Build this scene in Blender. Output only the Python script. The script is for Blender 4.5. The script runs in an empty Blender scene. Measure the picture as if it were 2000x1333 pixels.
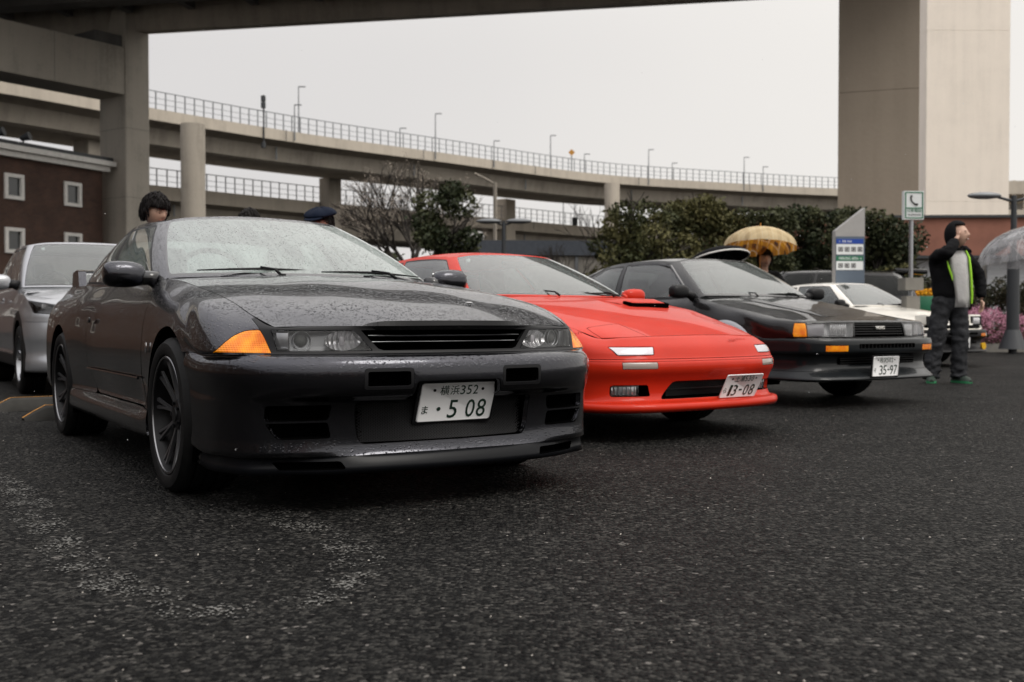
import bpy, bmesh, math, random
import numpy as np
from mathutils import Vector, Matrix, Euler
from math import radians as R, sin, cos, pi, sqrt, atan2
random.seed(7)
SC = bpy.context.scene
COL = SC.collection
# ------------------------------------------------------------------ camera, light, exposure
cam_d = bpy.data.cameras.new('camera'); cam = bpy.data.objects.new('camera', cam_d); COL.objects.link(cam)
cam.location = (0, 0, 0.7285); cam.rotation_euler = (R(90 - 1.178), 0, 0)
cam_d.sensor_width = 36; cam_d.lens = 37.8; cam_d.clip_start = .05; cam_d.clip_end = 2500
cam_d.dof.use_dof = True; cam_d.dof.focus_distance = 4.25; cam_d.dof.aperture_fstop = 4.0
SC.camera = cam
SC.view_settings.view_transform = 'Standard'; SC.view_settings.look = 'None'
SC.view_settings.gamma = 1; SC.view_settings.use_curve_mapping = False
SC.view_settings.exposure = 0.0
W = bpy.data.worlds.new('World'); SC.world = W; W.use_nodes = True
nt = W.node_tree; nt.nodes.clear()
wo = nt.nodes.new('ShaderNodeOutputWorld'); bg = nt.nodes.new('ShaderNodeBackground')
sky = nt.nodes.new('ShaderNodeTexSky'); sky.sky_type = 'NISHITA'; sky.sun_disc = False
SUN_EL, SUN_AZ = 52, 130           # azimuth from +Y towards +X
sky.sun_elevation = R(SUN_EL); sky.sun_rotation = R(SUN_AZ); sky.air_density = 1.0; sky.dust_density = 3.0
# overcast: an even cloud layer over the Nishita sky, slightly brighter overhead and to the right
tc = nt.nodes.new('ShaderNodeTexCoord'); sep = nt.nodes.new('ShaderNodeSeparateXYZ')
nt.links.new(tc.outputs['Generated'], sep.inputs[0])
noi = nt.nodes.new('ShaderNodeTexNoise'); noi.inputs['Scale'].default_value = 1.3; noi.inputs['Detail'].default_value = 3
nt.links.new(tc.outputs['Generated'], noi.inputs['Vector'])
mr = nt.nodes.new('ShaderNodeMapRange'); mr.inputs['From Min'].default_value = -.75; mr.inputs['From Max'].default_value = .55
nt.links.new(sep.outputs['X'], mr.inputs['Value'])
ad = nt.nodes.new('ShaderNodeMath'); ad.operation = 'MULTIPLY_ADD'; ad.inputs[1].default_value = .5
nt.links.new(noi.outputs['Fac'], ad.inputs[0]); 
ad2 = nt.nodes.new('ShaderNodeMath'); ad2.operation = 'MULTIPLY'; ad2.inputs[1].default_value = .75
nt.links.new(mr.outputs[0], ad2.inputs[0]); nt.links.new(ad2.outputs[0], ad.inputs[2])
crw = nt.nodes.new('ShaderNodeValToRGB'); crw.color_ramp.elements[0].position = .1; crw.color_ramp.elements[1].position = .95
crw.color_ramp.elements[0].color = (5.3, 5.2, 5.45, 1); crw.color_ramp.elements[1].color = (9.3, 8.95, 8.5, 1)
nt.links.new(ad.outputs[0], crw.inputs[0])
mx = nt.nodes.new('ShaderNodeMixRGB'); mx.inputs[0].default_value = .94
nt.links.new(sky.outputs[0], mx.inputs[1]); nt.links.new(crw.outputs[0], mx.inputs[2])
zr = nt.nodes.new('ShaderNodeMapRange'); zr.interpolation_type = 'SMOOTHSTEP'; zr.inputs['From Min'].default_value = .22; zr.inputs['From Max'].default_value = .95; zr.inputs['To Min'].default_value = 1.0; zr.inputs['To Max'].default_value = 2.4
nt.links.new(sep.outputs['Z'], zr.inputs['Value'])
vm = nt.nodes.new('ShaderNodeVectorMath'); vm.operation = 'SCALE'; nt.links.new(mx.outputs[0], vm.inputs[0]); nt.links.new(zr.outputs[0], vm.inputs['Scale'])
nt.links.new(vm.outputs[0], bg.inputs['Color']); bg.inputs['Strength'].default_value = .1
nt.links.new(bg.outputs[0], wo.inputs[0])
sd = bpy.data.lights.new('sun', 'SUN'); sd.energy = 1.2; sd.angle = R(25); sd.color = (1, .96, .9)
so = bpy.data.objects.new('sun', sd); COL.objects.link(so)
so.rotation_euler = (R(90 - SUN_EL), 0, R(180 - SUN_AZ))
SC.render.engine = 'CYCLES'
SC.cycles.max_bounces = 8; SC.cycles.transparent_max_bounces = 24
SC.cycles.glossy_bounces = 4; SC.cycles.diffuse_bounces = 3; SC.cycles.transmission_bounces = 6
SC.cycles.caustics_reflective = False; SC.cycles.caustics_refractive = False

# ------------------------------------------------------------------ materials
MATS = {}
def newmat(name):
    m = bpy.data.materials.new(name); m.use_nodes = True
    n = m.node_tree; b = n.nodes['Principled BSDF']; MATS[name] = m
    return m, n, b
def N(n, t, **k):
    x = n.nodes.new('ShaderNode' + t)
    for a, v in k.items(): setattr(x, a, v)
    return x
def math_(n, op, a, b=None, c=None):
    x = N(n, 'Math', operation=op)
    for i, v in enumerate((a, b, c)):
        if v is None: continue
        if isinstance(v, (int, float)): x.inputs[i].default_value = v
        else: n.links.new(v, x.inputs[i])
    return x.outputs[0]
def objco(n, scale=1.0):
    t = N(n, 'TexCoord'); mp = N(n, 'Mapping')
    s = scale if isinstance(scale, tuple) else (scale,) * 3
    mp.inputs['Scale'].default_value = s
    n.links.new(t.outputs['Object'], mp.inputs[0]); return mp.outputs[0]
def noise(n, vec, scale, detail=4, rough=.55):
    x = N(n, 'TexNoise'); x.inputs['Scale'].default_value = scale; x.inputs['Detail'].default_value = detail
    x.inputs['Roughness'].default_value = rough
    n.links.new(vec, x.inputs['Vector']); return x.outputs['Fac']
def ramp(n, fac, stops):
    x = N(n, 'ValToRGB'); e = x.color_ramp.elements
    while len(e) < len(stops): e.new(.5)
    for i, (p, c) in enumerate(stops):
        e[i].position = p; e[i].color = (c, c, c, 1) if isinstance(c, (int, float)) else (*c, 1)
    n.links.new(fac, x.inputs[0]); return x.outputs[0]
def bump(n, h, strength, dist, normal=None):
    x = N(n, 'Bump'); x.inputs['Distance'].default_value = dist
    if isinstance(strength, (int, float)): x.inputs['Strength'].default_value = strength
    else: n.links.new(strength, x.inputs['Strength'])
    n.links.new(h, x.inputs['Height'])
    if normal: n.links.new(normal, x.inputs['Normal'])
    return x.outputs[0]
def drops(n, size=.006, density=.5):
    """rain beads: height field of small round caps, returns (height, mask)"""
    v = objco(n, 1.0)
    vo = N(n, 'TexVoronoi'); vo.inputs['Scale'].default_value = 1 / size; vo.inputs['Randomness'].default_value = .9
    n.links.new(v, vo.inputs['Vector'])
    # the radius of each bead depends on its random cell colour
    sp = N(n, 'SeparateXYZ'); n.links.new(vo.outputs['Color'], sp.inputs[0])
    rad = math_(n, 'MULTIPLY_ADD', sp.outputs[0], .42 * density * 2, .06)
    h = math_(n, 'SUBTRACT', 1.0, math_(n, 'DIVIDE', vo.outputs['Distance'], rad))
    h = math_(n, 'MAXIMUM', h, 0.0)
    h = math_(n, 'POWER', h, .55)
    return h
def basic(name, col, rough=.6, metal=0.0, spec=.5, coat=0.0, var=0.0, vscale=6, bmp=0.0, bscale=60, bdist=.004, emit=None):
    m, n, b = newmat(name)
    b.inputs['Base Color'].default_value = (*col, 1); b.inputs['Roughness'].default_value = rough
    b.inputs['Metallic'].default_value = metal; b.inputs['Specular IOR Level'].default_value = spec
    b.inputs['Coat Weight'].default_value = coat; b.inputs['Coat Roughness'].default_value = .05
    v = objco(n)
    if var:
        f = noise(n, v, vscale, 5)
        lo = tuple(c * (1 - var) for c in col); hi = tuple(min(1, c * (1 + var)) for c in col)
        n.links.new(ramp(n, f, [(.3, lo), (.7, hi)]), b.inputs['Base Color'])
    if bmp:
        n.links.new(bump(n, noise(n, v, bscale, 4), bmp, bdist), b.inputs['Normal'])
    if emit:
        b.inputs['Emission Color'].default_value = (*emit[0], 1); b.inputs['Emission Strength'].default_value = emit[1]
    return m
def paint(name, col, metal=0.0, rough=.35, flake=0.0, dsize=.0075, coat=1.0, dens=.5, dropk=.8):
    """car paint under clear coat, beaded with rain where the panel faces up"""
    m, n, b = newmat(name)
    b.inputs['Metallic'].default_value = metal; b.inputs['Roughness'].default_value = rough
    b.inputs['Coat Weight'].default_value = coat; b.inputs['Coat Roughness'].default_value = .03
    b.inputs['Coat IOR'].default_value = 1.44; b.inputs['Specular IOR Level'].default_value = .12
    v = objco(n)
    f = noise(n, v, 900, 2) if flake else noise(n, v, 3, 3)
    k = max(flake, .06)
    n.links.new(ramp(n, f, [(.35, tuple(c * (1 - k) for c in col)), (.65, tuple(min(1, c * (1 + k)) for c in col))]), b.inputs['Base Color'])
    g = N(n, 'NewGeometry'); sp = N(n, 'SeparateXYZ'); n.links.new(g.outputs['Normal'], sp.inputs[0])
    up = ramp(n, sp.outputs[2], [(.02, .06), (.75, 1.0)])
    h = drops(n, dsize, dens)
    h2 = drops(n, dsize * .45, dens * .8)
    hh = math_(n, 'MULTIPLY_ADD', h2, .4, h)
    patch = ramp(n, noise(n, v, 5, 3), [(.3, .55), (.6, 1.0)])
    st = math_(n, 'MULTIPLY', math_(n, 'MULTIPLY', up, dropk), patch)
    bn = bump(n, hh, st, dsize * .75)
    n.links.new(bn, b.inputs['Coat Normal'])
    # beads also pull the base normal a little
    n.links.new(bump(n, hh, math_(n, 'MULTIPLY', st, .8), dsize * .5), b.inputs['Normal'])
    return m
def glass_mat(name, tint=(.75, .85, .8), film=.12, ior=1.5, dropsize=.008, refl=1.0, drop=.5):
    m, n, b = newmat(name); n.nodes.remove(b)
    out = n.nodes['Material Output']
    tr = N(n, 'BsdfTransparent'); tr.inputs[0].default_value = (*tint, 1)
    gl = N(n, 'BsdfGlossy'); gl.inputs['Roughness'].default_value = .03; gl.inputs[0].default_value = (1, 1, 1, 1)
    fr = N(n, 'Fresnel'); fr.inputs[0].default_value = ior
    h = drops(n, dropsize, drop)
    v = objco(n)
    nb = bump(n, h, .5, dropsize * .3)
    n.links.new(nb, gl.inputs['Normal'])
    fac = math_(n, 'MINIMUM', math_(n, 'MULTIPLY', fr.outputs[0], refl), 1.0)
    mix = N(n, 'MixShader'); n.links.new(fac, mix.inputs[0]); n.links.new(tr.outputs[0], mix.inputs[1]); n.links.new(gl.outputs[0], mix.inputs[2])
    # beads and film of water scatter daylight: a thin white translucent layer, streaky
    df = N(n, 'BsdfDiffuse'); df.inputs[0].default_value = (.74, .83, .80, 1)
    tl = N(n, 'BsdfTranslucent'); tl.inputs[0].default_value = (.74, .83, .80, 1)
    dm = N(n, 'MixShader'); dm.inputs[0].default_value = .35; n.links.new(df.outputs[0], dm.inputs[1]); n.links.new(tl.outputs[0], dm.inputs[2])
    stv = objco(n, (1.0, 9.0, 1.0)); streak = noise(n, stv, 3.2, 5)
    blot = noise(n, v, 3.0, 3)
    f2 = math_(n, 'MULTIPLY', ramp(n, math_(n, 'MULTIPLY_ADD', streak, .5, math_(n, 'MULTIPLY', blot, .5)), [(.3, .35), (.7, 1.0)]), film)
    dk = math_(n, 'MULTIPLY_ADD', math_(n, 'GREATER_THAN', h, .35), -.55, 1.0)
    f2 = math_(n, 'MULTIPLY', f2, dk)
    fin = N(n, 'MixShader'); n.links.new(f2, fin.inputs[0]); n.links.new(mix.outputs[0], fin.inputs[1]); n.links.new(dm.outputs[0], fin.inputs[2])
    n.links.new(fin.outputs[0], out.inputs[0])
    return m
def lens_mat(name, tint=(.97, .97, .97), refl=1.0, ribs=0.0):
    m, n, b = newmat(name); n.nodes.remove(b); out = n.nodes['Material Output']
    tr = N(n, 'BsdfTransparent'); tr.inputs[0].default_value = (*tint, 1)
    gl = N(n, 'BsdfGlossy'); gl.inputs['Roughness'].default_value = .04
    fr = N(n, 'Fresnel'); fr.inputs[0].default_value = 1.5
    if ribs:
        w = N(n, 'TexWave'); w.bands_direction = 'Y'; w.inputs['Scale'].default_value = ribs; w.inputs['Distortion'].default_value = 0
        n.links.new(objco(n), w.inputs['Vector']); n.links.new(bump(n, w.outputs['Fac'], .5, .002), gl.inputs['Normal'])
    fac = math_(n, 'MINIMUM', math_(n, 'MULTIPLY', fr.outputs[0], refl), 1.0)
    mix = N(n, 'MixShader'); n.links.new(fac, mix.inputs[0]); n.links.new(tr.outputs[0], mix.inputs[1]); n.links.new(gl.outputs[0], mix.inputs[2])
    n.links.new(mix.outputs[0], out.inputs[0]); return m

paint('gunmetal_paint', (.052, .053, .062), metal=1.0, rough=.20, flake=.3, dsize=.0095, coat=.75, dens=.5, dropk=1.3)
paint('red_paint', (.54, .024, .007), rough=.5, dsize=.008, dens=.35, dropk=.6, coat=.42)
paint('black_paint', (.004, .004, .0045), rough=.3, dsize=.008, dens=.45, dropk=.9)
paint('white_paint', (.84, .81, .74), rough=.35, dsize=.010, dropk=.3)
paint('silver_paint', (.40, .41, .43), metal=.6, rough=.34, flake=.15, dsize=.010, dropk=.25)
paint('grey_bumper_paint', (.009, .011, .0125), rough=.33, dsize=.010, coat=.6, dropk=.3)
basic('black_plastic', (.010, .010, .011), .42, spec=.22, bmp=.15, bscale=300, bdist=.001)
basic('lip_black', (.006, .0065, .008), .30, spec=.16)
basic('black_gloss', (.008, .008, .009), .15, coat=.6)
basic('rubber', (.008, .008, .008), .62, spec=.18, var=.3, vscale=20, bmp=.3, bscale=200, bdist=.001)
basic('dark_void', (.002, .002, .002), 1.0, spec=0.0)
basic('chrome', (.78, .79, .8), .12, metal=1.0)
basic('satin_metal', (.45, .46, .48), .3, metal=1.0)
basic('dark_rim', (.008, .008, .009), .35, metal=.3, spec=.3)
basic('spoke_dark', (.12, .12, .125), .28, metal=.7, coat=.3)
basic('silver_rim', (.42, .43, .45), .32, metal=.9)
basic('plate_white', (.80, .80, .80), .35, bmp=.05, bscale=30)
basic('plate_green', (.008, .030, .018), .4)
basic('caliper_yellow', (.75, .35, .02), .4)
basic('interior_grey', (.10, .105, .10), .8, var=.3)
basic('interior_dark', (.02, .021, .022), .7, spec=.2)
basic('interior_light', (.38, .40, .38), .8, var=.2)
m, n, b = newmat('amber'); b.inputs['Base Color'].default_value = (.80, .17, .005, 1); b.inputs['Roughness'].default_value = .12
b.inputs['Coat Weight'].default_value = .35; b.inputs['Specular IOR Level'].default_value = .3
_w = N(n, 'TexWave'); _w.bands_direction = 'Z'; _w.inputs['Scale'].default_value = 40; n.links.new(objco(n), _w.inputs['Vector'])
_w2 = N(n, 'TexWave'); _w2.bands_direction = 'Y'; _w2.inputs['Scale'].default_value = 45; n.links.new(objco(n), _w2.inputs['Vector'])
n.links.new(bump(n, math_(n, 'ADD', _w.outputs['Fac'], _w2.outputs['Fac']), .35, .002), b.inputs['Normal'])
n.links.new(ramp(n, noise(n, objco(n), 14, 2), [(.35, (.80, .17, .001)), (.65, (1.0, .36, .004))]), b.inputs['Base Color'])
m, n, b = newmat('lamp_white'); b.inputs['Base Color'].default_value = (.62, .60, .64, 1); b.inputs['Roughness'].default_value = .15; b.inputs['Coat Weight'].default_value = 1
_w = N(n, 'TexWave'); _w.bands_direction = 'Y'; _w.inputs['Scale'].default_value = 40; n.links.new(objco(n), _w.inputs['Vector'])
n.links.new(bump(n, _w.outputs['Fac'], .4, .002), b.inputs['Normal'])
basic('lamp_smoke', (.30, .24, .21), .2, coat=1.0, bmp=.4, bscale=120, bdist=.003)
m, n, b = newmat('reflector'); b.inputs['Base Color'].default_value = (.92, .92, .94, 1); b.inputs['Metallic'].default_value = .6; b.inputs['Roughness'].default_value = .14
_w = N(n, 'TexWave'); _w.bands_direction = 'Y'; _w.inputs['Scale'].default_value = 16; _w.inputs['Distortion'].default_value = 2; n.links.new(objco(n), _w.inputs['Vector'])
n.links.new(bump(n, _w.outputs['Fac'], .7, .01), b.inputs['Normal'])
glass_mat('windscreen_glass', tint=(.72, .82, .78), film=.50, refl=1.6, dropsize=.011, drop=.5)
glass_mat('side_glass', tint=(.58, .64, .62), film=.14, refl=1.6, dropsize=.009, drop=.4)
glass_mat('dark_glass', tint=(.10, .10, .10), film=.03, refl=.5, drop=.3)
glass_mat('clear_windscreen', tint=(.70, .80, .78), film=.13, refl=1.6, dropsize=.010, drop=.25)
lens_mat('lens')
lens_mat('lens_ribbed', ribs=30, refl=1.6)
M = MATS

# ------------------------------------------------------------------ object helpers
def link(o, parent=None):
    COL.objects.link(o)
    if parent is not None: o.parent = parent
    return o
def mesh_obj(name, me, parent=None, mats=None):
    o = bpy.data.objects.new(name, me)
    for mm in (mats if isinstance(mats, (list, tuple)) else [mats] if mats else []):
        me.materials.append(M[mm] if isinstance(mm, str) else mm)
    return link(o, parent)
def from_data(name, v, f, mat, parent=None, smooth=True, mi=None):
    me = bpy.data.meshes.new(name); me.from_pydata([tuple(map(float, p)) for p in v], [], f)
    if smooth: me.polygons.foreach_set('use_smooth', [True] * len(me.polygons))
    if mi is not None: me.polygons.foreach_set('material_index', mi)
    me.update(); return mesh_obj(name, me, parent, mat)
def from_bm(name, bm, mat, parent=None, smooth=False, angle=None):
    me = bpy.data.meshes.new(name)
    if angle is not None:
        bm.normal_update()
        for f in bm.faces: f.smooth = True
        for e in bm.edges:
            if len(e.link_faces) == 2 and e.calc_face_angle(0) > R(angle): e.smooth = False
    elif smooth:
        for f in bm.faces: f.smooth = True
    bm.to_mesh(me); bm.free(); me.update()
    return mesh_obj(name, me, parent, mat)
def empty(name, loc=(0, 0, 0), rz=0.0, label=None, cat=None, group=None):
    o = bpy.data.objects.new(name, None); o.location = loc; o.rotation_euler = (0, 0, rz); o.empty_display_size = .2
    link(o); tag(o, label, cat, group); return o
def tag(o, label=None, cat=None, group=None, kind=None):
    if label: o['label'] = label
    if cat: o['category'] = cat
    if group: o['group'] = group
    if kind: o['kind'] = kind
    return o
def struct(o): o['kind'] = 'structure'; return o
def copy_tree(o, parent=None):
    c = o.copy(); COL.objects.link(c); c.parent = parent
    for ch in [x for x in o.children]: copy_tree(ch, c)
    return c
def bm_box(bm, c, s, rot=None, bev=0.0):
    mt = Matrix.Translation(c)
    if rot is not None: mt = mt @ (rot if isinstance(rot, Matrix) else Euler(rot).to_matrix().to_4x4())
    r = bmesh.ops.create_cube(bm, size=1, matrix=mt @ Matrix.Diagonal((*s, 1)))
    if bev:
        ed = list({e for v in r['verts'] for e in v.link_edges})
        bmesh.ops.bevel(bm, geom=ed, offset=bev, segments=2, affect='EDGES', profile=.5)
def bm_cyl(bm, p0, p1, r0, r1=None, n=12, cap=True):
    p0, p1 = Vector(p0), Vector(p1); d = p1 - p0; L = d.length
    if L < 1e-6: return
    q = d.to_track_quat('Z', 'Y').to_matrix().to_4x4()
    bmesh.ops.create_cone(bm, cap_ends=cap, cap_tris=False, segments=n, radius1=r0, radius2=r0 if r1 is None else r1, depth=L,
                          matrix=Matrix.Translation((p0 + p1) / 2) @ q)
def bm_tube(bm, pts, rad, n=8, cap=True):
    pts = [Vector(p) for p in pts]; k = len(pts)
    rs = rad if isinstance(rad, (list, tuple)) else [rad] * k
    rings = []; up = None
    for i, p in enumerate(pts):
        t = (pts[min(i + 1, k - 1)] - pts[max(i - 1, 0)]).normalized()
        if up is None: up = Vector((0, 0, 1)) if abs(t.z) < .9 else Vector((1, 0, 0))
        a = t.cross(up).normalized(); b = a.cross(t).normalized(); up = b
        rings.append([bm.verts.new(p + a * (rs[i] * cos(2 * pi * j / n)) + b * (rs[i] * sin(2 * pi * j / n))) for j in range(n)])
    for i in range(k - 1):
        for j in range(n):
            bm.faces.new((rings[i][j], rings[i][(j + 1) % n], rings[i + 1][(j + 1) % n], rings[i + 1][j]))
    if cap: bm.faces.new(rings[0][::-1]); bm.faces.new(rings[-1])
def lathe(bm, prof, n=32, axis='Y', a0=0, a1=2 * pi, c=(0, 0, 0)):
    """prof: list of (radius, height along axis)"""
    full = abs(a1 - a0 - 2 * pi) < 1e-6; m = n if full else n + 1; rings = []
    for (r, h) in prof:
        ring = []
        for j in range(m):
            a = a0 + (a1 - a0) * j / n
            if axis == 'Y': p = (c[0] + r * cos(a), c[1] + h, c[2] + r * sin(a))
            elif axis == 'Z': p = (c[0] + r * cos(a), c[1] + r * sin(a), c[2] + h)
            else: p = (c[0] + h, c[1] + r * cos(a), c[2] + r * sin(a))
            ring.append(bm.verts.new(p))
        rings.append(ring)
    for i in range(len(rings) - 1):
        for j in range(m if full else m - 1):
            k = (j + 1) % m
            try: bm.faces.new((rings[i][j], rings[i][k], rings[i + 1][k], rings[i + 1][j]))
            except ValueError: pass
def box_obj(name, c, s, mat, parent=None, rot=None, bev=0.0):
    bm = bmesh.new(); bm_box(bm, c, s, rot, bev); return from_bm(name, bm, mat, parent, angle=40 if bev else None)
def tube_obj(name, pts, rad, mat, parent=None, n=8):
    bm = bmesh.new(); bm_tube(bm, pts, rad, n); return from_bm(name, bm, mat, parent, angle=50)
def prism(bm, poly, h0, h1, axis='Z', both=True):
    """extrude a 2D outline; axis X: poly=(y,z), Y: (x,z), Z: (x,y)"""
    def P(a, b, h): return {'X': (h, a, b), 'Y': (a, h, b), 'Z': (a, b, h)}[axis]
    lo = [bm.verts.new(P(a, b, h0)) for a, b in poly]; hi = [bm.verts.new(P(a, b, h1)) for a, b in poly]
    k = len(poly); fs = [bm.faces.new(lo), bm.faces.new(hi)]
    for i in range(k): fs.append(bm.faces.new((lo[i], lo[(i + 1) % k], hi[(i + 1) % k], hi[i])))
    bmesh.ops.recalc_face_normals(bm, faces=fs)

# ------------------------------------------------------------------ surface patches
def dense(P, subs, sym0=False, sym1=False):
    """interpolate control net P (n,m,3) along its first axis"""
    P = np.asarray(P, float)
    mir = np.array([1, -1, 1.0])
    off = 0
    Q = P
    if sym0: Q = np.concatenate([P[1:2] * mir, Q]); off = 1
    if sym1: Q = np.concatenate([Q, P[-2:-1] * mir])
    D = Q[1:] - Q[:-1]; d = np.maximum(np.linalg.norm(D, axis=2), 1e-7) ** .5; d = d[..., None]
    T = np.zeros_like(Q)
    T[1:-1] = (d[1:] * (D[:-1] / d[:-1]) + d[:-1] * (D[1:] / d[1:])) / (d[:-1] + d[1:])
    T[0] = 1.5 * D[0] / d[0] - .5 * T[1]; T[-1] = 1.5 * D[-1] / d[-1] - .5 * T[-2]
    out = []
    for i in range(len(P) - 1):
        a = i + off; s = subs[i]
        for k in range(s):
            t = k / s; h = d[a]
            out.append((2*t**3-3*t*t+1) * Q[a] + (t**3-2*t*t+t) * h * T[a] + (-2*t**3+3*t*t) * Q[a+1] + (t**3-t*t) * h * T[a+1])
    out.append(P[-1]); return np.array(out)
def net(P, su, sv, sym0=False, sym1=False, vs0=False, vs1=False):
    P = np.asarray(P, float)
    A = dense(P, su, sym0, sym1)
    return dense(A.transpose(1, 0, 2), sv, vs0, vs1).transpose(1, 0, 2)
NORMALS = {}
def nkey(p): return (round(p[0], 5), round(abs(p[1]), 5), round(p[2], 5))
def grid_normals(G):
    gu = np.gradient(G, axis=0); gv = np.gradient(G, axis=1); n_ = np.cross(gu, gv)
    if np.abs(G[0, :, 1]).max() < 1e-6 and len(G) > 2:      # a column on the centre line: its mirrored neighbour makes the slope symmetric
        g0 = G[1] - G[1] * np.array([1, -1, 1]); n_[0] = np.cross(g0, gv[0])
    if np.abs(G[-1, :, 1]).max() < 1e-6 and len(G) > 2:
        g0 = G[-2] * np.array([1, -1, 1]) - G[-2]; n_[-1] = np.cross(g0, gv[-1])
    l = np.linalg.norm(n_, axis=2, keepdims=True); return n_ / np.maximum(l, 1e-12)
class Surf:
    """a half-car (y >= 0) sheet that can be cut by outlines into named panels"""
    def __init__(s, G, uv=None):
        n, m, _ = G.shape; s.bm = bmesh.new(); s.lay = s.bm.faces.layers.int.new('t'); s.names = ['_']; s.nl = s.bm.verts.layers.float_vector.new('nrm')
        vs = [[s.bm.verts.new(G[i, j]) for j in range(m)] for i in range(n)]
        NN = grid_normals(G)
        for i in range(n):
            for j in range(m): vs[i][j][s.nl] = NN[i, j]
        for i in range(n - 1):
            for j in range(m - 1):
                q = [vs[i][j], vs[i+1][j], vs[i+1][j+1], vs[i][j+1]]
                try: s.bm.faces.new(q)
                except ValueError: pass
        bmesh.ops.remove_doubles(s.bm, verts=s.bm.verts, dist=1e-6)
        s.n = 0
    def cut(s, name, poly, ax, where=None, only=None):
        """poly in the plane of axes ax=(a,b); where: face-centre test; only: tags that may be overwritten"""
        a, b = ax; nrm_ax = 3 - a - b
        xs = [p[0] for p in poly]; ys = [p[1] for p in poly]; x0, x1, y0, y1 = min(xs), max(xs), min(ys), max(ys)
        oi = None if only is None else {s.names.index(o) for o in only if o in s.names}
        cand = set()
        for f in s.bm.faces:
            c = f.calc_center_median()
            if where and not where(c): continue
            if oi is not None and f[s.lay] not in oi: continue
            us = [v.co[a] for v in f.verts]; ws = [v.co[b] for v in f.verts]
            if max(us) < x0 or min(us) > x1 or max(ws) < y0 or min(ws) > y1: continue
            cand.add(f)
        k = len(poly)
        for i in range(k):
            p, q = poly[i], poly[(i + 1) % k]
            dx, dy = q[0] - p[0], q[1] - p[1]; L = sqrt(dx * dx + dy * dy)
            if L < 1e-7: continue
            sx0, sx1 = min(p[0], q[0]) - 1e-5, max(p[0], q[0]) + 1e-5; sy0, sy1 = min(p[1], q[1]) - 1e-5, max(p[1], q[1]) + 1e-5
            sel = []
            for f in cand:
                us = [v.co[a] for v in f.verts]
                if max(us) < sx0 or min(us) > sx1: continue
                ws = [v.co[b] for v in f.verts]
                if max(ws) < sy0 or min(ws) > sy1: continue
                sg = [(u - p[0]) * dy - (w - p[1]) * dx for u, w in zip(us, ws)]
                if max(sg) > 1e-7 * L and min(sg) < -1e-7 * L: sel.append(f)
            if not sel: continue
            no = [0, 0, 0]; no[a] = dy / L; no[b] = -dx / L
            co = [0, 0, 0]; co[a] = p[0]; co[b] = p[1]
            geom = set(sel); 
            for f in sel: geom.update(f.edges); geom.update(f.verts)
            cand -= set(sel)
            r = bmesh.ops.bisect_plane(s.bm, geom=list(geom), dist=1e-6, plane_co=co, plane_no=no)
            for g in r['geom']:
                if isinstance(g, bmesh.types.BMFace) and g.is_valid: cand.add(g)
            cand |= {f for f in sel if f.is_valid}
        if name is None: return
        if name not in s.names: s.names.append(name)
        ti = s.names.index(name)
        for f in cand:
            if not f.is_valid: continue
            c = f.calc_center_median(); u, w = c[a], c[b]
            if where and not where(c): continue
            ins = False; j = k - 1
            for i in range(k):
                xi, yi = poly[i]; xj, yj = poly[j]
                if (yi > w) != (yj > w) and u < (xj - xi) * (w - yi) / (yj - yi) + xi: ins = not ins
                j = i
            if ins: f[s.lay] = ti
    def get(s, name, mirror=None):
        """-> (verts, faces) of the faces tagged name; mirror: None half, 'join' both halves in one, 'flip' the other half"""
        ti = s.names.index(name) if isinstance(name, str) else None
        idx = {}; V = []; F = []
        for f in s.bm.faces:
            if f[s.lay] != ti: continue
            q = []
            for v in f.verts:
                if v not in idx:
                    idx[v] = len(V); V.append(tuple(v.co)); NORMALS[nkey(v.co)] = Vector(v[s.nl])
                q.append(idx[v])
            F.append(q)
        return V, F
def mirror_data(V, F): return [(x, -y, z) for x, y, z in V], [f[::-1] for f in F]
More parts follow.
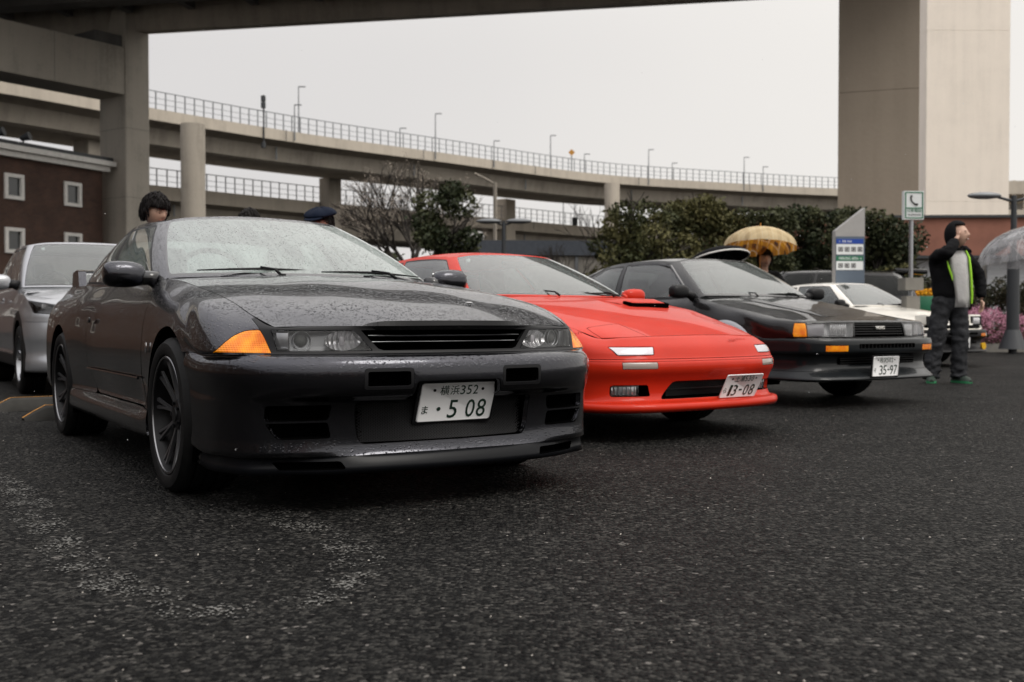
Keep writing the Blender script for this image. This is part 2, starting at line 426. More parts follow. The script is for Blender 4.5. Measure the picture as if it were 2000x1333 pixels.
def panel(name, VF, mat, parent, side=None, gap=.0018, flange=.014, out=None, vec=None, smooth=True, fdir=None):
    """make an object from a cut sheet. side: 'both' joins the mirrored half, -1 the mirrored half, +1 as is"""
    V, F = VF
    if not F: print('EMPTY PANEL', name); return None
    if side == 'both' and min(abs(p[1]) for p in V) > 1e-3:
        panel(name, VF, mat, parent, -1, gap, flange, out, vec, smooth, fdir); return panel(name, VF, mat, parent, 1, gap, flange, out, vec, smooth, fdir)
    bm = bmesh.new()
    def add(V, F):
        vs = [bm.verts.new(p) for p in V]
        for f in F:
            try: bm.faces.new([vs[i] for i in f])
            except ValueError: pass
    if side == 'both': add(V, F); add(*mirror_data(V, F)); bmesh.ops.remove_doubles(bm, verts=[v for v in bm.verts if abs(v.co.y) < 1e-4], dist=2e-4)
    elif side == -1: add(*mirror_data(V, F))
    else: add(V, F)
    bm.normal_update()
    # face outwards
    c0 = Vector(out) if out is not None else Vector((-1.3, 0, .55))
    s = sum(((f.calc_center_median() - c0).dot(f.normal)) * f.calc_area() for f in bm.faces)
    if s < 0: bmesh.ops.reverse_faces(bm, faces=bm.faces); bm.normal_update()
    for f in bm.faces: f.smooth = smooth
    cn = {}
    for v in bm.verts:
        k_ = NORMALS.get(nkey(v.co))
        if k_ is None or k_.length < .5: continue
        k_ = k_.normalized()
        if v.co.y < -1e-5: k_ = Vector((k_.x, -k_.y, k_.z))
        elif abs(v.co.y) <= 1e-5: k_ = Vector((k_.x, 0, k_.z)).normalized()
        if k_.dot(v.normal) < 0: k_ = -k_
        if k_.dot(v.normal) > .5: cn[v] = k_
    orig = set(bm.faces)
    if gap or flange:
        be = [e for e in bm.edges if len(e.link_faces) == 1]
        inw = {}
        for e in be:
            f = e.link_faces[0]; d = (e.verts[1].co - e.verts[0].co)
            if d.length < 1e-9: continue
            t = f.normal.cross(d).normalized()
            if (f.calc_center_median() - e.verts[0].co).dot(t) < 0: t.negate()
            for v in e.verts: inw.setdefault(v, Vector()); inw[v] += t * d.length
        nrm = {v: v.normal.copy() for v in inw}
        for v, t in inw.items():
            if t.length > 1e-9: v.co += t.normalized() * gap
        if flange:
            low = {v: bm.verts.new(v.co - (fdir(v.co) if fdir else nrm[v] * flange if vec is None else Vector(vec))) for v in inw}
            for e in be:
                if e.verts[0] not in low or e.verts[1] not in low: continue
                f = e.link_faces[0]
                # orient with the face loop
                for l in f.loops:
                    if l.edge == e: a, b = l.vert, l.link_loop_next.vert
                nf = bm.faces.new((b, a, low[a], low[b])); nf.smooth = True
                e.smooth = False
    if len(cn) > .5 * len(bm.verts) * .5:
        bm.normal_update(); bm.verts.index_update(); L = []
        for f in bm.faces:
            for l in f.loops: L.append(tuple(cn.get(l.vert, l.vert.normal) if f in orig else f.normal))
        o = from_bm(name, bm, mat, parent); o.data.normals_split_custom_set(L); return o
    return from_bm(name, bm, mat, parent)
def recess(name, VF, vec, mat, parent, side=None, back=True, shrink=1.0):
    """a well behind an opening: walls swept by vec and a floor"""
    V, F = VF
    if side == 'both' and F and min(abs(p[1]) for p in V) > 1e-3:
        recess(name, VF, vec, mat, parent, -1, back, shrink); return recess(name, VF, vec, mat, parent, 1, back, shrink)
    if not F: print('EMPTY RECESS', name); return None
    bm = bmesh.new(); 
    def add(V, F, vec):
        vs = [bm.verts.new(p) for p in V]; c = sum((v.co for v in vs), Vector()) / len(vs)
        lo = [bm.verts.new(Vector(c + (v.co - c) * shrink) + Vector(vec)) for v in vs]
        cnt = {}
        for f in F:
            for i in range(len(f)):
                a, b = f[i], f[(i + 1) % len(f)]; cnt.setdefault((min(a, b), max(a, b)), []).append((a, b))
            if back: bm.faces.new([lo[i] for i in f])
        for k, l in cnt.items():
            if len(l) == 1:
                a, b = l[0]
                if abs(V[a][1]) < 1e-4 and abs(V[b][1]) < 1e-4: continue
                try: bm.faces.new((vs[b], vs[a], lo[a], lo[b]))
                except ValueError: pass
        for v in vs:
            if not v.link_faces: bm.verts.remove(v)
    if side in (None, 1, 'both'): add(V, F, vec)
    if side in (-1, 'both'): Vm, Fm = mirror_data(V, F); add(Vm, Fm, (vec[0], -vec[1], vec[2]))
    return from_bm(name, bm, mat, parent)
def rpoly(pts, r=.01, n=4):
    """outline with rounded corners"""
    out = []; k = len(pts)
    rr = r if isinstance(r, (list, tuple)) else [r] * k
    for i in range(k):
        p = Vector(pts[i]); a = Vector(pts[i - 1]); b = Vector(pts[(i + 1) % k])
        da, db = (a - p), (b - p); L = min(rr[i], da.length * .45, db.length * .45)
        if L < 1e-6: out.append(tuple(p)); continue
        p0 = p + da.normalized() * L; p1 = p + db.normalized() * L
        for j in range(n + 1):
            t = j / n; q = p0 * (1 - t) ** 2 + p * 2 * t * (1 - t) + p1 * t * t; out.append(tuple(q))
    return out
def circle(cx, cz, r, n=48): return [(cx + r * cos(2 * pi * i / n), cz + r * sin(2 * pi * i / n)) for i in range(n)]
def resample(pts, n):
    pts = [Vector(p) for p in pts]; L = [0]
    for a, b in zip(pts, pts[1:]): L.append(L[-1] + (b - a).length)
    out = []
    for i in range(n):
        t = L[-1] * i / (n - 1); k = 0
        while k < len(L) - 2 and L[k + 1] < t: k += 1
        f = (t - L[k]) / max(L[k + 1] - L[k], 1e-9); out.append(pts[k].lerp(pts[k + 1], f))
    return out

# ------------------------------------------------------------------ lettering
_glyph = {}
def text_mesh(body, size=1.0, extrude=.0006):
    cu = bpy.data.curves.new('t', 'FONT'); cu.body = body; cu.size = size; cu.extrude = extrude; cu.align_x = 'CENTER'; cu.align_y = 'CENTER'
    cu.resolution_u = 3
    o = bpy.data.objects.new('t', cu); COL.objects.link(o)
    dg = bpy.context.evaluated_depsgraph_get(); me = bpy.data.meshes.new_from_object(o.evaluated_get(dg))
    bpy.data.objects.remove(o); bpy.data.curves.remove(cu); return me
def lettering(name, body, w, h, mtx, mat, parent, extrude=.0008, shear=0.0, bold=0.0):
    """flat lettering stretched to w x h; mtx takes (x right, y up, z out) to the parent's space"""
    me = text_mesh(body, 1.0, extrude)
    if len(me.vertices) == 0: return None
    co = np.array([v.co[:] for v in me.vertices]); mn, mxx = co.min(0), co.max(0)
    c = (mn + mxx) / 2; s = mxx - mn
    for v in me.vertices:
        x = (v.co.x - c[0]) / s[0] * w; y = (v.co.y - c[1]) / s[1] * h
        v.co = mtx @ Vector((x + shear * y, y, v.co.z))
    me.name = name; me.materials.clear(); return mesh_obj(name, me, parent, mat)
# ------------------------------------------------------------------ setting
m, n, b = newmat('asphalt')
v = objco(n)
vo = N(n, 'TexVoronoi'); vo.inputs['Scale'].default_value = 80; n.links.new(v, vo.inputs['Vector'])
vo2 = N(n, 'TexVoronoi'); vo2.inputs['Scale'].default_value = 38; n.links.new(v, vo2.inputs['Vector'])
sp = N(n, 'SeparateXYZ'); n.links.new(vo.outputs['Color'], sp.inputs[0])
sp2 = N(n, 'SeparateXYZ'); n.links.new(vo2.outputs['Color'], sp2.inputs[0])
big = noise(n, v, .35, 5, .6); mid = noise(n, v, 2.2, 5, .6)
base = ramp(n, sp.outputs[0], [(.0, (.006, .006, .0065)), (.5, (.022, .022, .0215)), (.85, (.070, .068, .063)), (.985, (.11, .105, .096)), (1.0, (.30, .28, .26))])
mx_ = N(n, 'MixRGB', blend_type='MULTIPLY'); mx_.inputs[0].default_value = 1
n.links.new(base, mx_.inputs[1]); n.links.new(ramp(n, math_(n, 'MULTIPLY_ADD', big, .5, math_(n, 'MULTIPLY', mid, .5)), [(.3, .30), (.68, .68)]), mx_.inputs[2])
n.links.new(mx_.outputs[0], b.inputs['Base Color'])
n.links.new(ramp(n, big, [(.35, .45), (.62, .65)]), b.inputs['Roughness']); b.inputs['Specular IOR Level'].default_value = .05
hh = math_(n, 'SUBTRACT', 1.0, vo.outputs['Distance'])
hh = math_(n, 'MULTIPLY_ADD', sp.outputs[1], .9, hh)
hh = math_(n, 'ADD', hh, math_(n, 'MULTIPLY', vo2.outputs['Distance'], -1.0))
n.links.new(bump(n, hh, 1.0, .011), b.inputs['Normal'])
bm = bmesh.new()
xs = [-900, -120, -40, -12, 12, 40, 120, 900]; ys = [-300, -20, -2, 12, 40, 120, 400, 1600]
vv = [[bm.verts.new((x, y, 0)) for x in xs] for y in ys]
for i in range(7):
    for j in range(7): bm.faces.new((vv[i][j], vv[i][j+1], vv[i+1][j+1], vv[i+1][j]))
struct(from_bm('ground', bm, 'asphalt'))
# worn road paint: only flecks of it are left
m, n, b = newmat('worn_paint'); out = n.nodes['Material Output']
b.inputs['Base Color'].default_value = (.12, .117, .108, 1); b.inputs['Roughness'].default_value = .6
v = objco(n); vo = N(n, 'TexVoronoi'); vo.inputs['Scale'].default_value = 130; n.links.new(v, vo.inputs['Vector'])
sp = N(n, 'SeparateXYZ'); n.links.new(vo.outputs['Color'], sp.inputs[0])
att = N(n, 'Attribute'); att.attribute_name = 'edge'
cl = noise(n, v, 6, 5, .7)
mk = math_(n, 'ADD', math_(n, 'MULTIPLY', sp.outputs[2], .6), math_(n, 'MULTIPLY', cl, .9))
mk = math_(n, 'ADD', mk, math_(n, 'MULTIPLY', math_(n, 'SUBTRACT', att.outputs['Fac'], 1.0), .5))
mk = math_(n, 'GREATER_THAN', mk, .965)
tr = N(n, 'BsdfTransparent'); ms = N(n, 'MixShader'); n.links.new(mk, ms.inputs[0]); n.links.new(tr.outputs[0], ms.inputs[1]); n.links.new(b.outputs[0], ms.inputs[2]); n.links.new(ms.outputs[0], out.inputs[0])
def strip(name, pts, w, mat, z=.004):
    pts = resample([(p[0], p[1], z) for p in pts], 60); bm = bmesh.new(); lay = bm.verts.layers.float.new('edge'); rows = []
    for i, p in enumerate(pts):
        t = (pts[min(i+1, 59)] - pts[max(i-1, 0)]).normalized(); nn = Vector((-t.y, t.x, 0)); r = []
        for k, e in ((-1, 0), (-.5, .9), (0, 1), (.5, .9), (1, 0)):
            q = bm.verts.new(p + nn * w * k); q[lay] = e; r.append(q)
        rows.append(r)
    for a, c in zip(rows, rows[1:]):
        for k in range(4): bm.faces.new((a[k], a[k+1], c[k+1], c[k]))
    return struct(from_bm(name, bm, mat))
strip('worn_bay_line', [(-3.2, 5.95), (-2.10, 4.54), (-1.65, 3.76), (-1.30, 3.20), (-1.02, 2.84), (-.86, 2.70), (-.73, 2.65), (-.58, 2.72), (-.48, 2.86), (-.44, 3.06), (-.50, 3.38), (-.70, 3.70), (-.93, 4.06), (-1.27, 4.6), (-1.75, 5.3)], .15, 'worn_paint')
for a, c, w in (((-9, 8.6), (-3.9, 8.3), .07), ((6.2, 23.0), (16, 22.2), .08), ((-3.4, 6.7), (-5.4, 6.9), .05)):
    strip('painted_line', [a, c], w, 'worn_paint')
# pale grit scattered on the asphalt
bm = bmesh.new()
for i in range(260):
    y = 1.6 + 9 * random.random() ** 1.5; x = random.uniform(-.55, .6) * y; r = random.uniform(.0010, .0032)
    bmesh.ops.create_cube(bm, size=1, matrix=Matrix.Translation((x, y, r * .3)) @ Euler((random.random(), random.random(), random.random() * 6)).to_matrix().to_4x4() @ Matrix.Diagonal((r * 2, r * 1.6, r, 1)))
basic('grit', (.40, .37, .33), .8, var=.5, vscale=3)
tag(from_bm('grit', bm, 'grit'), 'pale grit and flecks scattered over the dark asphalt', 'grit', kind='stuff')

def concrete(name, col, var=.16, streak=.35):
    m, n, b = newmat(name); b.inputs['Roughness'].default_value = .85; b.inputs['Specular IOR Level'].default_value = .25
    v = objco(n); a = noise(n, v, .5, 6, .6); s = noise(n, objco(n, (1.2, 1.2, .08)), 1.5, 5, .65); c = noise(n, v, 9, 4)
    f = math_(n, 'ADD', math_(n, 'MULTIPLY', a, .4), math_(n, 'ADD', math_(n, 'MULTIPLY', s, .45), math_(n, 'MULTIPLY', c, .15)))
    lo = tuple(x * (1 - streak) for x in col); hi = tuple(min(1, x * (1 + var)) for x in col)
    n.links.new(ramp(n, f, [(.34, lo), (.5, col), (.66, hi)]), b.inputs['Base Color']); n.links.new(bump(n, c, .3, .02), b.inputs['Normal']); return m
concrete('concrete', (.40, .36, .305)); concrete('concrete_warm', (.52, .465, .39), .10, .22); concrete('concrete_dark_shaded', (.37, .31, .245), .06, .12); concrete('pier_pale_lit', (.92, .83, .72), .05, .10); concrete('concrete_pale', (.47, .43, .37), .10, .35)  # the two big-pier tones hold deck shade and skylight in their colour
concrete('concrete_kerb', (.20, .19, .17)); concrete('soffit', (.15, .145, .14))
basic('steel_grey', (.22, .23, .24), .5, metal=.3); basic('dark_steel', (.035, .038, .042), .5)
basic('roof_grey', (.10, .115, .14), .5, var=.15); basic('beige_wall', (.40, .37, .32), .8, var=.12, vscale=1.2)
basic('window_dark', (.035, .04, .04), .15, coat=.5); basic('trim_white', (.80, .78, .74), .6, var=.08)
m, n, b = newmat('brick'); b.inputs['Roughness'].default_value = .85
br = N(n, 'TexBrick'); br.inputs['Scale'].default_value = 1.0; br.inputs['Brick Width'].default_value = .24; br.inputs['Row Height'].default_value = .075; br.inputs['Mortar Size'].default_value = .010
br.inputs['Color1'].default_value = (.085, .036, .022, 1); br.inputs['Color2'].default_value = (.055, .024, .016, 1); br.inputs['Mortar'].default_value = (.10, .075, .06, 1)
t = N(n, 'UVMap'); n.links.new(t.outputs[0], br.inputs['Vector'])
v = objco(n); mxb = N(n, 'MixRGB', blend_type='MULTIPLY'); mxb.inputs[0].default_value = 1; n.links.new(br.outputs[0], mxb.inputs[1]); n.links.new(ramp(n, noise(n, v, 1.2, 5), [(.3, .75), (.7, 1.2)]), mxb.inputs[2]); n.links.new(mxb.outputs[0], b.inputs['Base Color'])
n.links.new(bump(n, br.outputs['Fac'], -.6, .01), b.inputs['Normal'])
basic('brick_red', (.26, .11, .075), .85, var=.18, vscale=1.5); basic('shutter', (.52, .53, .55), .5)

def wall_quad(bm, uvl, p, q, z0, z1):
    L = (Vector(q) - Vector(p)).length; vs = [bm.verts.new((p[0], p[1], z0)), bm.verts.new((q[0], q[1], z0)), bm.verts.new((q[0], q[1], z1)), bm.verts.new((p[0], p[1], z1))]
    f = bm.faces.new(vs)
    for l, uv in zip(f.loops, ((0, z0), (L, z0), (L, z1), (0, z1))): l[uvl].uv = uv
# --- brick building at the left
bb = empty('brick_building', (-19, 50, 0), atan2(-.9, -.43), 'dark red brick building with a pale cornice and white framed windows at the left edge', 'building')
# local x runs along the visible wall towards the camera side, local y to the left-behind; local -y faces the car park
def yl(t): return t
bm = bmesh.new(); uvl = bm.loops.layers.uv.new('UVMap'); H = 7.55; L = 22; D = -12
holes = [(t - .48, t + .48, z - .54, z + .54) for t in (1.75, 4.85, 7.95, 11.05, 14.15) for z in (6.32, 4.05, 1.8)]
xs_ = sorted({0, L} | {a for h in holes for a in h[:2]}); zs_ = sorted({0, H} | {a for h in holes for a in h[2:]})
for x0, x1 in zip(xs_, xs_[1:]):
    for z0, z1 in zip(zs_, zs_[1:]):
        cx, cz = (x0 + x1) / 2, (z0 + z1) / 2
        if any(h[0] < cx < h[1] and h[2] < cz < h[3] for h in holes): continue
        vs = [bm.verts.new(p) for p in ((x0, 0, z0), (x1, 0, z0), (x1, 0, z1), (x0, 0, z1))]; f = bm.faces.new(vs)
        for l, uv in zip(f.loops, ((x0, z0), (x1, z0), (x1, z1), (x0, z1))): l[uvl].uv = uv
wall_quad(bm, uvl, (0, D), (0, 0), 0, H); wall_quad(bm, uvl, (L, 0), (L, D), 0, H); wall_quad(bm, uvl, (L, D), (0, D), 0, H)
bmesh.ops.remove_doubles(bm, verts=bm.verts, dist=1e-4)
from_bm('wall', bm, 'brick', bb)
bm = bmesh.new(); bm_box(bm, (L / 2, D / 2, H + .12), (L + .5, -D + .5, .24)); bm_box(bm, (L / 2, D / 2, H + .36), (L + .9, -D + .9, .22)); cn = from_bm('cornice', bm, 'trim_white', bb)
box_obj('roof', (L / 2, D / 2, H + .56), (L + .7, -D + .7, .18), 'dark_steel', bb)
for h in holes:
    cx, cz = (h[0] + h[1]) / 2, (h[2] + h[3]) / 2
    bm = bmesh.new(); f = .15
    for s in (-1, 1):
        bm_box(bm, (cx + s * (.48 - f / 2), .01, cz), (f, .16, 1.08)); bm_box(bm, (cx, .012, cz + s * (.54 - f / 2)), (.96 - 2 * f, .15, f))
    w_ = from_bm('window', bm, 'trim_white', bb); box_obj('pane', (cx, -.05, cz), (.66, .02, .78), 'window_dark', w_)
for t in (4.0, 5.3):
    fl = empty('roof_floodlight', (0, 0, 0), 0); fl.parent = None
    p = bb.matrix_basis @ Vector((t, -.4, H + .65)); fl.location = (p.x, p.y, p.z); tag(fl, 'small black floodlight on the brick building roof, ' + ('the left one of the two' if t > 4.5 else 'the right one of the two'), 'floodlight', 'floodlights on the brick building roof')
    tube_obj('bracket', [(0, 0, 0), (0, 0, .3)], .04, 'dark_steel', fl); bm = bmesh.new(); bm_cyl(bm, (-.12, 0, .3), (.28, 0, .42), .10, .2, 12); from_bm('lamp_head', bm, 'dark_steel', fl, angle=40)
# blue site panel beside the big pier
fp = empty('blue_panel', (-20.0, 55.5, 0), 0, 'bright blue panel fence between the brick building and the concrete pier', 'fence')
basic('blue_panel', (.01, .085, .30), .5, var=.1)
for i in range(2): box_obj('panel', (i * 1.25 - .5, 0, 2.8), (1.22, .06, 5.5), 'blue_panel', fp)
box_obj('sticker', (.1, -.04, 3.9), (.12, .02, 1.6), 'trim_white', fp)

# --- overhead expressway deck and its portal frame
def sweep(name, path, sec, mat, parent=None, n=None):
    """sweep a closed section (offset to the right of travel, z) along a plan path of (x, y, z)"""
    pts = [Vector(p) for p in path]
    if n: pts = [Vector(p) for p in dense(np.array([[tuple(p)] for p in pts]), [n] * (len(pts) - 1))[:, 0]]
    bm = bmesh.new(); rr = []
    for i, p in enumerate(pts):
        t = pts[min(i+1, len(pts)-1)] - pts[max(i-1, 0)]; t.z = 0; t.normalize(); nn = Vector((t.y, -t.x, 0))
        rr.append([bm.verts.new(p + nn * o + Vector((0, 0, z))) for o, z in sec])
    k = len(sec)
    for a, c in zip(rr, rr[1:]):
        for i in range(k): bm.faces.new((a[i], a[(i+1) % k], c[(i+1) % k], c[i]))
    bm.faces.new(rr[0][::-1]); bm.faces.new(rr[-1]); bmesh.ops.recalc_face_normals(bm, faces=bm.faces)
    o = from_bm(name, bm, mat, parent); return o, pts
ov = empty('overhead_expressway', (0, 0, 0), 0, 'dark underside of the elevated expressway crossing the top left of the picture', 'bridge')
e0, e1 = Vector((-17.2, 51)), Vector((8.1, 46)); u = (e1 - e0).normalized(); a = e0 - u * 45; c = e1 + u * 9.5
pa = [(a.x, a.y, 14.15), (c.x, c.y, 14.15)]      # the section's +o side is towards the camera
sweep('edge_beam', pa, [(-.3, .55), (.0, 0), (.55, 0), (.7, .95), (.7, 1.5), (-.3, 1.5)], 'concrete', ov)
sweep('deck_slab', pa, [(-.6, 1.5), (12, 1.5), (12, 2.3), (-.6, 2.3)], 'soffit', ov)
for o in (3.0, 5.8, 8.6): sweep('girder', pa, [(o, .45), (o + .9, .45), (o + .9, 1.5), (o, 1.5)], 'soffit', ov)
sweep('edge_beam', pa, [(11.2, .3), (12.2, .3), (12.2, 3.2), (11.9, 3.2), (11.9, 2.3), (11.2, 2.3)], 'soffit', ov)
sweep('parapet', pa, [(-.6, 2.3), (-.35, 2.3), (-.35, 3.3), (-.6, 3.3)], 'concrete', ov)
for i in range(26):
    p = a.lerp(c, (i + .5) / 26); q = Vector((u.y, -u.x)) 
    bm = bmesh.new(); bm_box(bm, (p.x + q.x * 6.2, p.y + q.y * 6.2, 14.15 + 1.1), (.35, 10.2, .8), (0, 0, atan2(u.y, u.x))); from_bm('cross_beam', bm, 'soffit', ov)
    bm = bmesh.new(); pp = p + q * 2.2
    bm_box(bm, (pp.x, pp.y, 14.15 + 1.38), (.12, .5, .22), (0, 0, atan2(u.y, u.x))); from_bm('pipe_bracket', bm, 'dark_steel', ov)
tube_obj('drain_pipe', [(a.x + u.y * 2.1, a.y - u.x * 2.1, 15.25), (c.x + u.y * 2.1, c.y - u.x * 2.1, 15.25)], .12, 'dark_steel', ov)
pf = empty('portal_pier', (-17.9, 50, 0), atan2(-.81, -.58), 'square concrete portal pier with a heavy crossbeam at the upper left', 'pier')
# local x runs from the column along the beam towards the camera (-.58,-.81); local +y = (.81,-.58) is the lit side
# visible corner is at the local origin; the column body lies on -x and -y of it
bm = bmesh.new(); bm_box(bm, (-.65, -1.02, 7.6), (1.3, 2.04, 15.2), bev=.05); from_bm('column', bm, 'concrete_pale', pf)
bm = bmesh.new(); bm_box(bm, (15, -1.03, 12.2), (30, 1.98, 2.2), bev=.04)
from_bm('crossbeam', bm, 'concrete_pale', pf)
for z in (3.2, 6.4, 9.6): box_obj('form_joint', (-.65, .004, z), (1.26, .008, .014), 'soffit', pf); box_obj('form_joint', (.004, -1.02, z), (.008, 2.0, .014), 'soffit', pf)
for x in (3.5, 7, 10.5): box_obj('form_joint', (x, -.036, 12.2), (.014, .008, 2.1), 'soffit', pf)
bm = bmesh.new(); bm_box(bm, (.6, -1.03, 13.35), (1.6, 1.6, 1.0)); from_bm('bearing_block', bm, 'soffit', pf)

def viaduct(name, path, label, sec_par, sec_gir, zr, spacing, lamps=()):
    r = empty(name, (0, 0, 0), 0, label, 'viaduct'); 
    o, pts = sweep('deck', path, sec_gir, 'concrete', r, n=8)
    sweep('parapet', path, sec_par, 'concrete_warm', r, n=8)
    # railing
    L = [0]
    for p, q in zip(pts, pts[1:]): L.append(L[-1] + (q - p).length)
    N_ = min(290, int(L[-1] / spacing)); rp = resample(pts, N_ + 1)
    bm = bmesh.new(); bm_box(bm, (0, 0, zr / 2), (.07, .07, zr)); me = bpy.data.meshes.new('railing_post'); bm.to_mesh(me); bm.free(); me.materials.append(M['steel_grey'])
    off = sec_par[0][0] + .12
    rail = []
    for i, p in enumerate(rp):
        t = rp[min(i+1, N_)] - rp[max(i-1, 0)]; t.z = 0; t.normalize(); nn = Vector((t.y, -t.x, 0)); q = p + nn * off; rail.append(q)
        po = bpy.data.objects.new('railing_post', me); po.location = q; link(po, r)
    for k, z in enumerate((zr, zr * .62, zr * .3)):
        tube_obj('rail', [q + Vector((0, 0, z)) for q in rail], .035 if k == 0 else .018, 'steel_grey', r, 5)
    ej = resample(rail, max(3, int(L[-1] / 11)))
    for q in ej[1:-1]:
        k_ = min(range(len(rail)), key=lambda i: (rail[i] - q).length); t = rail[min(k_+1, len(rail)-1)] - rail[max(k_-1, 0)]; a_ = atan2(t.y, t.x); nn = Vector((sin(a_), -cos(a_), 0))
        bm = bmesh.new(); bm_box(bm, q + nn * .265 + Vector((0, 0, -.35)), (.06, .03, .76), (0, 0, a_)); from_bm('expansion_joint', bm, 'soffit', r)
        bm = bmesh.new(); p_ = q - nn * .93 + Vector((0, 0, -1.5)); bm_cyl(bm, p_ + Vector((0, 0, .45)), p_ - Vector((0, 0, .45)), .07, n=8); from_bm('drain_pipe', bm, 'steel_grey', r)
    return r, rail
# upper ramp; +o side of the section faces the camera (travel is left to right)
zA = 14.0
pA = [(-60, 32, zA), (-40, 47, zA), (-28.6, 60, zA), (-22.9, 68, zA), (-15.4, 77, zA), (-6.1, 86, zA), (8.5, 99.5, zA), (20, 105, zA), (33, 110, zA), (53, 113.5, zA), (85, 112, zA)]
va, railA = viaduct('curved_viaduct', pA, 'upper curved concrete viaduct with thin railing sweeping away to the right', [(0, -.72), (.14, -.72), (.14, .02), (-.14, .02), (-.14, -.3)], [(0, -.75), (-.5, -.85), (-1.0, -.98), (-1.2, -2.0), (-1.5, -2.15), (-5.4, -2.15), (-5.8, -2.0), (-6.0, -.98), (-7, -.75), (-7, -.3), (0, -.3)], 1.12, .72)
zB = 10.0
pB = [(-70, 20, zB), (-45, 50, zB), (-33, 66, zB), (-25, 75, zB), (-16.2, 85, zB), (-3.2, 98, zB), (10.3, 111, zB), (26, 122, zB), (50, 132, zB), (90, 140, zB)]
vb, railB = viaduct('lower_viaduct', pB, 'lower concrete viaduct seen under the curved one, with a mesh railing', [(0, -.95), (.14, -.95), (.14, .02), (-.14, .02), (-.14, -.5)], [(0, -.9), (-1.0, -1.15), (-1.2, -2.5), (-1.6, -2.65), (-6.2, -2.65), (-6.8, -2.5), (-7.2, -1.2), (-8.5, -.9), (-8.5, -.5), (0, -.5)], 1.2, .8)
def px(x, d): return (x - 1000) / 2100 * d
def round_pier(x, d, r, ztop, label, mat='concrete'):
    t = empty('round_pier', (px(x, d), d, 0), 0, label, 'pier'); bm = bmesh.new(); bm_cyl(bm, (0, 0, 0), (0, 0, ztop), r, n=40); from_bm('column', bm, mat, t, angle=40)
    
round_pier(379, 63.5, .70, 12.16, 'round grey concrete column in front of the curved viaduct, left of centre')
round_pier(1195, 97, .68, 12.9, 'round pale concrete column under the far right end of the curved viaduct', 'concrete_warm')
def rect_pier(x, d, w, dd, ztop, label, rz=0.0, mat='concrete', name='square_pier'):
    t = empty(name, (px(x, d), d, 0), rz, label, 'pier'); bm = bmesh.new(); bm_box(bm, (0, 0, ztop / 2), (w, dd, ztop), bev=.04); from_bm('column', bm, mat, t)
    return t
rect_pier(646, 86, 1.1, 1.4, 11.9, 'dark square pier under the viaducts, above the man in the flat cap', -.6)
rect_pier(988, 101, 1.2, 1.5, 11.9, 'square pier under the curved viaduct near the middle of the picture', -.6, 'concrete_warm')
rect_pier(185, 68, 1.6, 1.8, 11.9, 'square pier partly hidden behind the big portal pier', -.6)
rect_pier(1530, 112, 1.4, 1.6, 11.9, 'far pale pier showing just above the hedge trees', -.2, 'concrete_warm')
# the two huge piers on the right
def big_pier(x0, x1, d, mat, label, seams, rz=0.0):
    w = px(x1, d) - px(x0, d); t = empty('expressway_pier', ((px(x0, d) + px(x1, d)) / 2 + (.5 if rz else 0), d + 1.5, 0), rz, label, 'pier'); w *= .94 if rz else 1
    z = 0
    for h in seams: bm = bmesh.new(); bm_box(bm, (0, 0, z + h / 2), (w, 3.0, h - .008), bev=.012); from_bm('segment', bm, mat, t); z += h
big_pier(1633, 1792, 40, 'concrete_dark_shaded', 'tall expressway pier behind the trees on the right, its colour darkened for deck shade', [9.2, 4.6, 8.2], R(-18.5))  # shade of the overhead deck is mixed into this pier's colour
big_pier(1806, 1968, 76, 'pier_pale_lit', 'tall beige expressway pier, its colour lightened for skylight, right of the dark one', [9.0, 12.0, 14.0])  # open skylight is mixed into this pier's colour
# far buildings right
bt = empty('parking_building', (px(1990, 90), 90, 0), 0, 'pale multi-storey building at the right edge behind the street lamp', 'building')
for k in range(4): box_obj('floor_slab', (0, 4, 4.5 + k * 2.4), (7, 8, 1.1), 'concrete_warm', bt)
for k in range(8): box_obj('column', (-3.2 + k * .92, .2, 6.3), (.25, .25, 12), 'concrete_warm', bt)
# --- low brick building with shutters
lb = empty('shutter_building', (px(1790, 33), 33, 0), R(-2), 'low building with a terracotta brick band over pale roller shutters at the right', 'building')
box_obj('brick_band', (2.5, 2, 3.25), (17, 4, 1.15), 'brick_red', lb); box_obj('roof', (2.5, 2, 3.86), (17.2, 4.2, .08), 'dark_steel', lb)
box_obj('wall', (2.5, 2.3, 1.33), (16.8, 3.8, 2.66), 'beige_wall', lb); box_obj('eave', (2.5, -.02, 2.62), (17, .3, .08), 'dark_steel', lb)
for i in range(6):
    sh = box_obj('shutter', (-4.6 + i * 2.7, .36, 1.3), (2.5, .05, 2.5), 'shutter', lb)
    for k in range(18):
        bm = bmesh.new(); bm_box(bm, (-4.6 + i * 2.7, .325, .12 + k * .138), (2.5, .022, .115)); from_bm('slat', bm, 'shutter', sh)
# --- grey roofed low building in the middle
gb = empty('low_building', (px(1050, 45), 45, 0), R(3), 'low beige building with a dark grey-blue roof edge behind the red car', 'building')
box_obj('roof', (0, 3, 3.7), (7.4, 6, .62), 'roof_grey', gb); box_obj('wall', (0, 3.1, 1.7), (7.0, 5.6, 3.38), 'beige_wall', gb)
for i in range(5): box_obj('downpipe', (-3.2 + i * 1.62, .24, 1.8), (.14, .12, 3.2), 'steel_grey', gb)
box_obj('roof_hood', (-2.9, 2.5, 4.25), (1.4, 3, .45), 'trim_white', gb, bev=.2)


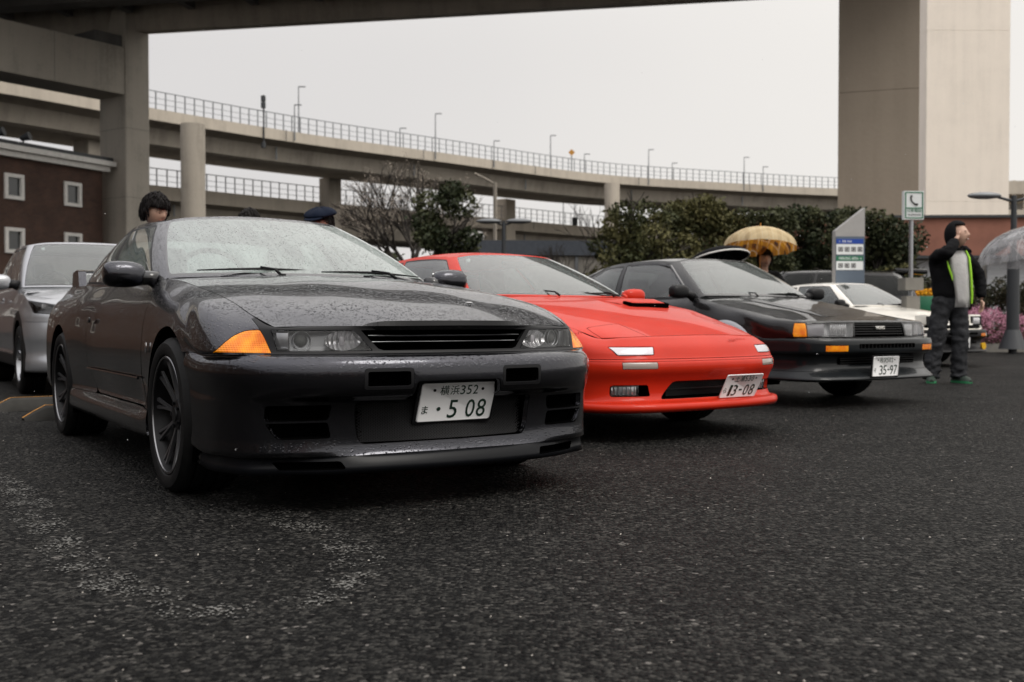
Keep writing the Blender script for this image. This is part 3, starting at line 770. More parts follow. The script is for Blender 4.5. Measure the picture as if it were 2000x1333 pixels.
# --- poles, lamps and signs on the viaducts
def lamp_pole(name, p, h, label, group='lamp poles along the viaducts', arm=.5, mat='steel_grey'):
    t = empty(name, p, 0, label, 'lamp post', group); tube_obj('pole', [(0, 0, 0), (0, 0, h)], [.06, .035], mat, t, 8); box_obj('lamp_head', (arm * .5, 0, h), (arm, .10, .07), mat, t); return t
def on_rail(rail, x):
    best = min(rail, key=lambda q: abs(1000 + 2100 * q.x / q.y - x)); return best
for i, (x, h, w) in enumerate(((585, 3.3, 'tallest lamp pole on the curved viaduct, right of the black signal'), (577, 1.9, 'short thin pole close beside the tallest lamp pole'), (851, 3.0, 'lamp pole on the curved viaduct above the bare cherry tree'), (782, 1.5, 'short pole on the viaduct left of the cherry tree lamp'), (965, 1.6, 'short pole on the viaduct right of the cherry tree'), (1075, 2.9, 'lamp pole on the viaduct left of the small orange sign'), (1141, 1.7, 'short pole just right of the small orange sign'), (1266, 2.7, 'lamp pole on the viaduct above the round pale column'), (1312, 1.6, 'short pole right of the lamp above the round pale column'), (1452, 2.6, 'lamp pole on the far viaduct above the hedge trees'), (1489, 1.8, 'short pole nearest the dark pier on the viaduct'))):
    p = on_rail(railA, x); lamp_pole('lamp_post', (p.x + (px(x, p.y) - p.x), p.y, p.z - .6), h + .6, w)
p = on_rail(railA, 519); t = empty('signal_post', (px(519, p.y), p.y - .3, p.z - 1.2), 0, 'black traffic signal post sticking up from the curved viaduct railing', 'signal')
tube_obj('post', [(0, 0, -.2), (0, 0, 3.4)], .06, 'dark_steel', t)
for z in (3.1, 2.65, -.1): bm = bmesh.new(); bm_cyl(bm, (0, -.12, z - .16), (0, -.12, z + .22), .17, n=12); from_bm('signal_head', bm, 'dark_steel', t, angle=40)
basic('sign_orange', (.55, .26, .04), .5)
p = on_rail(railA, 1116); t = empty('warning_sign', (px(1116, p.y), p.y, p.z), 0, 'small orange diamond sign on the viaduct', 'sign'); tube_obj('post', [(0, 0, 0), (0, 0, 1.5)], .05, 'steel_grey', t); box_obj('sign_face', (0, -.08, 1.7), (.42, .04, .42), 'sign_orange', t, (0, R(45), 0))
for i, (x, h, w) in enumerate(((1122, 2.6, 'dark signal mast on the lower viaduct near the round pale column'), (1100, 3.4, 'thin grey mast on the lower viaduct, left of the dark signal mast'))):
    p = on_rail(railB, x); t = lamp_pole('signal_mast', (px(x, p.y), p.y, p.z - 1), h + 1, w, 'masts on the lower viaduct', .2, 'dark_steel' if i == 0 else 'steel_grey')
    if i == 0: box_obj('signal_head', (0, -.1, h * .55), (.5, .3, .8), 'dark_steel', t)
# street lamps standing on the ground
def twin_lamp(x, d, ztop, label, heads, rz=0.0, arm=.62):
    t = empty('street_lamp', (px(x, d), d, 0), rz, label, 'street lamp')
    tube_obj('pole', [(0, 0, 0), (0, 0, ztop)], [.085, .055], 'dark_steel', t, 10)
    for s in heads:
        tube_obj('arm', [(0, 0, ztop - .12), (s * arm * .6, 0, ztop - .02)], .03, 'dark_steel', t); bm = bmesh.new(); bmesh.ops.create_uvsphere(bm, u_segments=16, v_segments=8, radius=1, matrix=Matrix.Translation((s * arm, 0, ztop)) @ Matrix.Diagonal((.36, .16, .075, 1))); from_bm('lamp_head', bm, 'steel_grey', t, smooth=True)
    return t
twin_lamp(984, 30, 3.45, 'dark twin headed street lamp behind the red car, in the middle of the picture', (-1, 1), arm=.42)
tl = twin_lamp(1978, 22.5, 3.3, 'dark street lamp with a flared base in the flower bed at the right edge', (-1, 1))
bm = bmesh.new(); bm_cyl(bm, (0, 0, .1), (0, 0, .5), .28, .14, 16); bm_cyl(bm, (0, 0, .4), (0, 0, 2.1), .13, .12, 16); from_bm('base', bm, 'dark_steel', tl, angle=40)
t = empty('grey_pole', (px(967, 52), 52, 0), 0, 'slim pale grey pole behind the twin headed street lamp', 'pole'); tube_obj('pole', [(0, 0, 0), (0, 0, 7.3)], .09, 'concrete_warm', t); tube_obj('arm', [(0, 0, 7.2), (-.3, 0, 7.4), (-1.0, 0, 7.75)], .05, 'concrete_warm', t)

# --- phone sign
basic('sign_white', (.74, .76, .76), .4); basic('sign_green', (.02, .16, .08), .4); basic('sign_blue', (.015, .06, .33), .4); basic('sign_grey', (.36, .35, .34), .5, var=.06); basic('sign_slate', (.10, .13, .17), .5); basic('ink', (.02, .02, .022), .5)
d = 17.5; ps = empty('phone_sign', (px(1781, d), d, 0), R(4), 'white and green public telephone sign on a pale pole, left of the hooded man', 'sign')
zc = lambda y: .7285 + (623 - y) / 2100 * d
tube_obj('pole', [(0, .06, 0), (0, .06, 2.4)], .035, 'satin_metal', ps, 12)
box_obj('sign_box', (0, 0, zc(402)), (.325, .09, .46), 'sign_white', ps)
bm = bmesh.new()
for a_ in ((-.141, 0, .018, .42), (.141, 0, .018, .42), (0, .205, .27, .016), (0, -.205, .27, .016), (0, -.045, .27, .014)): bm_box(bm, (a_[0], -.048, zc(402) + a_[1]), (a_[2], .006, a_[3]))
from_bm('sign_border', bm, 'sign_green', ps)
bm = bmesh.new(); pts = [(-.04, .155), (-.055, .12), (-.05, .08), (-.02, .04), (.02, .015), (.055, .012)]
bm_tube(bm, [(a_, -.05, zc(402) + b_) for a_, b_ in pts], [.02, .014, .011, .011, .014, .022], 8); from_bm('handset', bm, 'ink', ps, smooth=True)
TT = lambda x, y, z: Matrix.Translation((x, y, z)) @ Matrix.Rotation(R(90), 4, 'X')
lettering('sign_text', '公衆電話', .24, .058, TT(0, -.050, zc(402) - .085), 'sign_green', ps, .001); lettering('sign_text', 'TELEPHONE', .22, .03, TT(0, -.050, zc(402) - .155), 'ink', ps, .001)
box_obj('base_block', (0, .06, .7285 + (623 - 555) / 2100 * d), (.30, .3, .20), 'concrete_kerb', ps); box_obj('footing', (0, .06, .55), (.22, .22, 1.1), 'concrete_kerb', ps)
# --- direction pylon with a slanted top
d = 19.0; pt = empty('direction_pylon', (px(1656, d), d, 0), R(3), 'grey direction pylon with a slanted top and blue and green bands, behind the black wagon', 'sign')
Z = lambda y: .7285 + (623 - y) / 2100 * d
bm = bmesh.new(); hw = .262; prism(bm, [(-hw, 0), (hw, 0), (hw, Z(407)), (-hw, Z(452))], -.08, .08, 'Y'); from_bm('body', bm, 'sign_grey', pt)
box_obj('slate_panel', (0, -.084, (Z(463) + .1) / 2), (2 * hw - .01, .012, Z(463) - .1), 'sign_slate', pt)
for y0, y1, mt, txt, tm in ((468, 477, 'sign_blue', '←  本線  MAIN', 'sign_white'), (478, 498, 'sign_white', None, None), (501, 510, 'sign_green', 'PARKING AREA →', 'sign_white'), (511, 528, 'sign_white', None, None)):
    f_ = box_obj('band', (-.01, -.094, (Z(y0) + Z(y1)) / 2), (.48, .008, Z(y0) - Z(y1)), mt, pt)
    if txt: lettering('sign_text', txt, .40 if mt == 'sign_green' else .22, .05, TT(-.0 if mt == 'sign_green' else -.09, -.099, (Z(y0) + Z(y1)) / 2), tm, f_, .001)
    else:
        for i in range(4 if y0 < 500 else 3):
            bm = bmesh.new(); x_ = -.175 + i * .115
            zz = (Z(y0) + Z(y1)) / 2
            for s in (-1, 1): bm_box(bm, (x_ + s * .034, -.1, zz), (.012, .004, .075)); bm_box(bm, (x_, -.1, zz + s * .032), (.056, .004, .012))
            bm_box(bm, (x_, -.1, zz), (.028, .004, .036)); from_bm('pictogram', bm, 'ink', f_)

# --- unseen buildings added for the car paint to reflect: hall left, shops behind camera
ob = empty('reflection_brick_hall', (-23, 0, 0), 0, 'long unseen brown brick hall added outside the left edge for the grey coupe to mirror', 'building')
bm = bmesh.new(); uvl = bm.loops.layers.uv.new('UVMap'); wall_quad(bm, uvl, (0, -34), (0, 30), 0, 8.5); wall_quad(bm, uvl, (0, 30), (-12, 30), 0, 8.5); wall_quad(bm, uvl, (-12, -34), (0, -34), 0, 8.5); wall_quad(bm, uvl, (-12, 30), (-12, -34), 0, 8.5); from_bm('wall', bm, 'brick', ob)
box_obj('roof', (-6, -2, 8.65), (13, 65, .3), 'trim_white', ob)
for i in range(14):
    for z in (2.2, 5.6):
        f_ = box_obj('window', (.03, -30 + i * 4.3, z), (.08, 1.3, 1.6), 'trim_white', ob); box_obj('pane', (.075, -30 + i * 4.3, z), (.03, 1.0, 1.3), 'window_dark', f_)
sb = empty('reflection_shop_row', (0, -30, 0), 0, 'low unseen row of shops added behind the camera for the bumpers to mirror', 'building')
for i in range(7):
    w_ = box_obj('shop_front', (-36 + i * 12, -5, 2.6), (11.9, 10, 5.2 + .7 * (i % 3)), ('beige_wall', 'brick_red', 'concrete_dark_shaded')[i % 3], sb); box_obj('shop_window', (-36 + i * 12, .03, 1.5), (9.5, .1, 2.6), 'window_dark', w_); box_obj('awning', (-36 + i * 12, .6, 3.2), (10, 1.4, .15), 'roof_grey', w_)
# ------------------------------------------------------------------ vegetation, kerbs, flowers
def leaf_mat(name, lo, hi, rough=.55):
    m, n, b = newmat(name); b.inputs['Roughness'].default_value = rough; b.inputs['Specular IOR Level'].default_value = .15
    at = N(n, 'Attribute'); at.attribute_name = 'tone'
    n.links.new(ramp(n, at.outputs['Fac'], [(0, lo), (1, hi)]), b.inputs['Base Color'])
    return m
leaf_mat('leaf_dark', (.022, .030, .014), (.085, .088, .042)); leaf_mat('leaf_olive', (.038, .044, .018), (.15, .135, .055))
leaf_mat('leaf_hedge', (.025, .03, .015), (.11, .09, .06)); leaf_mat('blossom', (.20, .165, .13), (.46, .40, .34)); leaf_mat('pink_flower', (.34, .12, .20), (.62, .33, .42)); leaf_mat('yellow_flower', (.6, .25, .01), (.85, .45, .02))
basic('bark', (.045, .038, .032), .9, var=.4, vscale=8, bmp=.5, bscale=30, bdist=.01)
RN = np.random.default_rng(11)
def leaves(name, blobs, count, size, mat, parent, shell_=.75, up=.0):
    """blobs: (x,y,z,rx,ry,rz). leaf sized quads spread through the volume, denser near the blob surfaces"""
    B = np.array(blobs, float); vol = B[:, 3] * B[:, 4] * B[:, 5]; k = RN.choice(len(B), count, p=vol ** .7 / (vol ** .7).sum())
    d = RN.normal(size=(count, 3)); d /= np.linalg.norm(d, axis=1)[:, None]; r = RN.random(count) ** (1 / 3) * (1 - shell_) + shell_ * (1 - .25 * RN.random(count) ** 2)
    r *= 1 + .35 * RN.random(count) ** 6 + .12 * np.sin(d[:, 0] * 7 + k) * np.cos(d[:, 2] * 6 + 2 * k)
    c = B[k, :3] + d * B[k, 3:6] * r[:, None]
    a = RN.normal(size=(count, 3)); a /= np.linalg.norm(a, axis=1)[:, None]; b_ = np.cross(a, RN.normal(size=(count, 3))); b_ /= np.linalg.norm(b_, axis=1)[:, None] + 1e-9
    s = size * RN.uniform(.6, 1.35, count)[:, None]
    V = np.stack([c - a * s, c + b_ * s * .5, c + a * s, c - b_ * s * .5], 1).reshape(-1, 3)
    me = bpy.data.meshes.new(name); me.vertices.add(4 * count); me.vertices.foreach_set('co', V.ravel().astype(np.float32))
    me.loops.add(4 * count); me.loops.foreach_set('vertex_index', np.arange(4 * count, dtype=np.int32)); me.polygons.add(count)
    me.polygons.foreach_set('loop_start', np.arange(0, 4 * count, 4, dtype=np.int32)); me.update(calc_edges=True)
    tone = np.repeat(np.clip(.35 + .45 * (RN.random(count) - .5) + .35 * np.sin(3.1 * c[:, 0] + 1.7 * c[:, 2] + k), 0, 1), 4).astype(np.float32)
    at = me.attributes.new('tone', 'FLOAT', 'POINT'); at.data.foreach_set('value', tone)
    return mesh_obj(name, me, parent, mat)
def branches(bm, p, d, L, r, depth, tips, spread=.6, rs=random):
    p = Vector(p); d = Vector(d).normalized(); q = p; pts = [p]
    for k in range(3):
        d = (d + Vector((rs.uniform(-.18, .18), rs.uniform(-.18, .18), rs.uniform(-.05, .12)))).normalized(); q = q + d * L / 3; pts.append(q)
    bm_tube(bm, pts, [r, r * .88, r * .76, r * .62], 6 if r > .02 else 4, cap=False)
    tips.extend(pts[1:] if depth <= 1 else [])
    if depth <= 0: tips.append(q); return
    for k in range(rs.choice((2, 3)) if depth < 4 else 3):
        nd = (d + Vector((rs.uniform(-1, 1), rs.uniform(-1, 1), rs.uniform(-.5, .6))) * spread).normalized()
        branches(bm, pts[rs.choice((2, 3, 3))], nd, L * rs.uniform(.62, .82), r * .60, depth - 1, tips, spread, rs)
def evergreen(x, d, ztop, w, label, mat='leaf_olive', n=9000, zb=.35, seed=1, group=None, cat='tree', leaf=.06):
    w *= 1.3; n = int(n * 1.5)
    rs = random.Random(seed); t = empty('evergreen_tree', (px(x, d), d, 0), 0, label, cat, group)
    bm = bmesh.new(); bm_tube(bm, [(0, 0, 0), (.05, 0, ztop * .35), (0, 0, ztop * .7)], [.11, .09, .05], 8)
    tips = []
    for k in range(5): branches(bm, (0, 0, ztop * (.2 + .1 * k)), (rs.uniform(-1, 1), rs.uniform(-1, 1), .9), w * .3, .04, 2, tips, .7, rs)
    from_bm('trunk', bm, 'bark', t, smooth=True)
    bl = []
    for k in range(34):
        f = rs.random(); z = zb + (ztop - zb) * f; ww = w * .5 * (1 - .55 * f ** 2) * (.75 + .25 * min(1, f * 4))
        a = rs.random() * 6.28; rr = ww * sqrt(rs.random()) * .85; s = rs.uniform(.16, .30) * w * .8
        bl.append((rr * cos(a), rr * sin(a), min(z, ztop - s * .6), s, s, s * rs.uniform(.6, .9)))
    leaves('crown', bl, n, leaf, mat, t, .62); return t
G1 = 'clipped evergreen trees behind the parked cars'
evergreen(1255, 27, 3.75, 2.0, 'broad olive green tree directly left of the plaid umbrella group, first of the row', n=11000, seed=2, group=G1)
evergreen(1345, 28.5, 3.85, 2.1, 'olive green tree behind the pale rimmed black umbrella', n=11000, seed=3, group=G1)
evergreen(1425, 29.5, 3.65, 1.9, 'dense olive tree just left of the plaid umbrella top', n=10000, seed=4, group=G1)
evergreen(1500, 29, 3.6, 1.6, 'darker tree rising behind the plaid umbrella', 'leaf_dark', n=9000, seed=5, group=G1)
evergreen(1580, 30, 3.8, 1.9, 'dark loose tree between the plaid umbrella and the direction pylon', 'leaf_dark', n=9500, seed=6, group=G1)
evergreen(1640, 29, 3.7, 1.4, 'dark tree standing directly behind the direction pylon', 'leaf_dark', n=7000, seed=7, group=G1)
evergreen(1712, 26, 3.65, 1.75, 'tall bushy pine right of the direction pylon', 'leaf_dark', n=11000, seed=8, group=G1)
evergreen(1745, 24.5, 1.9, 1.2, 'low round shrub at the foot of the bushy pine', 'leaf_olive', n=5000, zb=.3, seed=9, cat='shrub')
evergreen(872, 25.5, 3.95, 1.35, 'tall dark evergreen beside the bare cherry tree', 'leaf_dark', n=5200, zb=.8, seed=10)
evergreen(735, 33, 2.75, 1.5, 'low dark shrub seen past the grey coupe windscreen', 'leaf_dark', n=4500, zb=.5, seed=12, cat='shrub')
# bare cherry tree coming into blossom
ct = empty('cherry_tree', (px(806, 27), 27, 0), 0, 'bare branched cherry tree with a few pale blossoms in front of the viaducts', 'tree')
rs = random.Random(5); bm = bmesh.new(); tips = []
bm_tube(bm, [(0, 0, 0), (.05, 0, .9), (0, 0, 1.7)], [.16, .13, .11], 10)
for dx, dz, L in ((-.9, .6, 1.25), (-.35, .9, 1.2), (.25, 1.0, 1.25), (.8, .65, 1.1), (-.6, .35, 1.1), (.1, .8, 1.1), (-.1, 1, 1.0)): branches(bm, (0, 0, 1.5 + rs.random() * .3), (dx, rs.uniform(-.4, .4), dz), L * .82, .07, 5, tips, .55, rs)
from_bm('trunk', bm, 'bark', ct, smooth=True)
sel = [t_ for t_ in tips if t_.z > 2.6 and (rs.random() < .45)]
leaves('blossoms', [(t_.x, t_.y, t_.z, .10, .10, .10) for t_ in sel], 6500, .020, 'blossom', ct, .3)
for i, (x, d, h, lb_) in enumerate(((1215, 34, 4.4, 'small leafless tree at the left end of the hedge trees'), (1120, 40, 3.6, 'thin leafless tree above the low beige building'), (1330, 36, 4.5, 'leafless twigs standing over the middle of the hedge trees'))):
    t = empty('bare_tree', (px(x, d), d, 0), 0, lb_, 'tree', 'small leafless trees in the background'); bm = bmesh.new(); tips = []; rs = random.Random(20 + i)
    bm_tube(bm, [(0, 0, 0), (0, 0, h * .4)], [.09, .07], 6)
    for k in range(5): branches(bm, (0, 0, h * .38), (rs.uniform(-.7, .7), rs.uniform(-.4, .4), .9), h * .24, .04, 4, tips, .5, rs)
    from_bm('trunk', bm, 'bark', t, smooth=True)
# raised bed with hedge and flowers at the right
kb = box_obj('kerb', (px(1950, 23.6) + 3, 23.7, .09), (14, .22, .18), 'concrete_kerb'); struct(kb)
pl = box_obj('planting_bed', (px(1950, 24.6) + 3, 27.5, .12), (14.2, 7, .16), 'leafsoil' if 'leafsoil' in M else 'concrete_kerb'); struct(pl)
pb = empty('planter', (11.2, 24.4, .2), 0, 'low brown planter edge carrying the pink flowers at the right edge', 'planter')
basic('terracotta', (.20, .09, .05), .8, var=.3, vscale=3)
for i in range(9): box_obj('planter_block', (-1.7 + i * .98, 0, .12), (.96, .3, .26), 'terracotta', pb, bev=.02)
HS_ = ['leftmost hedge shrub, seen behind the direction pylon foot', 'hedge shrub just left of the phone sign pole', 'hedge shrub just right of the phone sign pole', 'hedge shrub behind the orange flower box', 'hedge shrub behind the left arm of the hooded man', 'hedge shrub hidden mostly by the hooded man', 'hedge shrub behind the right sleeve of the hooded man', 'hedge shrub above the large pink flower mound', 'hedge shrub left of the street lamp base', 'hedge shrub directly behind the street lamp', 'hedge shrub right of the street lamp', 'last hedge shrub at the right edge of the picture']
for i in range(12):
    x = 1778 + i * 26; h = 1.45 + .35 * random.random()
    t = empty('hedge_shrub', (px(x, 26.5), 26.5 + random.uniform(-.4, .4), .15), 0, 'brownish green ' + HS_[i], 'shrub', 'hedge shrubs behind the flower bed')
    leaves('foliage', [(random.uniform(-.2, .2), random.uniform(-.2, .2), h * (.25 + .6 * random.random()), .26, .26, .26) for _ in range(9)], 2600, .035, 'leaf_hedge', t, .6); tube_obj('stem', [(0, 0, 0), (0, 0, h * .7)], .03, 'bark', t, 6)
for i, (x, d, z, w, w_) in enumerate(((1822, 23.9, .62, .42, 'pink flower mound left of the hooded man'), (1935, 24.0, .52, .45, 'large pink flower mound right of the hooded man'), (1908, 23.8, .55, .30, 'small pink flower mound next to the hooded man\'s sleeve'), (1990, 24.2, .42, .3, 'pink flowers beside the street lamp base'))):
    t = empty('flower_mound', (px(x, d), d, .15), 0, w_, 'flowers', 'pink flower mounds in the bed'); leaves('blooms', [(0, 0, z * .75, w, .35, z * .75)], 3200, .022, 'pink_flower', t, .8); leaves('foliage', [(0, 0, z * .45, w * .9, .32, z * .6)], 900, .03, 'leaf_dark', t, .6)
fb = empty('flower_box', (px(1812, 22.6), 22.6, 0), 0, 'dark green flower box with orange and yellow blooms left of the hooded man', 'flower box'); box_obj('box', (0, 0, 1.0), (.5, .3, .42), 'sign_green', fb, bev=.02); box_obj('side_panel', (-.3, 0, .98), (.10, .3, .46), 'sign_orange', fb); tube_obj('leg', [(0, 0, 0), (0, 0, .8)], .05, 'dark_steel', fb)
leaves('blooms', [(0, 0, 1.27, .30, .15, .09)], 500, .03, 'yellow_flower', fb, .5)
# wheel stops
def wheel_stop(loc, rz, label):
    t = empty('wheel_stop', loc, rz, label, 'wheel stop', 'concrete wheel stops'); bm = bmesh.new()
    sec = [(-.08, 0), (-.065, .085), (-.05, .10), (.03, .10), (.05, .085), (.08, 0)]; rr = []
    for k in range(13):
        f = k / 12; y = -.45 + .9 * f; s = min(1, sin(pi * min(max(f, .02), .98)) * 2.4) ; rr.append([bm.verts.new((x_, y, z_ * s)) for x_, z_ in sec])
    for a_, c_ in zip(rr, rr[1:]):
        for i in range(5): bm.faces.new((a_[i], a_[i+1], c_[i+1], c_[i]))
    bmesh.ops.recalc_face_normals(bm, faces=bm.faces); from_bm('body', bm, 'stop_dark', t, angle=50)
    bm = bmesh.new(); rr = []
    for k in range(13):
        f = k / 12; y = -.451 + .902 * f; s = min(1, sin(pi * min(max(f, .02), .98)) * 2.4); rr.append([bm.verts.new((x_, y, z_ * s + .003)) for x_, z_ in ((-.074, .083), (-.05, .10), (-.01, .101))])
    for a_, c_ in zip(rr, rr[1:]):
        for i in range(2): bm.faces.new((a_[i], a_[i+1], c_[i+1], c_[i]))
    from_bm('painted_edge', bm, 'stop_yellow', t)
basic('stop_dark', (.035, .034, .031), .85, spec=.2, var=.3)
basic('stop_yellow', (.52, .23, .03), .7, var=.3, vscale=14)
# ------------------------------------------------------------------ car building kit
basic('lip_steel', (.26, .26, .27), .25, metal=1.0)
basic('disc_steel', (.06, .06, .06), .4, metal=.8)
def u2d(u, subs):
    i = int(min(max(u, 0), len(subs) - 1e-6)); return sum(subs[:i]) + (u - i) * subs[i]
class UVSurf(Surf):
    def __init__(s, P, su, sv, sym0=False, sym1=False):
        s.G = net(P, su, sv, sym0, sym1); s.su, s.sv = su, sv
        n, m, _ = s.G.shape; U = np.zeros((n, m, 3)); U[..., 0] = np.arange(n)[:, None]; U[..., 1] = np.arange(m)[None]
        Surf.__init__(s, U)
    def uvcut(s, name, poly, only=None):
        s.cut(name, [(u2d(u, s.su), u2d(v * len(s.sv), s.sv)) for u, v in poly], (0, 1), only=only)
    def warp(s):
        n, m, _ = s.G.shape; NN = grid_normals(s.G)
        for v in s.bm.verts:
            x, y = v.co.x, v.co.y; i, j = min(int(x + 1e-9), n - 2), min(int(y + 1e-9), m - 2); a, b = x - i, y - j
            p = (s.G[i, j]*(1-a)*(1-b) + s.G[i+1, j]*a*(1-b) + s.G[i, j+1]*(1-a)*b + s.G[i+1, j+1]*a*b)
            v.co = p; v[s.nl] = NN[i, j]*(1-a)*(1-b) + NN[i+1, j]*a*(1-b) + NN[i, j+1]*(1-a)*b + NN[i+1, j+1]*a*b
def gh_net(cols, bulge=.02, c=(-1.6, 0, .9), rows=5):
    P = []
    for base, top in cols:
        b, t = Vector(base), Vector(top); r = []
        side = b.y
        for k in range(rows):
            f = k / (rows - 1); p = b.lerp(t, f)
            o = p - Vector((c[0], 0, c[2])); o.z = 0
            d = Vector((o.x * .35, o.y, 0)); d = d.normalized() if d.length > 1e-6 else Vector((1, 0, 0))
            if abs(b.y) < .3: d = Vector((1 if b.x > c[0] else -1, 0, 0))
            r.append(p + (d + Vector((0, 0, .4))) * bulge * 4 * f * (1 - f))
        P.append([tuple(q) for q in r])
    return np.array(P)
def cap_net(edge, centre, fs=(0, .3, .58, .82, 1), pz=2.4, px=2.0, row0=None, rowN=None):
    """edge / centre: matching lists of (x,y,z)"""
    P = []
    for e, c in zip(edge, centre):
        P.append([(c[0] + (e[0] - c[0]) * f ** px, e[1] * f, c[2] + (e[2] - c[2]) * f ** pz) for f in fs])
    P = np.array(P, float)
    if row0 is not None: P[0] = row0
    if rowN is not None: P[-1] = rowN
    return P
def full_sheet(name, G, mat, parent, side='both', gap=.0015, flange=.012, out=None):
    n, m, _ = G.shape; V = G.reshape(-1, 3).tolist()
    F = [[i*m+j, (i+1)*m+j, (i+1)*m+j+1, i*m+j+1] for i in range(n-1) for j in range(m-1)]
    return panel(name, (V, F), mat, parent, side, gap, flange, out)
def car_root(name, x, y, phi, label, cat='car', group=None):
    return empty(name, (x, y, 0), R(phi) - pi / 2, label, cat, group)
def wheel(root, x, y, r, rimr, w, side, style, rim_mat='dark_rim', lip_mat='lip_steel', steer=0.0, caliper=None, lod=1):
    """wheel standing at (x, y) of the car; the outer face is at y*side. parts: tyre, rim, spoke, brake_disc"""
    h = bpy.data.objects.new('wheel', None); link(h, root); h.location = (x, y, r - .004)
    h.rotation_euler = (0, 0, (0 if side > 0 else pi) + steer); h.empty_display_size = .1
    # local: +Y is outboard, y=0 at the outer rim face
    bm = bmesh.new(); n = 56 if lod else 32
    sw = r - rimr
    prof = [(rimr - .004, -.012), (rimr + .006, .004), (rimr + sw * .35, .012), (rimr + sw * .7, .006), (r - .014, -.006), (r - .004, -.016), (r, -.026)]
    k = 4
    for i in range(k):
        a = -.03 - (w - .06) * (i + .42) / k; prof += [(r, a + .004), (r - .007, a), (r - .007, a - .008), (r, a - .012)]
    prof += [(r, -w + .03), (r - .012, -w + .01), (rimr + sw * .5, -w), (rimr, -w + .01)]
    lathe(bm, prof, n, 'Y'); from_bm('tyre', bm, 'rubber', h, angle=35)
    bm = bmesh.new()
    lathe(bm, [(rimr, 0), (rimr - .004, .003), (rimr - .011, .002), (rimr - .013, -.004)], n, 'Y'); from_bm('rim_lip', bm, lip_mat, h, angle=30)
    bm = bmesh.new()
    deep = .035
    lathe(bm, [(rimr - .013, -.003), (rimr - .018, -deep * .6), (rimr - .022, -deep), (rimr - .045, -w * .6), (rimr - .03, -w + .015)], n, 'Y')
    hub = [(.001, -.030), (.032, -.030), (.034, -.036), (.062, -.040), (.070, -.060), (.070, -.10)]
    lathe(bm, hub, 20, 'Y')
    for i in range(5):
        a = 2 * pi * i / 5; bm_cyl(bm, (.05 * cos(a), -.055, .05 * sin(a)), (.05 * cos(a), -.03, .05 * sin(a)), .008, n=6)
    from_bm('rim', bm, rim_mat, h, angle=30)
    bm = bmesh.new(); lathe(bm, [(.06, -.125), (rimr * .66, -.125), (rimr * .66, -.15)], 36, 'Y'); from_bm('brake_disc', bm, 'disc_steel', h, angle=30)
    bm = bmesh.new(); lathe(bm, [(.01, -.17), (rimr - .03, -.17)], 24, 'Y'); from_bm('backing_plate', bm, 'dark_void', h)
    if caliper:
        bm = bmesh.new()
        lathe(bm, [(rimr * .55, -.095), (rimr * .80, -.095), (rimr * .80, -.16), (rimr * .55, -.16), (rimr * .55, -.095)], 10, 'Y', R(-25), R(35))
        from_bm('brake_caliper', bm, caliper, h, angle=30)
    ns, pairw, sw_, curve = style
    for i in range(ns):
        a0 = 2 * pi * i / ns + .15
        for s in ((-1, 1) if pairw else (0,)):
            bm = bmesh.new(); K = 7; L = []; ro = rimr - .016
            for k in range(K):
                f = k / (K - 1); rr = .052 + (ro - .052) * f
                a = a0 + s * pairw * f
                yy = -.046 + curve * (4 * f * (1 - f)) + .030 * f ** 2
                wd = sw_ * (1.15 - .35 * sin(pi * f)); th = .016 - .006 * f
                ct = Vector((rr * cos(a), yy, rr * sin(a))); tn = Vector((-sin(a), 0, cos(a)))
                L.append([bm.verts.new(ct + tn * wd * .5 + Vector((0, -th, 0))), bm.verts.new(ct + tn * wd * .34), bm.verts.new(ct - tn * wd * .34), bm.verts.new(ct - tn * wd * .5 + Vector((0, -th, 0))), bm.verts.new(ct + Vector((0, -th * 1.4, 0)))])
            for k in range(K - 1):
                for q in range(5): bm.faces.new((L[k][q], L[k][(q+1) % 5], L[k+1][(q+1) % 5], L[k+1][q]))
            bm.faces.new(L[-1]); bm.faces.new(L[0][::-1])
            bmesh.ops.recalc_face_normals(bm, faces=bm.faces)
            from_bm('spoke', bm, 'spoke_dark' if rim_mat == 'dark_rim' else rim_mat, h, angle=28)
    return h
def wheelhouse(root, x, z, r, y0, y1):
    for s in (-1, 1):
        bm = bmesh.new(); lathe(bm, [(r, y0 * s), (r, y1 * s), (.02, y1 * s)], 28, 'Y', R(-25), R(205), (x, 0, z)); from_bm('wheel_arch_liner', bm, 'dark_void', root)
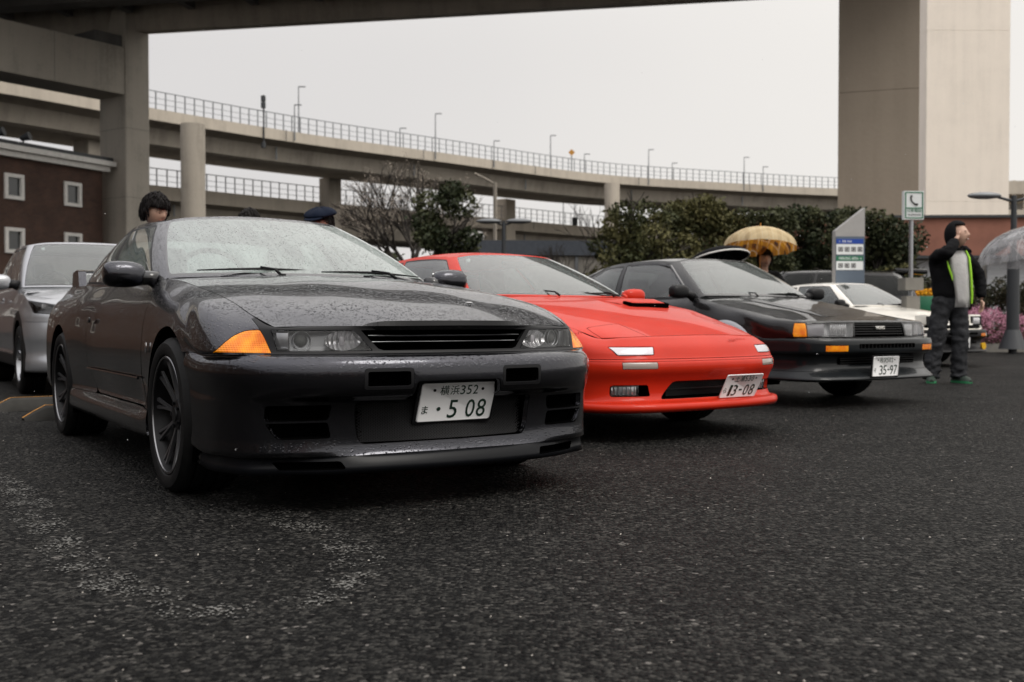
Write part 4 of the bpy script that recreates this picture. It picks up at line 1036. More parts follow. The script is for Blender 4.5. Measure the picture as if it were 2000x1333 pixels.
def plate(root, c, tilt, top, kana, num, yaw=0.0, w=.33, h=.165, frame=None, dots=None):
    """Japanese number plate; c centre, tilt leans the top forward (+x)"""
    # local frame: right (as seen from the front) = +Y car-left ... text reads left-to-right towards +Y
    rx = Vector((0, 1, 0)); upv = Vector((sin(tilt), 0, cos(tilt))); out = rx.cross(upv)
    B = Matrix((rx, upv, out)).transposed().to_4x4()
    T = Matrix.Translation(c) @ Matrix.Rotation(yaw, 4, 'Z') @ B
    bm = bmesh.new()
    pts = rpoly([(-w/2, -h/2), (w/2, -h/2), (w/2, h/2), (-w/2, h/2)], .012, 4)
    def ring(s, z): return [bm.verts.new(T @ Vector((x * (1 - s / (w/2)), y * (1 - s / (h/2)), z))) for x, y in pts]
    r = [ring(0, -.002), ring(0, .001), ring(.0015, .0028), ring(.0045, .0028), ring(.0065, .0008)]
    k = len(pts)
    for a, b in zip(r, r[1:]):
        for i in range(k): bm.faces.new((a[i], a[(i+1) % k], b[(i+1) % k], b[i]))
    bm.faces.new(r[-1]); bm.faces.new(r[0][::-1])
    p = from_bm('number_plate', bm, 'plate_white', root, angle=60)
    if frame:
        bm = bmesh.new(); fp = rpoly([(-w/2-.012, -h/2-.012), (w/2+.012, -h/2-.012), (w/2+.012, h/2+.012), (-w/2-.012, h/2+.012)], .015, 4)
        a = [bm.verts.new(T @ Vector((x, y, -.012))) for x, y in fp]; b = [bm.verts.new(T @ Vector((x, y, -.003))) for x, y in fp]
        bm.faces.new(b); 
        for i in range(len(fp)): bm.faces.new((a[i], a[(i+1) % len(fp)], b[(i+1) % len(fp)], b[i]))
        from_bm('plate_holder', bm, frame, root)
    def put(txt, x, y, ww, hh, shear=0.0, ex=.0006):
        lettering('plate_character', txt, ww, hh, T @ Matrix.Translation((x, y, .0014)), 'plate_green', p, ex, shear)
    kx = [(-.048, .043), (-.006, .040)]
    for i, ch in enumerate(top[0]): put(ch, -.062 + i * .045, .052, .038, .040)
    for i, ch in enumerate(top[1]): put(ch, .018 + i * .029, .052, .021, .039)
    put(kana, -.135, -.030, .026, .034)
    for ch, x in num:
        if ch == '.': 
            bm = bmesh.new(); bm_cyl(bm, T @ Vector((x, -.028, 0)), T @ Vector((x, -.028, .002)), .0085, n=14); from_bm('plate_character', bm, 'plate_green', p)
        elif ch == '-':
            bm = bmesh.new(); q = [T @ Vector((x + a, -.028 + b, .002)) for a, b in ((-.013, -.006), (.013, -.006), (.013, .006), (-.013, .006))]
            bm.faces.new([bm.verts.new(v) for v in q]); from_bm('plate_character', bm, 'plate_green', p)
        else: put(ch, x, -.030, .022 if ch == '1' else .040, .078, ex=.0008)
    for s in (-1, 1):
        bm = bmesh.new(); bm_cyl(bm, T @ Vector((s * .107, .054, 0)), T @ Vector((s * .107, .054, .003)), .006, n=10); from_bm('screw', bm, 'black_plastic', p)
    return p
def wiper(root, piv, tip_in, tip_out, mid_h=.012):
    bm = bmesh.new(); p, a, b = Vector(piv), Vector(tip_in), Vector(tip_out); m = (a + b) / 2
    bm_tube(bm, [p, p.lerp(m, .35) + Vector((.01, 0, .022)), m + Vector((.004, 0, mid_h + .008))], [.009, .007, .004], 6)
    bm_tube(bm, [a, a.lerp(b, .25) + Vector((.003, 0, .006)), m + Vector((.003, 0, .010)), a.lerp(b, .75) + Vector((.003, 0, .006)), b], [.003, .006, .007, .006, .003], 6)
    from_bm('wiper', bm, 'black_plastic', root, smooth=True)
def shell(name, pts_rings, mat, parent, cap=True):
    """closed loft of rings"""
    bm = bmesh.new(); R_ = [[bm.verts.new(p) for p in r] for r in pts_rings]; n = len(R_[0])
    for a, b in zip(R_, R_[1:]):
        for i in range(n): bm.faces.new((a[i], a[(i+1) % n], b[(i+1) % n], b[i]))
    if cap: bm.faces.new(R_[0][::-1]); bm.faces.new(R_[-1])
    bmesh.ops.recalc_face_normals(bm, faces=bm.faces)
    return from_bm(name, bm, mat, parent, angle=50)
def superring(c, rx, rz, n=20, p=2.6, ax=(0, 2), tilt=0.0):
    out = []
    for i in range(n):
        a = 2 * pi * i / n; ca, sa = cos(a), sin(a)
        u = rx * math.copysign(abs(ca) ** (2 / p), ca); v = rz * math.copysign(abs(sa) ** (2 / p), sa)
        u, v = u * cos(tilt) - v * sin(tilt), u * sin(tilt) + v * cos(tilt)
        q = list(c); q[ax[0]] += u; q[ax[1]] += v; out.append(tuple(q))
    return out
def mirror_unit(root, s, base, c, size, mat, glass_dark=False, foot_mat=None):
    """door mirror: a rounded housing (long axis Y) on a foot. c centre, size (depth, width, height)"""
    dx, dy, dz = size; rings = []
    prof = [(-.5, .30), (-.46, .62), (-.36, .84), (-.2, .95), (0, 1.0), (.2, .99), (.36, .93), (.46, .75), (.5, .45)]
    for f, k in prof:
        # front (forward, +x) side is the rounded back of the housing
        rings.append(superring((c[0] + (1 - k) * -.01, s * (c[1] + f * dy), c[2] + .004 * k), dx * .5 * (k ** .8), dz * .5 * k, 20, 2.5))
    h = shell('mirror_housing', rings if s > 0 else rings, mat, root)
    bm = bmesh.new(); bm_box(bm, (c[0] - dx * .47, s * c[1], c[2]), (.01, dy * .82, dz * .74), bev=.004); from_bm('mirror_glass', bm, 'chrome', h, angle=40)
    bm = bmesh.new()
    bm_tube(bm, [base, ((base[0] + c[0]) / 2, s * (abs(base[1]) * .45 + (c[1] - dy * .4) * .55), (base[2] + c[2]) / 2), (c[0], s * (c[1] - dy * .35), c[2] - dz * .1)], [dz * .34, dz * .28, dz * .30], 10)
    from_bm('mirror_foot', bm, foot_mat or mat, h, smooth=True)
    return h
def seat(root, x, y, z=.35, mat='interior_dark'):
    bm = bmesh.new()
    bm_box(bm, (x, y, z), (.5, .48, .16), bev=.04); bm_box(bm, (x - .28, y, z + .34), (.14, .46, .60), (0, R(-14), 0), bev=.05)
    bm_box(bm, (x - .37, y, z + .72), (.09, .24, .17), (0, R(-10), 0), bev=.035)
    return from_bm('seat', bm, mat, root, angle=50)
def steering(root, x, y, z, tilt=25):
    bm = bmesh.new(); m = Matrix.Translation((x, y, z)) @ Matrix.Rotation(R(90 - tilt), 4, 'Y')
    pts = [m @ Vector((.18 * cos(a), .18 * sin(a), 0)) for a in [2 * pi * i / 24 for i in range(25)]]
    bm_tube(bm, pts, .014, 8); bm_tube(bm, [m @ Vector((0, -.17, 0)), m @ Vector((0, 0, -.03)), m @ Vector((0, .17, 0))], .016, 6)
    bm_tube(bm, [m @ Vector((0, 0, -.03)), m @ Vector((0, 0, -.3))], .03, 8)
    return from_bm('steering_wheel', bm, 'interior_dark', root, smooth=True)
def lamp_inside(root, name, c, r, depth=.05, mat='reflector', n=24, ax=Vector((1, 0, 0))):
    bm = bmesh.new(); q = ax.to_track_quat('Y', 'Z').to_matrix().to_4x4()
    lathe(bm, [(.004, -depth), (r * .45, -depth * .9), (r * .8, -depth * .55), (r, 0), (r * 1.04, .003), (r * 1.08, 0)], n, 'Y')
    bmesh.ops.transform(bm, matrix=Matrix.Translation(c) @ q, verts=bm.verts); return from_bm(name, bm, mat, root, smooth=True)
def seal(name, bm_pts, rad, mat, root): return tube_obj(name, bm_pts, rad, mat, root, 6)

def wall_net(cols, subs_u, subs_v): return net(np.array(cols), subs_u, subs_v, True, True)
# ------------------------------------------------------------------ dark grey coupe (the nearest car)
basic('lamp_grey', (.16, .165, .17), .25, metal=.5, coat=.5)
def build_coupe():
    root = car_root('coupe', -.7184, 4.9805, 31.752, 'glossy dark grey two door coupe with round amber corner lamps, nearest to the camera')
    # plan of the bumper face and how deep it is undercut there
    face = [(.99, 0, 1, 0, 1), (.984, .2, 1, .06, 1), (.962, .385, .98, .2, .95), (.912, .56, .9, .43, .7), (.835, .70, .72, .69, .4), (.745, .785, .5, .86, .22), (.62, .835, .22, .97, .15), (.45, .862, .08, 1, .1)]
    zo = [(.158, -.22, 0), (.150, -.062, 0), (.205, -.082, 0), (.218, -.098, 1), (.262, -.108, 1), (.415, -.085, 1), (.448, -.012, 1), (.525, 0, 1), (.570, -.010, 1), (.590, -.030, 1)]
    up = [[(.935,0,.5955),(.925,0,.606),(.915,0,.690),(.938,0,.7035)], [(.925,.2,.5955),(.915,.2,.606),(.905,.2,.690),(.928,.2,.7025)],
          [(.905,.375,.5955),(.893,.37,.606),(.878,.37,.690),(.880,.365,.702)], [(.860,.535,.5955),(.845,.53,.606),(.815,.527,.690),(.803,.52,.701)],
          [(.790,.672,.5955),(.778,.668,.606),(.752,.664,.687),(.742,.657,.6985)], [(.716,.772,.5965),(.708,.772,.609),(.635,.745,.693),(.585,.692,.745)],
          [(.617,.829,.597),(.612,.831,.612),(.51,.795,.728),(.43,.702,.787)], [(.449,.858,.60),(.443,.859,.63),(.36,.815,.765),(.28,.708,.818)]]
    cols = []
    for (px, py, nx, ny, k), u in zip(face, up):
        c = []
        for z, o, kk in zo:
            oo = o * (k if kk else 1.0) if o < -.04 else o
            if z < .21: oo = o * (1 if k > .3 else .5)
            c.append((px + nx * oo, max(py + ny * oo, 0) if py > 0 else 0, z))
        cols.append(c + u)
    def side(x, ez, ey, ys, zs, xt=None):
        n = len(zs); xt = x if xt is None else xt
        return [(x + (xt - x) * (i / 13) ** 2, y, z) for i, (y, z) in enumerate(zip(ys, zs))] + [(xt, ey, ez)]
    zf = [.20, .205, .235, .27, .33, .43, .50, .56, .60, .65, .70, .76, .815]
    yf = [.80, .858, .868, .873, .876, .878, .879, .879, .877, .872, .860, .832, .785]
    cols.append(side(.22, .847, .710, yf, zf, .08)); cols.append(side(0, .874, .712, yf, [z + (.012 if z > .7 else 0) for z in zf], -.12))
    yd0 = [.78, .862, .868, .868, .862, .862, .862, .862, .860, .854, .844, .822, .782]
    cols.append(side(-.33, .903, .713, yd0, [.20, .205, .235, .28, .335, .44, .49, .56, .62, .68, .74, .80, .855], -.36))
    zs = [.195, .200, .262, .292, .325, .44, .463, .56, .64, .70, .76, .82, .868]; ys = [.76, .868, .880, .870, .822, .842, .850, .856, .853, .846, .833, .808, .775]
    cols.append(side(-.60, .918, .722, ys, zs, -.62))
    cols.append(side(-1.1, .905, .744, ys, zs)); cols.append(side(-1.62, .908, .744, ys, zs))
    zq = [.195, .200, .262, .292, .33, .44, .47, .57, .66, .73, .79, .845, .885]
    cols.append(side(-2.08, .92, .742, [.76, .868, .878, .872, .850, .862, .866, .872, .872, .866, .850, .820, .785], zq))
    cols.append(side(-2.60, .938, .722, [.76, .86, .874, .878, .880, .882, .883, .884, .882, .874, .852, .812, .770], zq))
    cols.append(side(-3.05, .945, .70, [.72, .82, .845, .86, .868, .872, .873, .872, .868, .858, .832, .79, .745], zq))
    cols.append(side(-3.36, .945, .68, [.66, .76, .79, .81, .825, .83, .832, .832, .828, .818, .80, .765, .72], zq))
    for X, Y in ((-3.52, .70), (-3.60, .42), (-3.62, 0)):
        cols.append([(X + .12, Y * .93, .22), (X + .06, Y, .24), (X + .03, Y, .28), (X + .01, Y, .32), (X, Y, .38), (X - .02, Y, .44), (X - .02, Y, .50), (X - .01, Y, .58), (X, Y, .66), (X + .01, Y, .74), (X + .02, Y * .99, .80), (X + .03, Y * .98, .87), (X + .05, Y * .96, .92), (X + .09, Y * .93, .945)])
    su = [8, 8, 8, 8, 8, 8, 8, 9, 10, 10, 10, 12, 12, 12, 14, 12, 8, 8, 8, 8]
    sv = [2, 2, 2, 2, 5, 3, 4, 3, 2, 2, 5, 4, 4]
    cols = np.array(cols); S = Surf(net(cols, su, sv, True, True))
    fr = lambda c: c.x > .25
    # wheel arches
    S.cut('hole', circle(0, .325, .372), (0, 2), lambda c: c.y > .3)
    S.cut('hole', circle(-2.615, .325, .368), (0, 2), lambda c: c.y > .3)
    # panels
    S.cut('front_bumper', [(.2, -.1), (1.3, -.1), (1.3, .5965), (.30, .5965)], (0, 2), fr, ['_'])
    S.cut('front_lip', [(.2, -.1), (1.3, -.1), (1.3, .2135), (.2, .2135)], (0, 2), lambda c: c.x > .4, ['front_bumper'])
    S.cut('side_skirt', [(-.30, .0), (-.30, .318), (-2.3, .318), (-2.3, 0)], (0, 2), lambda c: -2.4 < c.x < -.2, ['_'])
    S.cut('door', rpoly([(-.535, .322), (-.505, .50), (-.50, .98), (-1.80, .98), (-1.83, .70), (-1.80, .48), (-1.70, .322)], [.02, .1, .01, .01, .1, .15, .1], 5), (0, 2), lambda c: c.y > .5, ['_'])
    S.cut('front_fender', [(-.5, .3), (-.5, 1.1), (.9, 1.1), (.9, .5965), (.2, .5965), (.2, .2), (-.5, .2)], (0, 2), lambda c: c.x > -.56, ['_'])
    # lamps and grille, cut in front view
    S.cut('turn_signal', rpoly([(.677, .602), (.700, .689), (.735, .686), (.775, .668), (.812, .638), (.842, .602)], [.004, .006, .03, .03, .03, .004], 4), (1, 2), fr, ['_', 'front_fender'])
    S.cut('headlight', rpoly([(.325, .6085), (.392, .6855), (.672, .688), (.660, .6085)], [.008, .01, .006, .006], 3), (1, 2), fr, ['_', 'front_fender'])
    S.cut('grille', [(-.01, .6095), (.285, .6095), (.305, .616), (.368, .6865), (-.01, .6865)], (1, 2), fr, ['_', 'front_fender'])
    S.cut('brow', [(-.01, .598), (.70, .598), (.70, .73), (-.01, .73)], (1, 2), lambda c: c.x > .6, ['_', 'front_fender'])
    F = 'front_bumper'
    S.cut('intake', rpoly([(-.01, .2555), (.362, .2555), (.382, .30), (.390, .418), (.195, .418), (.180, .492), (-.01, .494)], [0, .02, .02, .02, .012, .012, 0], 4), (1, 2), lambda c: c.x > .6, [F])
    S.cut('slot', rpoly([(.208, .4765), (.375, .4765), (.375, .533), (.208, .533)], .010, 4), (1, 2), lambda c: c.x > .6, [F])
    S.cut('slot_rim', rpoly([(.196, .4655), (.388, .4655), (.388, .544), (.196, .544)], .014, 4), (1, 2), lambda c: c.x > .6, [F])
    S.cut('vent', rpoly([(.490, .352), (.710, .352), (.708, .408), (.478, .408)], [.012, .015, .012, .012], 4), (1, 2), lambda c: c.x > .5, [F])
    S.cut('vent_low', rpoly([(.478, .284), (.672, .284), (.708, .342), (.490, .342)], [.014, .02, .012, .012], 4), (1, 2), lambda c: c.x > .5, [F])
    S.cut('lip_slot', rpoly([(.43, .168), (.655, .168), (.675, .196), (.445, .196)], .008, 3), (1, 2), lambda c: c.x > .5, ['front_lip'])
    S.cut('quarter', [(-1.7, 0), (-4, 0), (-4, 1.1), (-1.7, 1.1)], (0, 2), None, ['_'])
    P = 'gunmetal_paint'
    panel('front_bumper', S.get('front_bumper'), P, root, 'both', .0012, .02, fdir=lambda c: Vector((c.x - .3, c.y * 1.0, 0)).normalized() * .02)
    panel('brow', S.get('brow'), 'black_plastic', root, 'both', .0, .02)
    panel('front_lip', S.get('front_lip'), 'lip_black', root, 'both', .0012, .02)
    panel('grille_frame', S.get('slot_rim'), 'black_plastic', root, 'both', .0, .012)
    recess('bumper_duct', S.get('slot'), (-.09, -.01, -.004), 'dark_void', root, 'both', shrink=.9)
    g = recess('grille', S.get('grille'), (-.10, 0, 0), 'dark_void', root, 'both')
    for z, dx, yy in ((.664, .004, .335), (.640, .000, .318)):
        bm = bmesh.new()
        pts = [(.908 - .115 * (t * .33) ** 2 * 2.6 - .008 + dx, t * yy, z) for t in [i / 10 for i in range(-10, 11)]]
        rr = [[bm.verts.new((x + a, y, zz + b)) for a, b in ((0, .0028), (.002, 0), (0, -.003), (-.03, -.007), (-.03, .002))] for x, y, zz in pts]
        for a, b in zip(rr, rr[1:]):
            for i in range(5): bm.faces.new((a[i], a[(i+1) % 5], b[(i+1) % 5], b[i]))
        bmesh.ops.recalc_face_normals(bm, faces=bm.faces); from_bm('grille_slat', bm, 'black_gloss', g, angle=30)
        tube_obj('slat_trim', [(x + .0025, y, zz + .0015) for x, y, zz in pts], .0016, 'satin_metal', g, 5)
    # mesh intake
    inn = recess('lower_intake', S.get('intake'), (-.12, 0, 0), 'dark_void', root, 'both')
    bm = bmesh.new(); xf = lambda y, z: .885 - .30 * y * y - .02 - .0 * z
    k = 0
    for i in range(-60, 61):
        for sgn in (1, -1):
            pts = []
            for q in range(0, 13):
                z = .258 + (.418 - .258) * q / 12; y = i * .0135 + sgn * (z - .258) * 2.2
                if abs(y) < .372: pts.append((xf(y, z) + sgn * .0006, y, z))
            if len(pts) > 1:
                a, b = Vector(pts[0]), Vector(pts[-1]); n = max(1, int(abs(a.y - b.y) / .06))
                L = [a.lerp(b, t / n) for t in range(n + 1)]
                for p in L: p.x = xf(p.y, p.z) + sgn * .0006
                for p, r in zip(L, L[1:]):
                    d = .0017
                    vs = [bm.verts.new(p + Vector((0, 0, d))), bm.verts.new(p + Vector((.0015, 0, 0))), bm.verts.new(p - Vector((0, 0, d))), bm.verts.new(r + Vector((0, 0, d))), bm.verts.new(r + Vector((.0015, 0, 0))), bm.verts.new(r - Vector((0, 0, d)))]
                    bm.faces.new((vs[0], vs[1], vs[4], vs[3])); bm.faces.new((vs[1], vs[2], vs[5], vs[4]))
    basic('mesh_metal', (.05, .05, .052), .35, metal=.6); tag(from_bm('intake_mesh', bm, 'mesh_metal', inn), kind='stuff')
    for nm in ('vent', 'vent_low'): recess('air_vent', S.get(nm), (-.085, -.02, .004), 'dark_void', root, 'both', shrink=.92)
    recess('lip_duct', S.get('lip_slot'), (-.06, -.01, 0), 'dark_void', root, 'both', shrink=.95)
    for s in (-1, 1):
        panel('headlight_lens', S.get('headlight'), 'lens', root, s, .003, .004)
        hl = recess('headlight', S.get('headlight'), (-.06, 0, 0), 'lamp_grey', root, s, shrink=.97)
        # projector, ring and inner high beam
        ax = Vector((1, s * .28, 0)).normalized()
        c = Vector((.780, s * .565, .648))
        lamp_inside(hl, 'projector', c + ax * -.015, .034, .030, 'satin_metal', ax=ax)
        bm = bmesh.new(); bmesh.ops.create_uvsphere(bm, u_segments=20, v_segments=12, radius=.026, matrix=Matrix.Translation(c + ax * -.024)); from_bm('projector_lens', bm, 'interior_grey', hl, smooth=True)
        bm = bmesh.new(); q = ax.to_track_quat('Y', 'Z').to_matrix().to_4x4(); lathe(bm, [(.0335, 0), (.0345, .003), (.0355, 0), (.0345, -.003), (.0335, 0)], 40, 'Y'); bmesh.ops.transform(bm, matrix=Matrix.Translation(c + ax * .003) @ q, verts=bm.verts); from_bm('trim_ring', bm, 'satin_metal', hl, smooth=True)
        c2 = Vector((.842, s * .425, .646))
        bm = bmesh.new(); q = Vector((1, s * .15, 0)).to_track_quat('Y', 'Z').to_matrix().to_4x4()
        lathe(bm, [(.010, -.03), (.022, -.026), (.034, -.012), (.040, 0)], 24, 'Y'); bmesh.ops.transform(bm, matrix=Matrix.Translation(c2) @ q @ Matrix.Diagonal((1.75, 1, .92, 1)), verts=bm.verts); from_bm('reflector_bowl', bm, 'reflector', hl, smooth=True)
        bm = bmesh.new(); bm_box(bm, c2 + Vector((-.012, 0, 0)), (.02, .018, .034), bev=.005); from_bm('bulb', bm, 'lamp_white', hl, angle=40)
        bm = bmesh.new(); bm_box(bm, (.752, s * .628, .648), (.006, .045, .062), (0, 0, s * R(30)), bev=.002); from_bm('reflector_strip', bm, 'satin_metal', hl, angle=40)
        ts = panel('turn_signal', S.get('turn_signal'), 'amber', root, s, .002, .03)
        panel('side_skirt', S.get('side_skirt'), P, root, s)
        panel('front_fender', S.get('front_fender'), P, root, s)
        d = panel('door', S.get('door'), P, root, s)
        box_obj('door_handle', (-1.70, s * .866, .722), (.05, .012, .030), 'black_gloss', d, bev=.005)
        tube_obj('door_moulding', [(-.56, s * .858, .452), (-1.1, s * .858, .452), (-1.79, s * .858, .452)], .007, 'black_gloss', d, 6)
        panel('rear_quarter', S.get('quarter'), P, root, s)
        box_obj('fender_badge', (-.36, s * .868, .60), (.030, .006, .045), 'chrome', root, bev=.002)
        bm = bmesh.new(); bm_box(bm, (-.62, s * .80, .20), (.4, .06, .03), bev=.008)
        bm_box(bm, (-2.02, s * .85, .245), (.34, .05, .05), (0, R(4), 0), bev=.012); from_bm('skirt_spat', bm, 'black_plastic', root, angle=40)
    # bonnet
    e = [tuple(c[13]) for c in cols[4:12]]
    ctr = [(.938, 0, .7035), (.72, 0, .780), (.54, 0, .825), (.34, 0, .862), (.12, 0, .893), (-.10, 0, .915), (-.31, 0, .930), (-.50, 0, .936)]
    row0 = [tuple(cols[i][13]) for i in range(5)]
    # five stations across must meet the five front columns
    Pn = cap_net(e, ctr, fs=(0, .30, .555, .79, 1), pz=3.0, px=2.2, row0=row0)
    for i in range(1, 8):
        for j in (0, 1): Pn[i, j, 2] += .006
    hood = full_sheet('bonnet', net(Pn, [10, 7, 8, 8, 8, 8, 8], [8, 8, 8, 8], vs0=True), P, root, flange=.018)
    # greenhouse
    G = [((-.50, 0, .935), (-1.32, 0, 1.300)), ((-.52, .35, .934), (-1.335, .255, 1.295)), ((-.575, .58, .930), (-1.365, .42, 1.284)), ((-.645, .70, .922), (-1.405, .500, 1.268)),
         ((-.70, .737, .905), (-1.46, .532, 1.262)), ((-1.1, .748, .895), (-1.68, .550, 1.272)), ((-1.72, .748, .895), (-1.97, .552, 1.270)), ((-2.25, .740, .915), (-2.22, .540, 1.255)),
         ((-2.72, .70, .935), (-2.40, .512, 1.235)), ((-2.92, .64, .948), (-2.46, .455, 1.238)), ((-3.02, .38, .955), (-2.50, .28, 1.256)), ((-3.05, 0, .957), (-2.52, 0, 1.262))]
    gn = gh_net(G, .022); su2 = [8, 8, 6, 4, 12, 10, 10, 10, 6, 8, 8]; sv2 = [5, 5, 5, 5]
    U = UVSurf(gn, su2, sv2, True, True)
    U.uvcut('ws_trim', rpoly([(-.2, .03), (2.93, .03), (2.93, .97), (-.2, .97)], .06, 4)); U.uvcut('windscreen', rpoly([(-.2, .055), (2.85, .055), (2.85, .945), (-.2, .945)], .08, 5))
    U.uvcut('sg_trim', rpoly([(4.12, .06), (6.12, .06), (6.12, .94), (4.12, .94)], .03, 3)); U.uvcut('side_window', rpoly([(4.20, .08), (6.0, .08), (6.0, .90), (4.20, .90)], [.02, .02, .02, .02], 3))
    U.uvcut('qg_trim', rpoly([(6.16, .06), (7.75, .06), (7.25, .94), (6.16, .94)], .05, 3)); U.uvcut('quarter_window', rpoly([(6.22, .10), (7.62, .10), (7.2, .88), (6.22, .88)], .05, 3))
    U.uvcut('rear_window', rpoly([(9.2, .06), (11.2, .06), (11.2, .94), (9.2, .94)], .06, 4))
    U.warp()
    panel('windscreen', U.get('windscreen'), 'windscreen_glass', root, 'both', 0, 0); panel('windscreen_surround', U.get('ws_trim'), 'black_gloss', root, 'both', 0, .01)
    panel('rear_window', U.get('rear_window'), 'clear_windscreen', root, 'both', 0, 0)
    for s in (-1, 1):
        panel('pillar', U.get('_'), P, root, s, 0, .012)
        panel('side_window', U.get('side_window'), 'side_glass', root, s, 0, 0); panel('quarter_window', U.get('quarter_window'), 'side_glass', root, s, 0, 0)
        panel('window_seal', U.get('sg_trim'), 'black_plastic', root, s, 0, .01); panel('window_seal', U.get('qg_trim'), 'black_plastic', root, s, 0, .01)
    re = [G[i][1] for i in range(3, 10)]; rc = [(-1.32, 0, 1.300), (-1.48, 0, 1.318), (-1.7, 0, 1.334), (-1.98, 0, 1.338), (-2.22, 0, 1.322), (-2.42, 0, 1.290), (-2.52, 0, 1.262)]
    rp = cap_net(re, rc, fs=(0, .5, .84, 1), pz=2.2, px=2.0, row0=[G[i][1] for i in range(4)], rowN=[G[11][1], G[10][1], ((-2.48), .38, 1.247), G[9][1]])
    full_sheet('roof', net(rp, [4, 6, 8, 8, 6, 5], [8, 8, 5], vs0=True), P, root, gap=0, flange=.006)
    # boot lid
    bl = np.array([[(-3.05, 0, .955), (-3.02, .38, .953), (-2.92, .64, .946), (-2.72, .72, .936)], [(-3.3, 0, .957), (-3.28, .38, .957), (-3.2, .60, .952), (-3.05, .705, .944)], [tuple(cols[19][13]), tuple(cols[18][13]), tuple(cols[17][13]), tuple(cols[16][13])]])
    bl[2][0] = (-3.53, 0, .945); full_sheet('boot_lid', net(bl, [8, 8], [8, 8, 6], vs0=True), P, root)
    # cowl, wipers, interior
    bm = bmesh.new()
    for a in range(12):
        y0, y1 = -.70 + a * 1.40 / 12, -.70 + (a + 1) * 1.40 / 12; f = lambda y: -.50 - .13 * (abs(y) / .70) ** 2.2
        q = [(f(y0) + .05, y0, .915), (f(y1) + .05, y1, .915), (f(y1) - .06, y1, .932), (f(y0) - .06, y0, .932)]; bm.faces.new([bm.verts.new(p) for p in q])
    from_bm('cowl', bm, 'black_plastic', root)
    wiper(root, (-.50, -.18, .942), (-.585, .05, .972), (-.565, -.58, .962)); wiper(root, (-.53, .46, .938), (-.60, .62, .955), (-.56, .05, .968))
    f = box_obj('floor_pan', (-1.3, 0, .33), (4.1, 1.36, .28), 'dark_void', root); 
    box_obj('bulkhead', (-.42, 0, .62), (.25, 1.3, .5), 'dark_void', root)
    box_obj('dashboard', (-.86, 0, .84), (.42, 1.30, .14), 'interior_grey', root, (0, R(6), 0), bev=.04)
    for s in (-1, 1): seat(root, -1.62, s * .37, mat='interior_grey')
    bm = bmesh.new(); bm_box(bm, (-2.45, 0, .62), (.2, 1.2, .6), (0, R(-18), 0), bev=.06); bm_box(bm, (-2.2, 0, .45), (.5, 1.2, .16), bev=.05); from_bm('rear_seat', bm, 'interior_grey', root, angle=50)
    box_obj('parcel_shelf', (-2.78, 0, .92), (.5, 1.2, .02), 'interior_light', root)
    box_obj('headlining', (-1.95, 0, 1.262), (.95, .95, .01), 'interior_light', root)
    steering(root, -1.02, -.37, .93)
    box_obj('rear_view_mirror', (-1.27, 0, 1.20), (.03, .22, .06), 'black_gloss', root, bev=.015)
    tube_obj('tax_sticker', [(-1.33, -.38, 1.255), (-1.325, -.38, 1.245)], .012, 'plate_white', root, 10)
    wheelhouse(root, 0, .325, .385, .858, .5); wheelhouse(root, -2.615, .325, .38, .858, .5)
    for s in (-1, 1):
        mirror_unit(root, s, (-.70, s * .735, .915), (-.73, .880, .938), (.115, .195, .128), P, foot_mat='black_gloss')
        for x in (0, -2.615): wheel(root, x, s * .868, .327, .250, .25, s, (10, .075, .017, .004), caliper='caliper_yellow' if s < 0 else None)
    # boot spoiler
    bm = bmesh.new(); sec = [(-.10, .0), (-.06, .016), (.03, .018), (.10, .004), (.10, -.004), (0, -.010)]
    rr = []
    for y in [-.64 + 1.28 * i / 12 for i in range(13)]:
        rr.append([bm.verts.new((-3.36 + a, y, 1.05 + b)) for a, b in sec])
    for a, b in zip(rr, rr[1:]):
        for i in range(6): bm.faces.new((a[i], a[(i+1) % 6], b[(i+1) % 6], b[i]))
    bm.faces.new(rr[0][::-1]); bm.faces.new(rr[-1])
    for s in (-1, 1): prism(bm, [(-3.50, .93), (-3.22, .93), (-3.26, 1.055), (-3.46, 1.055)], s * .60, s * .65, 'Y')
    from_bm('rear_wing', bm, P, root, angle=40)
    for s in (-1, 1): box_obj('washer_jet', (-.38, s * .22, .942), (.02, .03, .008), 'black_plastic', root, bev=.003)
    plate(root, (.905, .028, .403), .393, ('横浜', '352'), 'ま', [('.', -.075), ('5', -.012), ('0', .067), ('8', .117)], frame='black_plastic')
    box_obj('plate_bracket', (.86, .028, .42), (.03, .30, .10), 'dark_void', root)
    return root
coupe = build_coupe()
# ------------------------------------------------------------------ shared body maker for the other cars
def front_cols(face, zo, up):
    cols = []
    for (px_, py_, nx, ny, k), u in zip(face, up):
        c = []
        for z, o, kk in zo:
            oo = o * (k if kk else 1.0); c.append((px_ + nx * oo, max(py_ + ny * oo, 0) if py_ > 0 else 0, z))
        cols.append(c + list(u))
    return cols
def side_col(x, ex, ey, ez, ys, zs): return [(x + (ex - x) * (i / 13) ** 2, y, z) for i, (y, z) in enumerate(zip(ys, zs))] + [(ex, ey, ez)]
def rear_cols(x, w, ztop, zb=.24, lean=.10):
    out = []
    zs = [zb - .02, zb, zb + .04, zb + .08, .38, .44, .50, .58, .66, .74, .80]
    zs = [z for z in zs]; top = [ztop - .08, ztop - .02, ztop]
    for X, Y in ((x + .14, w * .93), (x + .03, w * .55), (x, 0)):
        c = []
        for i, z in enumerate(zs + top): c.append((X + (.12 if i == 0 else 0) + lean * max(0, i - 6) / 7 * .6, Y * (1 - .02 * max(0, i - 6)), z))
        out.append(c)
    return out
